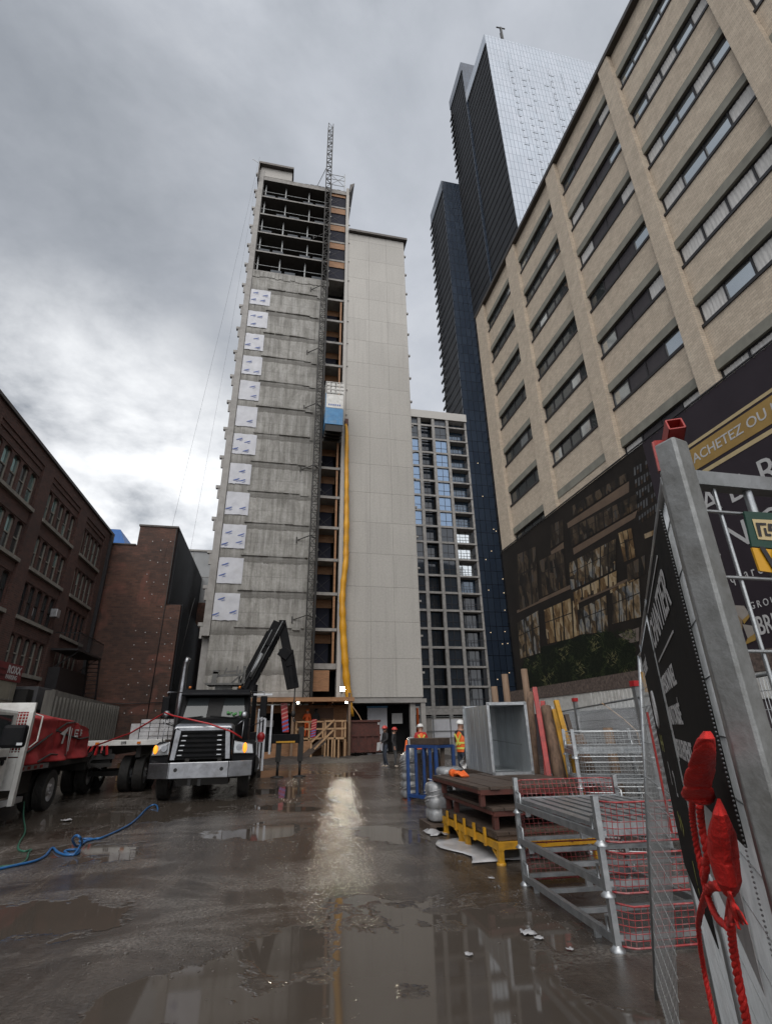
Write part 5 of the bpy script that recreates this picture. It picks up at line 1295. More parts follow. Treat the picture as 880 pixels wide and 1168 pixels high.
for x, y, rs in ((-5.12, 14.95, 1), (-5.42, 14.95, 1), (-6.75, 14.95, -1), (-5.15, 9.6, 1), (-6.75, 9.6, -1)): wheel(wt, (x, y, .43), .43, .25, (1, 0, 0), rs, dish=.09)
tl = thing('tarpaulin_load', 'load under a tied red tarpaulin with a white emblem on the white flatbed truck', 'tarp covered load', (-6, 15, 1.05))
q = MB(); rows = []
import mathutils
def nz(x, y, z): return mathutils.noise.noise(Vector((x, y, z)))
NU, NV = 90, 44
def tarp_pt(u, v):
    y = 12.85 + 4.15 * u
    crest = 2.24 - .10 * u - (.20 * (u - .55) / .45 if u > .55 else 0) - .03 * abs(math.sin(u * 9))
    side = crest - .20 - .05 * math.sin(u * 4 + 1)
    if v < .5: t = v / .5; x = -4.97 - .05 * t; z = 1.05 + (side - 1.05) * t
    else: t = (v - .5) / .5; x = -5.02 - 1.9 * t; z = side + (crest - side) * min(1, t * 2.2)
    cr = abs(nz(u * 3.0 + v * 1.6, v * 2.4 - u * 1.8, 3.1)); cr2 = abs(nz(u * 6 - v * 3.2, v * 3 + u * 2.6, 9.4)); cr3 = abs(nz(u * 13 + v * 5, v * 7 - u * 5, 5.5))
    f = .10 * (cr - .25) + .055 * (cr2 - .22) + .02 * (cr3 - .2)
    swag = -.07 * max(0, 1 - abs(u - .42) / .03) - .05 * max(0, 1 - abs(u - .72) / .03) if .02 < v < .98 else 0
    low = .10 * max(0, 1 - v / .14) * (1 + .8 * math.sin(u * 17))
    if v < .5: return Vector((x + f + swag * .6 + low, y + .04 * nz(u * 5, v * 5, 8), z + .05 * f))
    return Vector((x + .2 * f, y, z + f * .7 + swag * .6))
for j in range(NV + 1): rows.append([tarp_pt(i / NU, j / NV) for i in range(NU + 1)])
q.grid(rows)
for uu in (0, 1):
    e = [tarp_pt(uu, j / NV) for j in range(NV + 1)]
    low = [Vector((p.x, p.y + (.05 if uu else -.02), 1.05)) for p in e]
    q.grid([e, low])
q.build('tarpaulin', MT['red_tarp'], tl, solid=.012)
q = MB()
def on(u, v, o=.02): p = tarp_pt(u, v); return p + V(o, 0, o * .5)
q.tube([on(.02, .12), on(.2, .24), on(.42, .36), on(.55, .45), on(.7, .5)], .022, 6); q.tube([on(.42, .36), on(.62, .3), on(.8, .27), on(.98, .33)], .022, 6); q.tube([on(.1, .02), on(.35, .08), on(.55, .05)], .02, 6)
q.build('tie_rope', MT['cable'], tl)
q = MB()
def em(pts, o=.035): q.poly([on(.18 + u * 1.0, -.02 + v * 1.25, o) for u, v in pts])
em([(.28, .27), (.40, .34), (.395, .30), (.36, .27), (.345, .17), (.31, .17), (.33, .25)]); em([(.41, .34), (.435, .345), (.385, .06), (.36, .06)]); em([(.455, .33), (.48, .33), (.435, .09), (.41, .09)])
em([(.52, .24), (.52, .32), (.57, .33), (.57, .31), (.54, .305), (.54, .288), (.565, .29), (.565, .275), (.54, .272), (.54, .257), (.57, .26), (.57, .243)])
em([(.60, .26), (.60, .34), (.65, .35), (.65, .33), (.62, .325), (.62, .308), (.645, .31), (.645, .295), (.62, .292), (.62, .27)])
q.build('tarp_emblem', MT['letter'], tl)
# ------------------------------------------------------------------ hoses
def hose(px, r_, name, matn, label, dz=0.0):
    pts = []
    for i, p in enumerate(px):
        g_ = at(p[0], p[1], Z=r_ + (p[2] if len(p) > 2 else 0)); pts.append(g_)
    # Catmull-Rom
    out = []
    for i in range(len(pts) - 1):
        p0, p1, p2, p3 = pts[max(i - 1, 0)], pts[i], pts[i + 1], pts[min(i + 2, len(pts) - 1)]
        for k in range(6):
            t = k / 6; out.append(.5 * ((2 * p1) + (p2 - p0) * t + (2 * p0 - 5 * p1 + 4 * p2 - p3) * t * t + (3 * p1 - p0 - 3 * p2 + p3) * t ** 3))
    out.append(pts[-1])
    q = MB(); q.tube(out, r_, 8); o = q.build(name, matn); tag(o, label, 'hose'); return o
hose([(-40, 1000), (0, 991), (18, 987), (40, 982), (52, 976), (60, 967), (66, 972), (76, 975), (88, 974), (91, 970), (84, 969), (74, 971), (84, 975), (93, 962, .10), (92, 956, .22), (87, 953, .25), (83, 958, .15), (88, 965, .03), (98, 960), (106, 957), (95, 957), (92, 960), (108, 957), (120, 954), (150, 939), (168, 922), (175, 918, .03), (179, 919, .03), (180, 923)], .017, 'blue_hose', mat('blue_hose', (.02, .115, .30), (.015, .08, .22), 4, .35, 0, 0), 'bright blue hose looped across the wet mud in front of the trucks')
hose([(-30, 996), (0, 989), (20, 986), (30, 981), (33, 973), (36, 969), (28, 971), (21, 968), (23, 960), (29, 948, .02), (27, 930, .12), (28, 914, .3)], .013, 'green_hose', mat('green_hose', (.02, .11, .07), (.015, .08, .05), 4, .4, 0, 0), 'thin green hose hanging from the white truck to the mud')
# ================================================================== site entrance at the foot of the tower
en = thing('plywood_entrance', 'plywood hoist entrance shelter with a dark opening at the foot of the concrete tower', 'shelter', (2, 38, 0))
q = MB(); q.box(-1.25, 5.3, 35.6, 39.9, 3.42, 3.50); q.build('canopy_deck', MT['ply'], en)
q = MB(); q.box(-1.25, 5.3, 35.52, 35.6, 3.36, 3.62); q.box(5.3, 5.36, 35.52, 39.9, 3.36, 3.62)
for x in (0, 1.3, 2.6, 3.9): q.box(x, x + .05, 35.6, 39.9, 3.25, 3.42)
q.build('canopy_beam', MT['ply'], en)
q = MB(); q.box(1.35, 5.2, 38.0, 38.08, 0, 3.24); q.box(-1.2, -.9, 37.9, 38.1, 0, 3.24); q.box(-1.2, 1.35, 38.0, 38.06, 2.75, 3.24); q.build('back_wall', MT['ply'], en)
q = MB(); q.box(-.9, 1.34, 38.6, 38.7, 0, 3.24); q.build('dark_opening', MT['dark'], en)
q = MB(); q.box(2.6, 4.25, 37.95, 37.99, 1.2, 3.05); dr_ = q.build('door', mat('brown_door', (.11, .055, .03), (.08, .04, .022), 2, .6, 0, .1), en)
q = MB(); q.box(2.52, 2.6, 37.9, 37.99, 1.2, 3.12); q.box(4.25, 4.33, 37.9, 37.99, 1.2, 3.12); q.box(2.6, 4.25, 37.9, 37.99, 3.05, 3.12); q.bar((3.0, 37.9, 2.35), (4.1, 37.9, 2.3), .06); q.build('door_frame', MT['ply'], dr_)
q = MB(); q.box(-.3, .2, 38.5, 38.59, 1.9, 2.3); q.build('notice', MT['letter'], en)
for x in (5.05, 1.38): 
    q = MB(); q.box(x - .08, x + .08, 35.62, 35.78, 0, 3.9 if x > 5 else 3.35); q.build('post', MT['post_wood'], en)
q = MB(); q.box(-.4, 1.3, 36.9, 37.0, 0, 1.2); q.box(1.3, 2.6, 36.1, 36.18, 0, 1.0); q.box(3.9, 5.0, 36.15, 36.2, 0, .9); q.each('base_panel', MT['ply'], en)
# lamps
def lamp(name, x, y, z, s, strength, label, col=(1, .93, .78)):
    t = thing(name, label, 'floodlight', (x, y, z))
    q = MB(); q.box(x - s, x + s, y, y + .1, z - s * .8, z + s * .8); q.bar((x, y + .1, z), (x, y + .3, z - s * 1.6), .05); q.build('housing', MT['frame'], t)
    q = MB(); q.box(x - s * .9, x + s * .9, y - .012, y - .002, z - s * .7, z + s * .7); q.build('lamp_face', emis(name + '_light', col, strength), t)
    return t
lamp('floodlight', 4.52, 35.3, 4.1, .17, 120, 'large glaring white floodlight on the plywood canopy beside the yellow chute')
lamp('floodlight', 4.80, 35.4, 3.28, .07, 40, 'small lit lamp under the right end of the plywood canopy')
lamp('floodlight', 1.64, 35.4, 3.28, .07, 40, 'small lit lamp under the left end of the plywood canopy')
ld = bpy.data.lights.new('floodlight_beam', 'AREA'); ld.shape = 'RECTANGLE'; ld.size = .3; ld.size_y = .24; ld.energy = 5; ld.color = (1, .92, .76)
lo = bpy.data.objects.new('floodlight_beam', ld); COL.objects.link(lo); lo.location = (4.52, 35.24, 4.1); lo.rotation_euler = Vector((-.05, -.85, -.52)).to_track_quat('-Z', 'Y').to_euler()
# platform with stair
pf = thing('timber_platform', 'raw lumber stair platform with handrails in front of the plywood entrance', 'platform', (3, 35.5, 0))
q = MB(); q.box(1.6, 4.75, 36.25, 37.85, 1.08, 1.18); q.box(3.35, 4.7, 34.7, 36.24, 1.08, 1.18); q.build('deck', MT['lumber'], pf)
for (x, y) in ((1.65, 36.3), (2.5, 36.3), (3.4, 36.3), (3.4, 34.75), (4.0, 34.75), (4.65, 34.75), (4.65, 36.2)):
    q = MB(); q.box(x - .05, x + .05, y - .05, y + .05, 0, 2.2); q.build('post', MT['lumber'], pf)
q = MB()
for z in (2.15, 1.7): q.bar((1.6, 36.24, z), (3.4, 36.24, z), .04, .10); q.bar((3.4, 34.69, z), (4.7, 34.69, z), .04, .10); q.bar((4.71, 34.7, z), (4.71, 36.2, z), .04, .1)
q.each('guard_rail', MT['lumber'], pf)
q = MB()
for i in range(5): q.box(3.35 - .26 * (i + 1), 3.35 - .26 * i, 34.75, 35.75, 1.08 - .2 * (i + 1) - .0, 1.08 - .2 * (i + 1) + .05)
q.each('stair_tread', MT['lumber'], pf)
q = MB()
for y in (34.72, 35.78): q.bar((3.38, y, 1.05), (2.05, y, .05), .05, .28)
q.each('stringer', MT['oldwood'], pf)
q = MB(); q.bar((3.95, 34.66, 2.22), (2.55, 34.66, .95), .045, .11); q.bar((3.9, 34.66, 1.62), (2.75, 34.66, .55), .045, .11); q.box(2.5, 2.6, 34.7, 34.8, 0, 1.05); q.build('stair_rail', MT['lumber'], pf)
q = MB()
for x in (3.6, 3.85, 4.25): q.bar((x, 34.76, 0), (x, 34.76, 1.08), .09)
q.each('cripple_stud', MT['lumber'], pf)
# striped boards
def stripes(name, x, y, z0, z1, w, lean, label):
    t = thing(name, label, 'marker board', (x, y, z0))
    q = MB(); q.prism([(x - w, y, z0), (x + w, y, z0), (x + w + lean, y, z1), (x - w + lean, y, z1)], (0, .05, 0)); q.build('board', MT['red_plastic'], t)
    n = 7; q = MB(); q2 = MB()
    for i in range(n):
        za = z0 + (z1 - z0) * (i + .1) / n; f = lambda z: lean * (z - z0) / (z1 - z0)
        dz = (z1 - z0) / n
        pts = [(x - w + f(za), y - .006, za), (x + w + f(za), y - .006, za + dz * .6), (x + w + f(za), y - .006, min(za + dz * .95, z1)), (x - w + f(za), y - .006, za + dz * .35)]
        (q if i < 3 else q2).poly(pts)
    q.build('blue_stripe', mat('stripe_blue', (.05, .16, .5), None, 3, .5, 0, 0), t); q2.build('pale_stripe', mat('stripe_pink', (.55, .22, .2), None, 3, .5, 0, 0), t)
stripes('striped_board', .98, 35.9, 1.55, 3.3, .20, -.22, 'tall red and blue striped board standing left of the plywood wall')
stripes('striped_board', 2.75, 36.2, 1.2, 2.3, .16, .06, 'shorter red and blue striped board on the lumber platform beside the workers')
# container
ct = thing('skip_container', 'rusty red ribbed steel container standing right of the lumber stair', 'container', (6.2, 37.5, 0))
q = MB(); q.prism([(5.2, 36, .25), (7.15, 36, .25), (7.15, 36, 2.15), (5.2, 36, 2.15)], (0, .08, 0)); q.box(5.2, 5.28, 36.08, 39, .25, 2.15); q.box(7.07, 7.15, 36.08, 39, .25, 2.15); q.box(5.28, 7.07, 38.9, 39, .25, 2.15); q.box(5.28, 7.07, 36.08, 38.9, .25, .35); q.build('container_body', MT['rustred'], ct)
q = MB(); q.box(5.15, 7.2, 35.9, 36.0, 2.08, 2.2); q.box(5.15, 7.2, 35.92, 36.0, 1.2, 1.32); q.box(5.15, 7.2, 35.92, 36.0, .25, .37)
for x in (5.25, 5.7, 6.17, 6.65, 7.1): q.box(x - .05, x + .05, 35.93, 35.999, .37, 1.2)
q.each('container_rib', MT['rustred'], ct)
q = MB(); q.cyl((5.5, 36.3, .13), (5.7, 36.3, .13), .13, 12); q.cyl((6.7, 36.3, .13), (6.9, 36.3, .13), .13, 12); q.each('roller', MT['darksteel'], ct)
q = MB(); q.box(7.0, 7.12, 35.96, 35.999, 1.9, 2.05); q.build('container_plate', MT['letter'], ct)
cn = thing('traffic_cone', 'orange traffic cone beside the white door under the pale tower', 'traffic cone', (8.2, 33, 0))
q = MB(); q.disc_profile((8.2, 33, .03), (0, 0, 1), [(.2, 0), (.045, .95), (0, .95)], 16); q.build('cone_body', MT['vest'], cn)
q = MB(); q.box(7.95, 8.45, 32.75, 33.25, 0, .035); q.build('cone_base', MT['vest'], cn)
# fence and clutter under the balcony block
sf = thing('site_fence', 'grey site fence with white sheets between the pale tower and the brick building', 'fence', (14, 44, 0))
q = MB()
for i in range(5):
    x = 11.8 + i * 1.5; q.bar((x, 44, 0), (x, 44, 2.6), .07)
for z in (.2, 1.4, 2.5): q.bar((11.8, 44, z), (17.8, 44, z), .05)
q.build('fence_frame', MT['galv_dull'], sf)
q = MB(); q.box(13.2, 15.6, 44.05, 44.07, .9, 2.3); q.build('white_sheet', MT['whiteboard'], sf)
q = MB(); q.box(11.9, 17.8, 44.1, 44.12, 0, 2.4); q.build('fence_panel', MT['conc_trim'], sf)
q = MB(); q.bar((11.9, 43.8, 0), (11.9, 43.8, 3.2), .16); q.build('orange_post', MT['vest'], sf)
# churned mud bank along the foot of the tower
rows = []; rr = random.Random(31)
for j in range(26):
    y = 29.5 + j * .3; row = []
    for i in range(61):
        x = -3 + i * .25
        e = min(1, min(j, 25 - j) / 6) * min(1, min(i, 60 - i) / 8)
        h = (.10 + .22 * mathutils.noise.noise(Vector((x * .8, y * .9, 0))) + .12 * mathutils.noise.noise(Vector((x * 2.4, y * 2.4, 5)))) * e
        row.append((x, y, h - .03))
    rows.append(row)
q = MB(); q.grid(rows); o = q.build('mud_bank', mat('churned_mud', (.045, .037, .032), (.025, .021, .019), 5, .6, 0, .9, 8, (.09, .08, .07), 3, .5)); tag(o, 'low bank of churned gravel and mud along the foot of the tower', None, None, 'structure')
# litter
def scrap(px, py, s, lab):
    p = at(px, py, Z=0); rr = random.Random(int(px * 7 + py)); q = MB(); rows = []
    for j in range(5):
        rows.append([Vector((p.x + (i - 2) * s / 2 * rr.uniform(.7, 1.1), p.y + (j - 2) * s / 2 * rr.uniform(.7, 1.1), .012 + rr.uniform(0, s * .35))) for i in range(5)])
    q.grid(rows); o = q.build('paper_scrap', MT['sheet'], None, solid=.003); tag(o, lab, 'litter', 'scraps of white litter on the mud')
scrap(601, 1066, .06, 'larger crumpled white scrap on the mud left of the stillage'); scrap(614, 1072, .035, 'small white scrap just right of the larger crumpled scrap'); scrap(535, 1091, .03, 'small white scrap on the mud nearest the middle puddle')
scrap(650, 1085, .025, 'tiny white scrap beside the foot of the near stillage'); scrap(76, 937, .10, 'white scrap on the wet mud by the white truck wheel'); scrap(560, 1003, .03, 'tiny white scrap in front of the yellow frame leg')
# ================================================================== people
def person(name, label, loc, face, pose, cols, s=1.0, hat=None, vest=None, hair=None, group=None, extra=None):
    """face = heading in degrees (0 looks towards -Y). pose: dict of joint overrides in metres, z up, +x = figure's left"""
    J = dict(pel=(0, 0, .96), waist=(0, .0, 1.10), chest=(0, .0, 1.32), neck=(0, .01, 1.48), headb=(0, -.005, 1.54), head=(0, -.015, 1.62), crown=(0, -.005, 1.71),
             shl=(.17, .01, 1.42), ell=(.225, .03, 1.16), wrl=(.23, -.06, .92), hal=(.225, -.09, .83), shr=(-.17, .01, 1.42), elr=(-.225, .03, 1.16), wrr=(-.23, -.06, .92), har=(-.225, -.09, .83),
             hipl=(.085, 0, .90), knl=(.095, -.02, .50), anl=(.10, .02, .09), tol=(.115, -.15, .04), hipr=(-.085, 0, .90), knr=(-.095, -.02, .50), anr=(-.10, .02, .09), tor=(-.115, -.15, .04))
    J.update(pose)
    names = list(J)
    Rr = dict(pel=.135, waist=.125, chest=.15, neck=.06, headb=.07, head=.098, crown=.07, shl=.075, ell=.052, wrl=.038, hal=.034, shr=.075, elr=.052, wrr=.038, har=.034,
              hipl=.10, knl=.068, anl=.05, tol=.042, hipr=.10, knr=.068, anr=.05, tor=.042)
    E = [('pel', 'waist'), ('waist', 'chest'), ('chest', 'neck'), ('neck', 'headb'), ('headb', 'head'), ('head', 'crown'), ('chest', 'shl'), ('shl', 'ell'), ('ell', 'wrl'), ('wrl', 'hal'), ('chest', 'shr'), ('shr', 'elr'), ('elr', 'wrr'), ('wrr', 'har'),
         ('pel', 'hipl'), ('hipl', 'knl'), ('knl', 'anl'), ('anl', 'tol'), ('pel', 'hipr'), ('hipr', 'knr'), ('knr', 'anr'), ('anr', 'tor')]
    me = bpy.data.meshes.new('body'); me.from_pydata([J[n] for n in names], [(names.index(a), names.index(b)) for a, b in E], []); me.update()
    o = bpy.data.objects.new('body', me); COL.objects.link(o)
    sk = o.modifiers.new('skin', 'SKIN'); sk.use_smooth_shade = True; sb = o.modifiers.new('sub', 'SUBSURF'); sb.levels = 2; sb.render_levels = 2
    for i, n in enumerate(names):
        v = me.skin_vertices[0].data[i]; r_ = Rr[n]; v.radius = (r_, r_ * (.72 if n in ('pel', 'waist', 'chest') else 1)); v.use_root = (n == 'pel')
    dg = bpy.context.evaluated_depsgraph_get(); dg.update(); nm = bpy.data.meshes.new_from_object(o.evaluated_get(dg)); bpy.data.objects.remove(o)
    segm = {}
    for a, b in E:
        k = 'top'
        if a in ('hipl', 'knl', 'hipr', 'knr') or (a == 'pel'): k = 'legs'
        if (a, b) == ('pel', 'waist'): k = 'top'
        if b in ('tol', 'tor'): k = 'shoe'
        if b in ('hal', 'har', 'headb', 'head', 'crown'): k = 'skin'
        segm[(a, b)] = k
    order = ['top', 'legs', 'shoe', 'skin']
    for k in order: nm.materials.append(cols[k])
    for p in nm.polygons:
        c = p.center; best = 9; bk = 'top'
        for (a, b), k in segm.items():
            A = Vector(J[a]); Bv = Vector(J[b]); ab = Bv - A; t = max(0, min(1, (c - A).dot(ab) / ab.length_squared)); d = (c - A - ab * t).length - .5 * (Rr[a] + (Rr[b] - Rr[a]) * t)
            if d < best: best = d; bk = k
        if bk in ('legs',) and c.z > .97 and pose.get('pel') is None: bk = 'top'
        p.material_index = order.index(bk); p.use_smooth = True
    root = thing(name, label, 'person', loc, group)
    root.rotation_euler = (0, 0, math.radians(face)); root.scale = (s, s, s)
    b_ = bpy.data.objects.new('body', nm); COL.objects.link(b_); b_.parent = root
    def child(q, nme, mt_):
        base = W(root); o = q.build(nme, mt_, None, base=(0, 0, 0)); o.location = (0, 0, 0); o.parent = root; return o
    hd = Vector(J['head'])
    q = MB()                                                  # face and ears, fingers
    q.ball(hd + V(0, -.098, -.015), .014, .022, .022, 8, 6); q.ball(hd + V(.10, .0, -.01), .012, .022, .032, 8, 6); q.ball(hd + V(-.10, .0, -.01), .012, .022, .032, 8, 6)
    for w_, h_ in (('wrl', 'hal'), ('wrr', 'har')):
        A = Vector(J[w_]); B = Vector(J[h_]); d = (B - A).normalized(); sd = d.cross(Vector((1, 0, 0))).normalized()
        for i in range(4):
            o0 = B + sd * (-.026 + .0175 * i); L_ = (.060, .072, .068, .052)[i]; cu = Vector((0, -.3, 0))
            q.tube([o0 - d * .01, o0 + d * L_ * .5, o0 + (d + cu * .6).normalized() * L_], [.0095, .0085, .007], 6)
        q.tube([A + d * .03 - sd * .02, B - sd * .05, B + d * .03 - sd * .055], [.012, .010, .008], 6)
    child(q, 'face_and_fingers', cols['skin'])
    q = MB(); q.ball(hd + V(.034, -.091, .018), .011, .008, .007, 8, 5); q.ball(hd + V(-.034, -.091, .018), .011, .008, .007, 8, 5); q.bar(hd + V(-.024, -.094, -.052), hd + V(.024, -.094, -.052), .006, .008); child(q, 'eyes_and_mouth', MT['interior'])
    if hair:
        q = MB(); q.ball(hd + V(0, .022, .02), .108, .105, .112, 14, 9); q.tube([hd + V(0, .08, .0), hd + V(0, .11, -.12), hd + V(0, .09, -.24)], [.06, .05, .02], 8); child(q, 'hair', hair)
    if hat:
        q = MB(); q.ball(hd + V(0, .0, .055), .122, .142, .105, 18, 10, -.15); q.disc_profile(hd + V(0, -.02, .045), (0, 0, 1), [(.115, 0), (.150, -.006), (.150, .004), (.11, .012)], 20); q.tube([hd + V(0, -.13, .09), hd + V(0, -.06, .155), hd + V(0, .06, .155), hd + V(0, .13, .09)], .013, 6); child(q, 'hard_hat', hat)
    if vest:
        q = MB(); ch_ = Vector(J['chest']); pe = Vector(J['waist']); rows = []
        for (z, rx, ry) in ((-.18, .165, .125), (-.05, .165, .13), (.1, .185, .135), (.24, .19, .13), (.36, .10, .085)):
            c_ = pe + (ch_ - pe) * (z + .1) / .3 if False else Vector((pe.x + (ch_.x - pe.x) * (z + .1) / .3, pe.y + (ch_.y - pe.y) * (z + .1) / .3, 1.10 + z))
            rows.append([c_ + V(rx * math.cos(2 * PI * k / 20), ry * math.sin(2 * PI * k / 20), 0) for k in range(21)])
        q.grid(rows); vv = child(q, 'safety_vest', vest)
        q = MB()
        for z, rx, ry in ((-.08, .17, .134), (.06, .182, .139)):
            rr_ = []
            for dz in (-.025, .025): rr_.append([Vector((rx * math.cos(2 * PI * k / 20), ry * math.sin(2 * PI * k / 20), 1.10 + z + dz)) for k in range(21)])
            q.grid(rr_)
        for x0, x1 in ((-.12, .06), (.12, -.06)): q.bar((x0, .135, 1.40), (x1, .142, 1.1), .05, .012, up=(0, 1, 0)); q.bar((x0, -.137, 1.40), (x0 * .9, -.142, 1.1), .05, .012, up=(0, 1, 0))
        child(q, 'reflective_tape', MT['lime'])
    if extra: extra(child, J)
    return root
dk = mat('dark_jacket', (.018, .018, .02), (.03, .03, .032), 8, .8, 0, .3, 20); jean = mat('dark_denim', (.035, .045, .065), (.025, .032, .048), 10, .85, 0, .3, 40); grey = mat('grey_trousers', (.06, .062, .065), None, 8, .85, 0, .3); boot = mat('pale_boots', (.36, .32, .27), (.25, .2, .16), 8, .7); dboot = mat('dark_boots', (.03, .025, .02), None, 8, .7)
orange_top = mat('orange_jacket', (.7, .11, .015), (.55, .08, .01), 6, .7, 0, .3); redtop = mat('red_sleeve_jacket', (.42, .03, .025), (.3, .02, .02), 6, .75, 0, .3); hatred = mat('red_hard_hat', (.55, .06, .05), None, 3, .35, 0, 0); hatw = mat('white_hard_hat', (.7, .7, .68), None, 3, .35, 0, 0); hairm = mat('dark_hair', (.02, .014, .01), None, 30, .6, 0, .4)
skin = MT['skin']
def board(child, J):
    q = MB(); w_ = Vector(J['har']); q.prism([w_ + V(-.02, -.05, .05), w_ + V(.30, -.02, .10), w_ + V(.26, -.08, -.26), w_ + V(.06, -.12, -.30)], (0, .02, 0)); child(q, 'white_bag', MT['letter'])
person('person', 'person in dark jacket and red hard hat holding a white bag', (5.25, 25.2, 0), -75, dict(wrr=(-.12, -.26, 1.02), har=(-.08, -.32, 1.0), elr=(-.23, -.02, 1.16), wrl=(.14, -.24, 1.06), hal=(.06, -.30, 1.02), ell=(.23, -.02, 1.17), knl=(.10, -.08, .5), anl=(.10, .06, .09), tol=(.11, -.10, .04)), dict(top=dk, legs=jean, shoe=boot, skin=skin), .99, hatred, None, hairm, None, board)
person('person', 'person in dark coat and red hard hat with one hand on the hip', (5.62, 24.9, 0), 60, dict(ell=(.33, .08, 1.2), wrl=(.19, .02, 1.03), hal=(.13, -.02, 1.0), knr=(-.10, -.1, .5), anr=(-.10, -.02, .09), tor=(-.11, -.18, .04)), dict(top=dk, legs=grey, shoe=boot, skin=skin), .95, hatred, None, hairm)
person('person', 'worker in orange vest with red sleeves and white hard hat beyond the blue rack', (5.42, 19.6, 0), 176, dict(ell=(.25, -.02, 1.17), wrl=(.2, -.16, .98), hal=(.16, -.24, .96), elr=(-.25, .0, 1.16), wrr=(-.22, -.1, .94), har=(-.2, -.16, .88)), dict(top=redtop, legs=grey, shoe=dboot, skin=skin), 1.0, hatw, MT['vest'])
person('person', 'worker in orange vest over dark sleeves and white hard hat beside the grey metal duct', (5.62, 15.8, 0), 118, dict(ell=(.25, -.04, 1.18), wrl=(.16, -.24, 1.05), hal=(.1, -.33, 1.04), elr=(-.24, .0, 1.17), wrr=(-.2, -.14, .96), har=(-.17, -.22, .93)), dict(top=dk, legs=jean, shoe=dboot, skin=skin), 1.03, hatw, MT['vest'])
person('person', 'worker in full orange jacket standing on the lumber platform', (2.38, 36.9, 1.18), 165, dict(wrl=(.2, -.22, 1.1), hal=(.15, -.3, 1.12), ell=(.27, .0, 1.18)), dict(top=orange_top, legs=orange_top, shoe=dboot, skin=skin), 1.0, mat('orange_hard_hat', (.7, .16, .03), None, 3, .4, 0, 0))
person('person', 'worker in black clothes and dark hood on the lumber platform beside the orange one', (2.98, 37.1, 1.18), 200, dict(), dict(top=dk, legs=dk, shoe=dboot, skin=dk), 1.02, MT['black'])
# ================================================================== stored material on the right
# shrink-wrapped stacks
def wrapstack(name, x, y, w, d, z0, layers, neck, lab, seed, mt_):
    rr = random.Random(seed); t = thing(name, lab, 'wrapped stack', (x, y, z0)); q = MB(); prof = []
    z = z0
    for i in range(layers):
        h = .19
        for (f, k) in ((.02, .90), (.2, 1.0), (.5, 1.04), (.8, 1.0), (.98, .90)): prof.append((z + h * f, k + rr.uniform(-.02, .02)))
        z += h
    if neck: prof += [(z + .03, .8), (z + .12, .5), (z + .2, .34), (z + .42, .30), (z + .44, .1)]
    else: prof += [(z + .02, .6), (z + .03, .1)]
    rows = []
    for zz, k in prof:
        row = []
        for j in range(29):
            th = 2 * PI * j / 28; c_, s_ = math.cos(th), math.sin(th); n_ = (abs(c_) ** 4 + abs(s_) ** 4) ** -.25
            m_ = k * n_ * (1 + .05 * mathutils.noise.noise(Vector((c_ * 3, s_ * 3, zz * 9 + seed))))
            row.append((x + w / 2 * c_ * m_, y + d / 2 * s_ * m_, zz))
        rows.append(row)
    q.grid(rows); q.build('wrapped_goods', mt_, t, solid=.004)
    q = MB(); rr2 = random.Random(seed + 1)
    for i in range(layers * 3):
        zz = z0 + .05 + (z - z0 - .1) * rr2.random(); a0 = rr2.uniform(0, 6.28); pts = []
        for k in range(9):
            th = a0 + k * .22; c_, s_ = math.cos(th), math.sin(th); n_ = (abs(c_) ** 4 + abs(s_) ** 4) ** -.25 * 1.06; pts.append((x + w / 2 * c_ * n_, y + d / 2 * s_ * n_, zz + k * .012))
        q.tube(pts, .008, 5)
    q.build('film_fold', MT['sheet'], t); return t
MT['wrapmat'] = mat('cloudy_wrap', (.30, .31, .32), (.14, .145, .15), 6, .22, 0, .5, 12, (.4, .41, .42), 5, .6, spec=.8)
wrapstack('wrapped_stack', 3.62, 14.05, .55, .6, .02, 5, True, 'clear plastic wrapped stack with a narrow neck behind the blue rack', 5, MT['wrapmat'])
wrapstack('wrapped_stack', 2.98, 9.75, .42, .5, .14, 3, False, 'white plastic wrapped bundle at the far end of the red pallets', 9, MT['wrapmat'])
wrapstack('wrapped_stack', 4.05, 12.3, .55, .6, .02, 4, False, 'cloudy plastic wrapped bundle between the blue rack and the grey duct', 15, MT['wrapmat'])
# pallet below the bundle
pw = MB(); pw.box(2.7, 3.3, 9.4, 10.1, .09, .13)
for x in (2.75, 3.0, 3.25): pw.box(x - .05, x + .05, 9.4, 10.1, 0, .089)
o = pw.build('wood_pallet', MT['oldwood']); tag(o, 'small wooden pallet under the white wrapped bundle', 'pallet')
# blue rack
br = thing('blue_rack', 'upright blue steel rack holding planks at the far end of the stored material', 'rack', (3.7, 13.1, 0))
A_, B_ = Vector((3.40, 13.6, 0)), Vector((3.86, 12.7, 0)); dp = Vector((.52, .27, 0))
q = MB()
for p in (A_, B_, A_ + dp, B_ + dp): q.bar(p, p + V(0, 0, 1.22), .075)
for z in (.12, 1.2): q.bar(A_ + V(0, 0, z), B_ + V(0, 0, z), .07); q.bar(A_ + dp + V(0, 0, z), B_ + dp + V(0, 0, z), .07); q.bar(A_ + V(0, 0, z), A_ + dp + V(0, 0, z), .06); q.bar(B_ + V(0, 0, z), B_ + dp + V(0, 0, z), .06)
q.build('rack_frame', MT['blue'], br)
for t_ in (.3, .58, .8):
    q = MB(); p = A_ + (B_ - A_) * t_; q.bar(p + V(0, 0, .12), p + V(0, 0, 1.2), .06); q.build('upright_bar', MT['blue'], br)
q = MB(); rr = random.Random(3)
for i in range(6):
    p = A_ + (B_ - A_) * (i + .5) / 6 + dp * .5; q.bar(p + V(rr.uniform(-.06, .06), 0, .16), p + V(rr.uniform(-.06, .06), 0, 1.05 + rr.uniform(-.15, .2)), .10, .04)
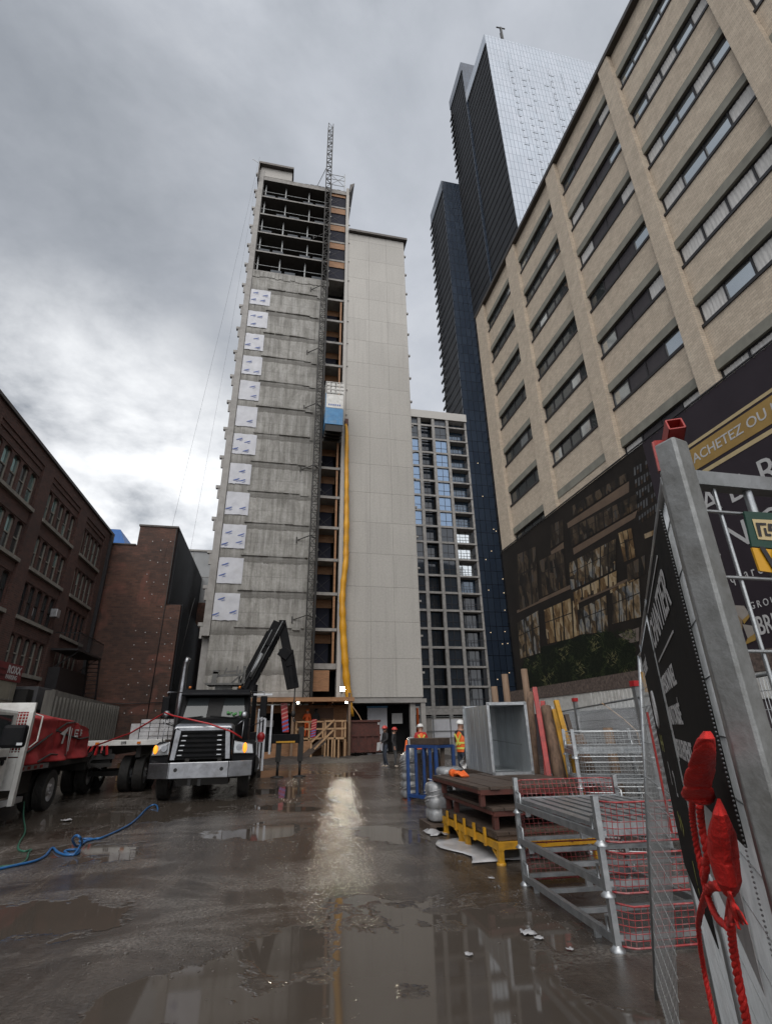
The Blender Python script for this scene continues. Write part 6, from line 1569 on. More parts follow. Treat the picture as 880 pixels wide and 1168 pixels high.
o = q.build('plank', MT['oldwood']); tag(o, 'dark wet planks standing inside the blue rack', 'planks')
q = MB(); p = A_ + dp * .5; p2 = B_ + dp * .5; q.bar(p + V(0, 0, 1.31), p2 + V(0, 0, 1.31), .42, .15); o = q.build('wooden_crate', MT['oldwood'], None, bevel=.01); tag(o, 'long dark wooden crate lying on top of the blue rack', 'crate')
# silver flexible duct
fd = MB(); P_ = []; R_2 = []
for i in range(40):
    t = i / 39; P_.append((4.15 + .18 * t + .05 * math.sin(t * 5), 11.5 - .25 * t, .78 + .48 * t)); R_2.append((.19 - .03 * t) * (1 + .06 * (i % 2)))
fd.tube(P_, R_2, 14); o = fd.build('flexible_duct', mat('crumpled_foil', (.62, .6, .56), (.35, .34, .33), 14, .25, .9, .7, 20)); tag(o, 'shiny crumpled foil duct standing behind the grey metal duct', 'flexible duct')
wbk = MB(); wbk.box(3.98, 4.5, 11.1, 11.8, .0, .76); o = wbk.build('work_box', MT['darksteel'], None, bevel=.02); tag(o, 'dark steel box under the crumpled foil duct', 'box')
# stacked red platforms (tables) on a yellow frame
def deck(name, lab, x0, x1, y0, y1, z0, z1, legz, frame_m, top_m, group=None):
    t = thing(name, lab, 'platform', (x0, y0, z0), group); rr = random.Random(int(z0 * 100))
    q = MB(); y = y0; 
    n = int((x1 - x0) / .16)
    for i in range(n):
        a = x0 + (x1 - x0) * i / n; q.box(a + .004, a + (x1 - x0) / n - .004, y0 + rr.uniform(-.02, .01), y1 + rr.uniform(-.02, .03), z1 - .035, z1 + rr.uniform(-.004, .004))
    q.build('plank_top', top_m, t)
    q = MB()
    for y in (y0 + .04, (y0 + y1) / 2, y1 - .04): q.box(x0 + .02, x1 - .02, y - .035, y + .035, z0, z1 - .036)
    q.box(x0 - .005, x0 + .04, y0 + .02, y1 - .02, z0 + .02, z1 - .037); q.box(x1 - .04, x1 + .005, y0 + .02, y1 - .02, z0 + .02, z1 - .037)
    q.build('frame', frame_m, t)
    if legz is not None:
        for x in (x0 + .06, x1 - .06):
            for y in (y0 + .06, y1 - .5, y1 - .1): 
                q = MB(); q.bar((x, y, legz), (x, y, z0), .07); q.build('leg', frame_m, t)
    return t
X0, X1 = 2.93, 4.35
yf = thing('yellow_stand', 'yellow steel frame on short legs at the bottom of the platform stack', 'stand', (3.6, 8.3, 0))
q = MB(); q.box(X0, X0 + .08, 7.12, 9.45, .16, .245); q.box(X1 - .08, X1, 7.12, 9.45, .16, .245); q.box(X0 + .08, X1 - .08, 7.12, 7.20, .17, .245); q.box(X0 + .08, X1 - .08, 9.37, 9.45, .17, .245)
for y in (7.7, 8.3, 8.9): q.box(X0 + .08, X1 - .08, y, y + .06, .18, .24)
for y in (7.5, 7.9, 8.3, 8.7, 9.1): q.box(X0 - .03, X0 - .001, y, y + .05, .15, .36)
q.build('frame', MT['yellow'], yf)
for y in (7.16, 8.35, 8.62, 9.38):
    q = MB(); q.bar((X0 + .035, y, .0), (X0 + .035, y, .16), .07); q.disc_profile((X0 + .035, y, 0), (0, 0, 1), [(.06, 0), (.06, .025), (.03, .03)], 10); q.bar((X0 + .035, y + .03, .05), (X0 + .035, y + .22, .15), .035); q.build('leg', MT['yellow'], yf)
for y in (7.16, 9.38): q = MB(); q.bar((X1 - .035, y, 0), (X1 - .035, y, .16), .07); q.build('leg', MT['yellow'], yf)
deck('plank_platform', 'wet dark plank platform lying directly on the yellow frame', X0 + .02, X1 - .02, 7.2, 9.6, .25, .345, None, MT['oldwood'], MT['oldwood'])
deck('plank_platform', 'rusty red platform, the middle one of the stack', X0 + .05, X1, 7.35, 9.5, .50, .60, .347, MT['rustred'], MT['oldwood'])
deck('plank_platform', 'rusty red platform, topmost of the stack, carrying the grey metal duct', X0 - .06, X1 + .3, 7.5, 9.75, .74, .84, .602, MT['rustred'], MT['oldwood'])
sh_ = MB(); rows = []
for j in range(12):
    y = 7.3 + j * .14; rows.append([(2.62 + i * .12 + .12 * math.sin(j * .6), y, .012 + .035 * max(0, mathutils.noise.noise(Vector((i * .8, j * .8, 2)))) + .004) for i in range(9)])
sh_.grid(rows); o = sh_.build('plastic_sheet', MT['sheet'], None, solid=.003); tag(o, 'crumpled white plastic sheet on the mud under the yellow frame', 'plastic sheet')
sh_ = MB(); rows = []
for j in range(6): rows.append([(2.62 + i * .06 + .03 * math.sin(j), 9.15 + j * .08, .02 + .12 * max(0, mathutils.noise.noise(Vector((i * .9, j * .9, 7))))) for i in range(6)])
sh_.grid(rows); o = sh_.build('plastic_sheet', MT['sheet'], None, solid=.003); tag(o, 'small torn white plastic scrap beside the wrapped bundle', 'plastic sheet')
gl_ = MB(); g0 = at(531, 890, X=3.12)
for k in range(4): gl_.tube([V(3.12, 9.15, .875) + V(.03 * k, 0, 0), V(3.13, 9.05, .90) + V(.03 * k, 0, .01 * k), V(3.16, 8.94, .86) + V(.035 * k, 0, 0)], [.022, .02, .014], 8)
gl_.ball((3.17, 9.2, .89), .075, .10, .045); gl_.tube([(3.13, 9.26, .885), (3.12, 9.36, .89)], [.06, .065], 12)
gl_.tube([(3.26, 9.2, .87), (3.31, 9.12, .865)], [.02, .014], 8)
o = gl_.build('work_glove', MT['vest']); tag(o, 'bright orange work glove on the topmost red platform', 'glove')
# galvanised duct: open box
hd_ = thing('metal_duct', 'large open ended galvanised air duct standing on the red platforms', 'air duct', (4.25, 9.9, .86))
a0, a1, b0, b1, z0, z1 = 3.85, 4.55, 9.2, 10.95, .86, 1.98
a0, a1 = 3.83, 4.50
q = MB(); T_ = .008; z0 = .845
q.box(a0, a0 + T_, b0, b1, z0, z1); q.box(a1 - T_, a1, b0, b1, z0, z1); q.box(a0 + T_, a1 - T_, b0, b1, z0, z0 + T_); q.box(a0 + T_, a1 - T_, b0, b1, z1 - T_, z1)
q.box(a0 + T_, a1 - T_, b1 - T_, b1, z0 + T_, z1 - T_)
MT['ductsheet'] = mat('galvanised_sheet', (.62, .66, .68), (.46, .49, .51), 4, .36, .65, .12, 50, (.2, .2, .2), 2, .5, stretch=(1, 1, .35))
DM = Matrix.Translation((a0, b0, 0)) @ Matrix.Rotation(-.10, 4, 'Z') @ Matrix.Translation((-a0, -b0, 0)); q.mul(DM); q.build('duct_sheet', MT['ductsheet'], hd_)
q = MB()
for y in (b0 - .012, b1): q.bar((a0 - .015, y, z0), (a0 - .015, y, z1 + .03), .05, .02, up=(0, 1, 0)); q.bar((a1 + .015, y, z0), (a1 + .015, y, z1 + .03), .05, .02, up=(0, 1, 0)); q.bar((a0 - .04, y, z1 + .015), (a1 + .04, y, z1 + .015), .05, .02, up=(0, 1, 0)); q.bar((a0 - .04, y, z0 + .015), (a1 + .04, y, z0 + .015), .05, .02, up=(0, 1, 0))
q.mul(DM); q.build('flange', MT['galv'], hd_)
q = MB()
for i in range(1, 5): y = b0 + (b1 - b0) * i / 5; q.box(a0 - .004, a0, y - .006, y + .006, z0, z1)
q.bar((a0 + .02, b1 - .03, 1.45), (a1 - .02, b0 + .3, 1.30), .012); q.box(a0 + .01, a1 - .01, 10.0, 10.01, z0 + .01, z0 + .02)
q.mul(DM); q.build('seam', MT['galv'], hd_)
dsup = MB(); dsup.box(3.9, 4.5, 9.76, 10.9, 0, .843); o = dsup.build('timber_support', MT['oldwood']); tag(o, 'dark timber support block under the far end of the grey duct', 'timber block')
# leaning poles
def pole(name, top, bot, w, mt_, lab, cat, round_=False, group=None, hole=False):
    t = MB()
    if round_:
        rr = random.Random(int(top[0] * 10)); n = 14; pts = []; rs = []
        for i in range(n): f = i / (n - 1); p = Vector(bot).lerp(Vector(top), f); pts.append(p + V(rr.uniform(-.008, .008), rr.uniform(-.008, .008), 0)); rs.append(w * (1.1 - .25 * f) * rr.uniform(.93, 1.07))
        t.tube(pts, rs, 12)
    else: t.bar(bot, top, w, w * .8)
    o = t.build(name, mt_, None, bevel=0 if round_ else .006); tag(o, lab, cat, group)
    return o
def P3(px, py, Y): p = at(px, py, Y=Y); return Vector((p.x, Y, p.z))
def lean(tx, ty, bx, by, Y):                       # top and a lower point on screen, foot carried down to the mud
    a = P3(tx, ty, Y + .25); b = P3(bx, by, Y - .15); d = (b - a); k = a.z / -d.z; f = a + d * k; return a, Vector((f.x, f.y, .0))
a, b = lean(609, 784, 627, 895, 9.0); pole('steel_post', a, b, .085, MT['red'], 'tall red steel post leaning left of the bark covered log', 'post')
a, b = lean(618.5, 800, 624, 895, 9.3); pole('steel_post', a, b, .085, MT['red'], 'shorter red steel post behind the bark covered log', 'post')
a, b = lean(633.5, 799, 660, 895, 8.8); pole('steel_post', a, b, .085, MT['yellow'], 'taller yellow steel post leaning nearest the stillages', 'post')
a, b = lean(631, 809, 650, 890, 9.0); pole('steel_post', a, b, .075, MT['yellow'], 'shorter yellow steel post leaning beside the taller yellow one', 'post')
a, b = lean(604, 790, 610, 895, 9.5); pole('log', a, b, .075, MT['bark'], 'thin bark covered log between the duct and the red posts', 'log', True)
a, b = lean(622, 806, 640, 900, 9.1); pole('log', a, b, .105, MT['bark'], 'thick bark covered log leaning right of the tall red post', 'log', True)
a, b = lean(629, 806, 648, 900, 9.4); pole('steel_tube', a, b, .05, MT['galv_dull'], 'grey steel tube leaning behind the thick log', 'tube')
a, b = lean(645, 815, 670, 905, 9.0); pole('timber', a, b, .08, MT['oldwood'], 'dark brown timber leaning right of the yellow posts', 'timber')
for (px, py, Y, lab, m_) in ((597, 763, 14.0, 'tallest weathered timber post behind the grey duct', 'post_wood'), (575, 769, 14.2, 'middle weathered timber post behind the grey duct', 'post_wood'), (563, 783, 14.4, 'shortest weathered timber post behind the left edge of the duct', 'post_wood')):
    p = P3(px, py, Y); q = MB(); q.tube([(p.x, Y, 0), (p.x + .01, Y, p.z * .6), (p.x, Y, p.z)], [.10, .095, .09], 12); o = q.build('timber_post', MT[m_]); tag(o, lab, 'timber post')
# bark bale / log behind the grey mesh
a = P3(664, 838, 8.9); q = MB(); q.tube([(a.x - .05, 8.9, 0), (a.x, 8.92, .5), (a.x - .12, 8.95, a.z)], [.20, .19, .15], 14); o = q.build('log', MT['bark']); tag(o, 'stout bark covered log standing behind the grey mesh stillage', 'log')
a = P3(693, 830, 9.6); q = MB(); q.tube([(a.x, 9.6, 0), (a.x, 9.62, a.z)], [.10, .09], 12); o = q.build('timber_post', MT['post_wood']); tag(o, 'pale timber post seen through the rear mesh fence', 'timber post')
# stillages
def stillage(lab, loc, rz, LX, LY, HZ, mesh_m, slats, ends, group, front_mesh=True):
    base = Vector(loc); t = thing('stillage', lab, 'stillage', loc, group); R3 = Matrix.Rotation(rz, 4, 'Z'); X = Matrix.Translation(base) @ R3
    def bld(q, n, m_): q.mul(X); return q.build(n, m_, t)
    for (x, y) in ((0, 0), (LX, 0), (0, LY), (LX, LY)):
        q = MB(); q.bar((x, y, .03), (x, y, HZ), .048); q.disc_profile((x, y, 0), (0, 0, 1), [(.058, 0), (.058, .010), (.036, .03), (.028, .04)], 12); q.tube([(x, y + (.06 if y == 0 else -.06), .05), (x, y + (.11 if y == 0 else -.11), .06), (x, y + (.11 if y == 0 else -.11), .20), (x, y + (.03 if y == 0 else -.03), .22)], .014, 6); bld(q, 'corner_post', MT['galv'])
    q = MB()
    for x in (0, LX): q.bar((x, .02, .075), (x, LY - .02, .075), .045, .06)
    for y in (.0, .35 * LY, .68 * LY, LY): q.bar((.02, y, .085), (LX - .02, y, .085), .04)
    for x in (0, LX):
        for y in (.3, LY - .3): q.bar((x, y, .0), (x, y, .06), .05, .03)
    bld(q, 'base_rail', MT['galv'])
    if slats:
        q = MB(); n = 9
        for i in range(n): x = .05 + (LX - .1) * i / (n - 1); q.box(x - .045, x + .045, .06, LY - .06, .115, .15)
        q.box(.03, LX - .03, .03, .059, .09, .16); q.box(.03, LX - .03, LY - .059, LY - .03, .09, .16)
        bld(q, 'slat_deck', MT['galv'])
    for (y, sgn) in ends:
        q = MB(); z0 = .03; z1 = HZ - .04; b = .13
        def pt(u, z):                                  # bowed basket outline
            k = (z - z0) / (z1 - z0); bow = b * (.55 + .45 * k)
            if u < .12: return Vector((.03 + LX * .9 * u * .6, y + sgn * bow * u / .12, z))
            if u > .88: return Vector((LX - .03 - LX * .9 * (1 - u) * .6, y + sgn * bow * (1 - u) / .12, z))
            f = (u - .12) / .76; xa = .03 + LX * .9 * .12 * .6; return Vector((xa + (LX - 2 * xa) * f, y + sgn * bow, z))
        us = [i / 24 for i in range(25)]
        for k in range(7):
            z = z0 + (z1 - z0) * k / 6; q.tube([pt(u, z) for u in us], .008 if k in (0, 6) else .0033, 6 if k in (0, 6) else 4)
        for u in us: q.tube([pt(u, z0 + (z1 - z0) * k / 3) for k in range(4)], .0033, 4)
        for j in range(1, 4): q.tube([(LX * j / 4, y, z0), (LX * j / 4, y + sgn * b * .55, z0)], .0045, 4)
        bld(q, 'mesh_basket', mesh_m)
    return t
rz1 = math.atan2(-(2.86 - 2.73), 6.26 - 4.44)
MT['redmesh'] = mat('red_coated_mesh', (.34, .045, .048), (.24, .03, .033), 8, .5, .1, 0, 30, (.36, .27, .26), 12, .8)
stillage('galvanised stillage with red mesh ends, bottom one of the near stack', (2.73, 4.44, .0), rz1, 1.25, 1.84, .345, MT['redmesh'], False, ((0, -1), (1.84, 1)), 'stillages stacked on the right')
stillage('galvanised stillage with red mesh ends, middle one of the near stack', (2.725, 4.45, .345), rz1, 1.25, 1.84, .345, MT['redmesh'], False, ((0, -1), (1.84, 1)), 'stillages stacked on the right')
stillage('galvanised stillage with red mesh ends and slatted deck, topmost of the near stack', (2.73, 4.44, .69), rz1, 1.25, 1.84, .36, MT['redmesh'], True, ((0, -1), (1.84, 1)), 'stillages stacked on the right')
for k, w_ in enumerate(('bottom', 'second lowest', 'third', 'topmost')):
    stillage('bare galvanised stillage with grey mesh ends, %s one of the rear stack' % w_, (4.42, 7.5, .385 * k), -.42, 1.05, 1.3, .385 if k < 3 else .40, MT['wire'], k == 3, ((0, -1), (1.3, 1)), 'stillages stacked on the right')
# ------------------------------------------------------------------ mesh fences
def mesh_panel(t, p, d, L, z0, z1, pitch, rowz, wr, mframe, up=V(0, 0, 1), rail=.02, vert=True, frame=True):
    p = Vector(p); d = Vector(d).normalized(); up = Vector(up)
    def at3(s_, z): return p + d * s_ + up * z
    q = MB()
    if frame:
        q.tube([at3(0, z0), at3(0, z1)], rail, 8); q.tube([at3(L, z0), at3(L, z1)], rail, 8); q.tube([at3(0, z1), at3(L, z1)], rail * .9, 8); q.tube([at3(0, z0 + .05), at3(L, z0 + .05)], rail * .9, 8)
        q.build('frame', mframe, t)
    q = MB(); n = int(L / pitch)
    for i in range(1, n): q.tube([at3(L * i / n, z0 + .05), at3(L * i / n, z1)], wr, 4, cap=False)
    z = z0 + .08
    while z < z1: q.tube([at3(0, z), at3(L, z)], wr, 4, cap=False); z += rowz
    q.build('wire_mesh', MT['wire'], t)
dR = Vector((8.68 - 5.96, 15.16 - 7.96, 0)).normalized(); pR = Vector((7.97, 13.15, 0))
for k, lab in ((1, 'rear mesh fence length at the far end beyond the red capped post'), (0, 'rear mesh fence length behind the grey mesh stillages'), (-1, 'rear mesh fence length nearest the camera behind the right hand panel')):
    p = pR + dR * (5.5 * (k - 1)); t = thing('mesh_fence', lab, 'mesh fence', p, 'rear mesh fences'); mesh_panel(t, p + dR * .05, dR, 5.4, .1, 2.02, .06, .17, .004, MT['galv_dull'])
    q = MB(); e_ = p + dR * 5.5; q.bar(e_, e_ + V(0, 0, 2.25), .09); q.bar(e_ - V(.25, 0, 0), e_ + V(.25, 0, .05), .2, .1); q.build('post', MT['galv_dull'], t)
    q = MB(); q.bar(e_ + V(0, 0, 2.2), e_ + V(0, 0, 2.29), .12); q.build('red_cap', MT['red_plastic'], t)
q = MB(); c0 = at(686, 802, Y=10.2); q.tube([(c0.x, 10.2, c0.z), (c0.x + .35, 10.1, c0.z - .3), (c0.x + .55, 10.0, c0.z - .55), (c0.x + .56, 10.0, .9)], .012, 6); o = q.build('loose_wire', MT['lumber']); tag(o, 'pale bent wire hanging on the rear mesh fence', 'wire')
vb = MB(); p = pR + dR * 2.0 + V(.35, -.1, 0); vb.bar(p, p + dR * 6 , .03, .02); vb.quad(p + V(0, 0, .1), p + dR * 8 + V(0, 0, .1), p + dR * 8 + V(0, 0, 1.9), p + V(0, 0, 1.9)); o = vb.build('fence_screen', mat('dull_purple_screen', (.075, .06, .072), (.055, .045, .055), 3, .8)); tag(o, 'dull purple screen cloth behind the rear mesh fence', 'screen')
# foreground fence
FT = Vector((.577, .572, 0)); FD = Vector((.584, .811, 0)).normalized(); FN = Vector((-.811, .584, 0)).normalized()
def ff(s_, z, off=0.0): return FT + FD * s_ + FN * off + Vector((0, 0, z))
MT['postgalv'] = mat('spangled_galvanised', (.30, .31, .31), (.19, .195, .19), 26, .5, .5, .12, 90, (.11, .10, .08), 6, .5)
fp_ = thing('fence_post', 'thick galvanised square fence post filling the right foreground', 'fence post', FT)
q = MB(); q.bar(FT, FT + V(0, 0, 2.0), .036, .036, up=(FN + FD * .8).normalized()); q.build('post_tube', MT['postgalv'], fp_, bevel=.004)
q = MB(); q.bar(ff(.05, .05, .006), ff(.05, 1.955, .006), .028, .024, up=FN); q.build('side_channel', MT['postgalv'], fp_, bevel=.003)
q = MB(); q.box(FT.x - .18, FT.x + .18, FT.y - .18, FT.y + .18, 0, .05); q.build('base_plate', MT['galv_dull'], fp_)
rc = thing('red_clamp', 'red square steel socket with a tongue on top of the galvanised fence post', 'clamp', FT + V(0, 0, 2.0))
q = MB(); ax = V(-.42, -.80, .35).normalized(); e1 = ax.cross(V(0, 0, 1)).normalized(); e2 = e1.cross(ax)
c0 = FT + V(.020, .016, 2.010); hw = .0108; tk = .0028
for (u, v) in ((e1, e2), (e2, e1), (-e1, e2), (-e2, e1)): q.bar(c0 + u * hw, c0 + u * hw + ax * .042, 2 * hw + tk, tk, up=u)
q.build('socket', MT['red'], rc, bevel=.001)
q = MB(); q.bar(FT + FN * .021 + V(-.002, 0, 2.006), FT + FN * .022 + V(-.002, 0, 1.955), .009, .003, up=FN); q.bar(FT + FN * .020 + V(-.002, 0, 2.004), c0 - e2 * .010 + ax * .012, .010, .005, up=FN); q.build('tongue', MT['red'], rc)
pa = thing('mesh_fence', 'tall galvanised mesh fence panel beside the foreground post, carrying a black sign', 'mesh fence', ff(.1, 0)); mesh_panel(pa, ff(.10, 0), FD, 1.0, .06, 1.99, .0125, .09, .0016, MT['galv'], rail=.011)
pb_ = thing('mesh_fence', 'galvanised mesh fence panel carrying the smaller black sign with yellow symbols', 'mesh fence', ff(1.13, 0)); mesh_panel(pb_, ff(1.13, 0), FD, 1.12, .06, 1.99, .0125, .09, .0016, MT['galv'], rail=.011)
pc = thing('mesh_fence', 'loose mesh panel leaning against the end of the foreground fence', 'mesh fence', (2.5, 3.72, 0))
upc = (Vector((2.25, 2.89, 2.0)) - Vector((2.5, 3.72, 0))) / 2.0; dC = Vector((-.52, -.86, 0)).normalized()
mesh_panel(pc, (2.5, 3.72, 0), dC, .95, .02, 2.0, .045, .1, .0022, MT['galv'], up=upc, frame=False)
q = MB(); q.tube([V(2.5, 3.72, 0), V(2.5, 3.72, 0) + upc * 2.0], .012, 8); q.tube([V(2.5, 3.72, 0) + upc * 2.0, V(2.5, 3.72, 0) + upc * 2.0 + dC * .95], .010, 8); q.build('edge_tube', MT['galv'], pc)
# signs
def sign(name, lab, s0, s1, z0, z1, off):
    t = thing(name, lab, 'sign', ff((s0 + s1) / 2, z0, off)); q = MB(); q.prism([ff(s0, z0, off), ff(s1, z0, off), ff(s1, z1, off), ff(s0, z1, off)], FN * -.003); q.build('sign_sheet', MT['sgnblack'], t); return t
MT['sgnblack'] = mat('black_sign_sheet', (.010, .010, .010), (.014, .014, .0135), 4, .75, 0, .04, 20, (.03, .03, .028), 5, .3, spec=.12)
RT, UPV = -FD, V(0, 0, 1)
s1 = sign('site_sign', 'large black sign lettered CHANTIER on the near fence panel', .16, 1.09, 1.44, 1.955, .016)
q = MB(); o_ = .018
q.text('CHANTIER', ff(1.03, 1.815, o_), RT, UPV, .115, .0015, ext=.0003, sx=1.30)
q.text('PERSONNEL', ff(1.02, 1.685, o_), RT, UPV, .066, .0012, ext=.0003, sx=1.25); q.text('AUTORISÉ', ff(1.02, 1.60, o_), RT, UPV, .066, .0012, ext=.0003, sx=1.25); q.text('SEULEMENT', ff(1.02, 1.515, o_), RT, UPV, .066, .0012, ext=.0003, sx=1.25)
q.build('lettering', MT['letter'], s1)
q = MB(); q.bar(ff(1.0, 1.925, .0175), ff(.36, 1.925, .0175), .001, .005, up=UPV); q.bar(ff(1.0, 1.775, .0175), ff(.40, 1.775, .0175), .001, .005, up=UPV); q.bar(ff(1.055, 1.50, .0175), ff(1.055, 1.73, .0175), .02, .001, up=FN); q.build('rule_line', MT['letter'], s1)
q = MB(); z = .1
while z < 1.95: q.ball(ff(.15, z, .017), .0017, None, None, 6, 4); z += .006
q.build('bead_chain', MT['galv_dull'], s1)
s2 = sign('site_sign', 'smaller black sign with yellow symbols on the further fence panel', 1.20, 2.22, 1.02, 1.93, .016)
q = MB(); q.ring(ff(1.8, 1.66, .018), FN, .07, .006, 20, 6); q.text('SÉCURITÉ', ff(2.1, 1.82, o_), RT, UPV, .07, .001, ext=.0003, sx=1.3); q.text('1', ff(1.75, 1.38, o_), RT, UPV, .12, ext=.0003); q.text('2', ff(1.55, 1.36, o_), RT, UPV, .12, ext=.0003); q.build('lettering', MT['letter'], s2)
q = MB(); q.text('+ +', ff(1.95, 1.48, o_), RT, UPV, .13, .002, ext=.0003); q.text('> >', ff(1.8, 1.2, o_), RT, UPV, .13, .002, ext=.0003); q.text('!', ff(1.5, 1.08, o_), RT, UPV, .13, .002, ext=.0003); q.build('yellow_symbol', mat('olive_yellow_print', (.30, .30, .05), None, 3, .5, 0, 0), s2)
wp = MB(); wp.prism([ff(.45, 1.18, .006), ff(1.08, 1.24, .006), ff(1.08, 1.438, .006), ff(.45, 1.438, .006)], FN * -.002); o = wp.build('plastic_board', mat('scuffed_white_plastic', (.42, .42, .42), (.3, .3, .3), 9, .5, 0, .3, 40, (.2, .2, .2), 12, .6)); tag(o, 'scuffed pale plastic panel below the large black sign', 'board')
rs = MB(); rs.prism([ff(2.35, 1.12, .03), ff(2.41, 1.12, .03), ff(2.41, 1.66, .03), ff(2.35, 1.66, .03)], FN * .01); o = rs.build('faded_board', MT['red']); tag(o, 'faded red board fixed upright on the further mesh fence', 'board')
yt = MB(); c_ = Vector((2.25, 2.89, 1.93)); yt.box(c_.x - .04, c_.x - .0, c_.y - .035, c_.y - .03, 1.78, 1.90); o = yt.build('yellow_tag', MT['yellow']); tag(o, 'small yellow tag at the top of the loose mesh panel', 'tag')
# right-hand panel with sign
rp = thing('mesh_fence', 'coarse mesh fence panel with a square top rail on the right of the post', 'mesh fence', (.62, .60, 0))
RY = .60
q = MB(); q.bar((.61, RY, 1.955), (2.9, RY, 1.955), .024, .024); q.bar((2.9, RY, 0), (2.9, RY, 1.97), .03); q.bar((.61, RY, .1), (2.9, RY, .1), .03); q.build('frame', MT['galv_dull'], rp)
q = MB()
for i in range(1, 36): q.tube([(.60 + .064 * i, RY, .1), (.60 + .064 * i, RY, 1.95)], .0032 if i != 2 else .007, 6, cap=False)
z = .22
while z < 1.93: q.tube([(.6, RY - .005, z), (2.9, RY - .005, z)], .0026, 6, cap=False); z += .105
q.build('wire_mesh', MT['galv'], rp)
gs = thing('plastic_sign', 'green and yellow plastic sign with a square emblem on the right hand fence panel', 'sign', (.8, .59, 1.8))
def rpt(px, py, o=.0): p = at(px, py, Y=RY - .012 - o); return Vector((p.x, RY - .012 - o, p.z))
def rquad(q, pts, o=0.0): q.poly([rpt(x, y, o) for x, y in pts])
q = MB(); q.prism([rpt(848, 583), rpt(960, 590), rpt(960, 634), rpt(857, 623)], (0, .003, 0)); q.build('green_field', mat('dark_green_plastic', (.008, .045, .03), (.006, .035, .024), 6, .4, 0, .05), gs)
q = MB(); q.prism([rpt(857, 624.5), rpt(960, 634.5), rpt(960, 664), rpt(866, 651)], (0, .003, 0)); q.build('yellow_field', mat('sign_yellow', (.6, .31, .02), (.5, .26, .015), 6, .45, 0, .05), gs)
q = MB(); rquad(q, [(857, 592), (896, 594), (899, 618), (864, 615)], .001); em_ = q.build('emblem_square', MT['ltgold'], gs)
q = MB()
rquad(q, [(861, 596), (873, 596.5), (873.5, 599), (866, 599), (868.5, 612), (865, 611.5)], .002); rquad(q, [(875, 597), (886, 598), (886.5, 600.5), (879, 600), (881, 606), (875.5, 605.5)], .002); rquad(q, [(870, 602), (873, 602.2), (874.5, 608.5), (879, 609), (879.4, 611.5), (872.3, 611)], .002); q.build('emblem_mark', MT['frame'], em_)
q = MB(); b0_ = rpt(874, 650, .002); q.text('W', b0_, V(1, 0, -.02), V(.06, 0, 1), .05, .002, ext=.0004); q.build('sign_lettering', MT['frame'], gs)
# red ribbons and rope tied to the fence
def RPt(px, py, off=.045):
    r_ = ray(px, py); t = (off + FN.dot(FT)) / (FN.dot(r_)); return CAM + r_ * t
rb = thing('red_ribbon', 'bright red cloth ribbons and rope knotted round the foreground fence post', 'ribbon', ff(.25, 1.2))
def cloth(pts, name, seed, mode):
    """pts: (px, py, half width px, offset) down the ribbon -> flattened wrapped tube with creases"""
    q = MB(); rows = []; n = 40; N_ = len(pts) - 1; steps = 90; NZ = mathutils.noise.noise
    for i in range(steps + 1):
        f = i / steps * N_; k = min(int(f), N_ - 1); u = f - k; u = u * u * (3 - 2 * u) if mode == 'leaf' else u; a, b = pts[k], pts[k + 1]
        px, py, w, of = [a[j] + (b[j] - a[j]) * u for j in range(4)]
        c = RPt(px, py, of); rgt = RPt(px + w, py, of) - c; wd = max(rgt.length * .53, .001); rdir = (FD * -.75 + FN * .35 + V(.3, -.1, 0)).normalized()
        row = []
        for j in range(n + 1):
            th = 2 * PI * j / n; cx_, sx_ = math.cos(th), math.sin(th)
            low = NZ(Vector((cx_ * .8, sx_ * .8, i * .045 + seed)))
            if mode == 'wrap':
                ph = (i + 7 * cx_ + 5 * NZ(Vector((cx_, i * .03, seed)))) % 17.0; pinch = math.exp(-((ph - 8.5) / 1.1) ** 2)
                m_ = 1.0 + .14 * low - .11 * pinch; dp = .36 + .12 * low
            else:
                fold = abs(math.sin(2.5 * th + .012 * i + seed)); m_ = .93 + .10 * low + .02 * fold; dp = .20 + .22 * fold
                ph = (i + 9 * cx_) % 31.0; m_ -= .05 * math.exp(-((ph - 15) / 1.0) ** 2)
            fine = .05 * NZ(Vector((cx_ * 5, sx_ * 5, i * .22 + seed)))
            row.append(c + rdir * wd * cx_ * (m_ + fine) + FN * dp * wd * sx_ * m_)
        rows.append(row)
    q.grid(rows); return q.build(name, MT['ribbon'], rb)
MT['ribbon'] = mat('red_cloth', (.62, .030, .024), (.48, .020, .018), 24, .55, 0, .45, 110, (.34, .014, .014), 16, .5, spec=.3)
cloth([(805, 834, 2.4, .05), (805, 842, 5.5, .052), (803, 856, 7.5, .053), (800, 872, 8, .053), (797, 890, 8.4, .054), (794, 904, 8.8, .054), (797, 912, 7.5, .053), (799, 915, 5, .051)], 'ribbon_cloth', 2, 'wrap')
cloth([(819, 911, .8, .045), (820, 928, 4.5, .05), (821, 950, 8.5, .05), (824, 978, 9, .05), (829, 1003, 8, .05), (831, 1017, 4.5, .05), (831.5, 1020, 3.2, .05)], 'ribbon_cloth', 5, 'leaf')
q = MB(); r7 = random.Random(19)
for i in range(9):                                              # loose ends fanning out below the knot
    ex, ey = 826 + 25 * (i / 8) ** .9, 1050 + r7.uniform(-6, 10) + (6 if i > 5 else 0); o1 = .046 + .006 * (i % 3); P_ = []
    for k in range(9):
        u = k / 8; w = (1.6 + 9.5 * u * (1.12 - u)) ; px = 831.5 + (ex - 831.5) * u ** 1.3; py = 1017 + (ey - 1017) * u; c = RPt(px, py, o1); e_ = RPt(px + w, py + 1.5, o1 + .004 * math.sin(u * 7 + i)) - c
        P_.append([c - e_ * .5, c + FN * .0025 * math.sin(i + u * 5), c + e_ * .5])
    q.grid(P_)
q.build('ribbon_end', MT['ribbon'], rb, solid=.0012)
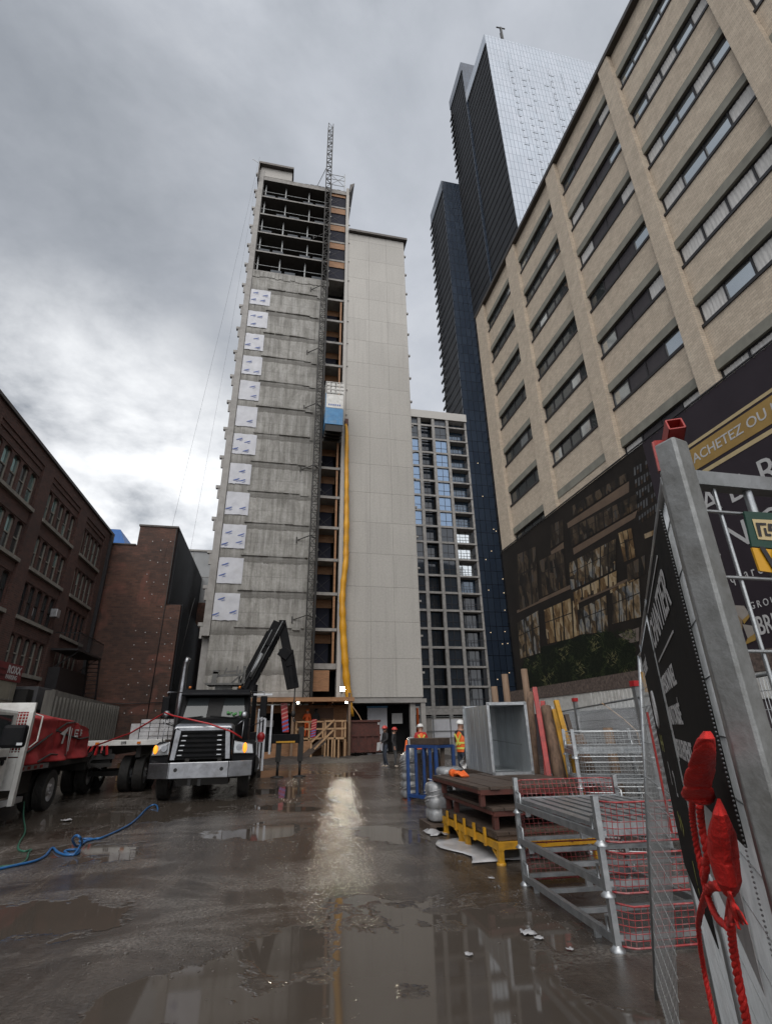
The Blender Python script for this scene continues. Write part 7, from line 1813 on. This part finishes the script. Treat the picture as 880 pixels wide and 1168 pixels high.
def rope(px, r_, name):
    pts = [RPt(*p) for p in px]; out = []
    for i in range(len(pts) - 1):
        p0, p1, p2, p3 = pts[max(i - 1, 0)], pts[i], pts[i + 1], pts[min(i + 2, len(pts) - 1)]
        for k in range(14):
            t = k / 14; out.append(.5 * ((2 * p1) + (p2 - p0) * t + (2 * p0 - 5 * p1 + 4 * p2 - p3) * t * t + (3 * p1 - p0 - 3 * p2 + p3) * t ** 3))
    out.append(pts[-1]); q = MB(); L_ = 0; prev = out[0]; strands = [[], [], []]
    for i, p in enumerate(out):
        L_ += (p - prev).length; prev = p; d = (out[min(i + 1, len(out) - 1)] - out[max(i - 1, 0)]).normalized(); a = d.orthogonal().normalized(); b = d.cross(a)
        a = (V(1, 0, 0) - d * d.x).normalized(); b = d.cross(a)
        for s_ in range(3):
            th = L_ / (r_ * 7) * 2 * PI + 2 * PI * s_ / 3; strands[s_].append(p + (a * math.cos(th) + b * math.sin(th)) * r_ * .5)
    for s_ in strands: q.tube(s_, r_ * .62, 7)
    return q.build(name, MT['ribbon'], rb)
rope([(789, 908), (789, 930), (793, 960), (798, 985), (806, 1020), (816, 1045), (830, 1058)], .0062, 'rope')
rope([(797, 918), (800, 945), (803, 960), (806, 978), (803, 985)], .0062, 'rope')
rope([(820, 1010), (808, 1014), (800, 1035), (796, 1060), (801, 1100), (808, 1135), (815, 1168), (822, 1200)], .0078, 'rope')
rope([(832, 1050), (836, 1085), (842, 1120), (848, 1150), (853, 1180)], .0062, 'rope')
rope([(803, 980), (805, 992), (802, 1004)], .006, 'rope')

# loose gravel
rr = random.Random(77); q = MB()
ico = [(0, 0, 1), (.894, 0, .447), (.276, .851, .447), (-.724, .526, .447), (-.724, -.526, .447), (.276, -.851, .447), (.724, .526, -.447), (-.276, .851, -.447), (-.894, 0, -.447), (-.276, -.851, -.447), (.724, -.526, -.447), (0, 0, -1)]
icf = [(0, 1, 2), (0, 2, 3), (0, 3, 4), (0, 4, 5), (0, 5, 1), (1, 6, 2), (2, 7, 3), (3, 8, 4), (4, 9, 5), (5, 10, 1), (6, 7, 2), (7, 8, 3), (8, 9, 4), (9, 10, 5), (10, 6, 1), (11, 7, 6), (11, 8, 7), (11, 9, 8), (11, 10, 9), (11, 6, 10)]
n_ = 0
while n_ < 5200:
    y = 3.3 + 13 * rr.random() ** 1.7; x = rr.uniform(-4.2, 2.7)
    d_ = mathutils.noise.noise(Vector((x * .7, y * .7, 1.5))) + .5 * mathutils.noise.noise(Vector((x * 2.1, y * 2.1, 4)))
    if d_ < rr.uniform(-.1, .45) or (abs(x - 1.2) < 1.3 and y < 9 and rr.random() < .93): continue
    s_ = .003 + .010 * rr.random() ** 4 + (.02 * rr.random() if rr.random() < .006 else 0); sx_, sy_, sz_ = s_ * rr.uniform(.7, 1.3), s_ * rr.uniform(.7, 1.3), s_ * rr.uniform(.4, .8)
    q._add([(x + v[0] * sx_ * rr.uniform(.85, 1.15), y + v[1] * sy_ * rr.uniform(.85, 1.15), v[2] * sz_ + .001) for v in ico], icf); n_ += 1
o = q.build('gravel', mat('wet_pebbles', (.10, .088, .078), (.035, .03, .027), 60, .35, 0, .2, 90, (.2, .18, .165), 40, .7), base=(0, 0, 0)); tag(o, 'fine loose gravel scattered over the wet mud', None, None, 'stuff')
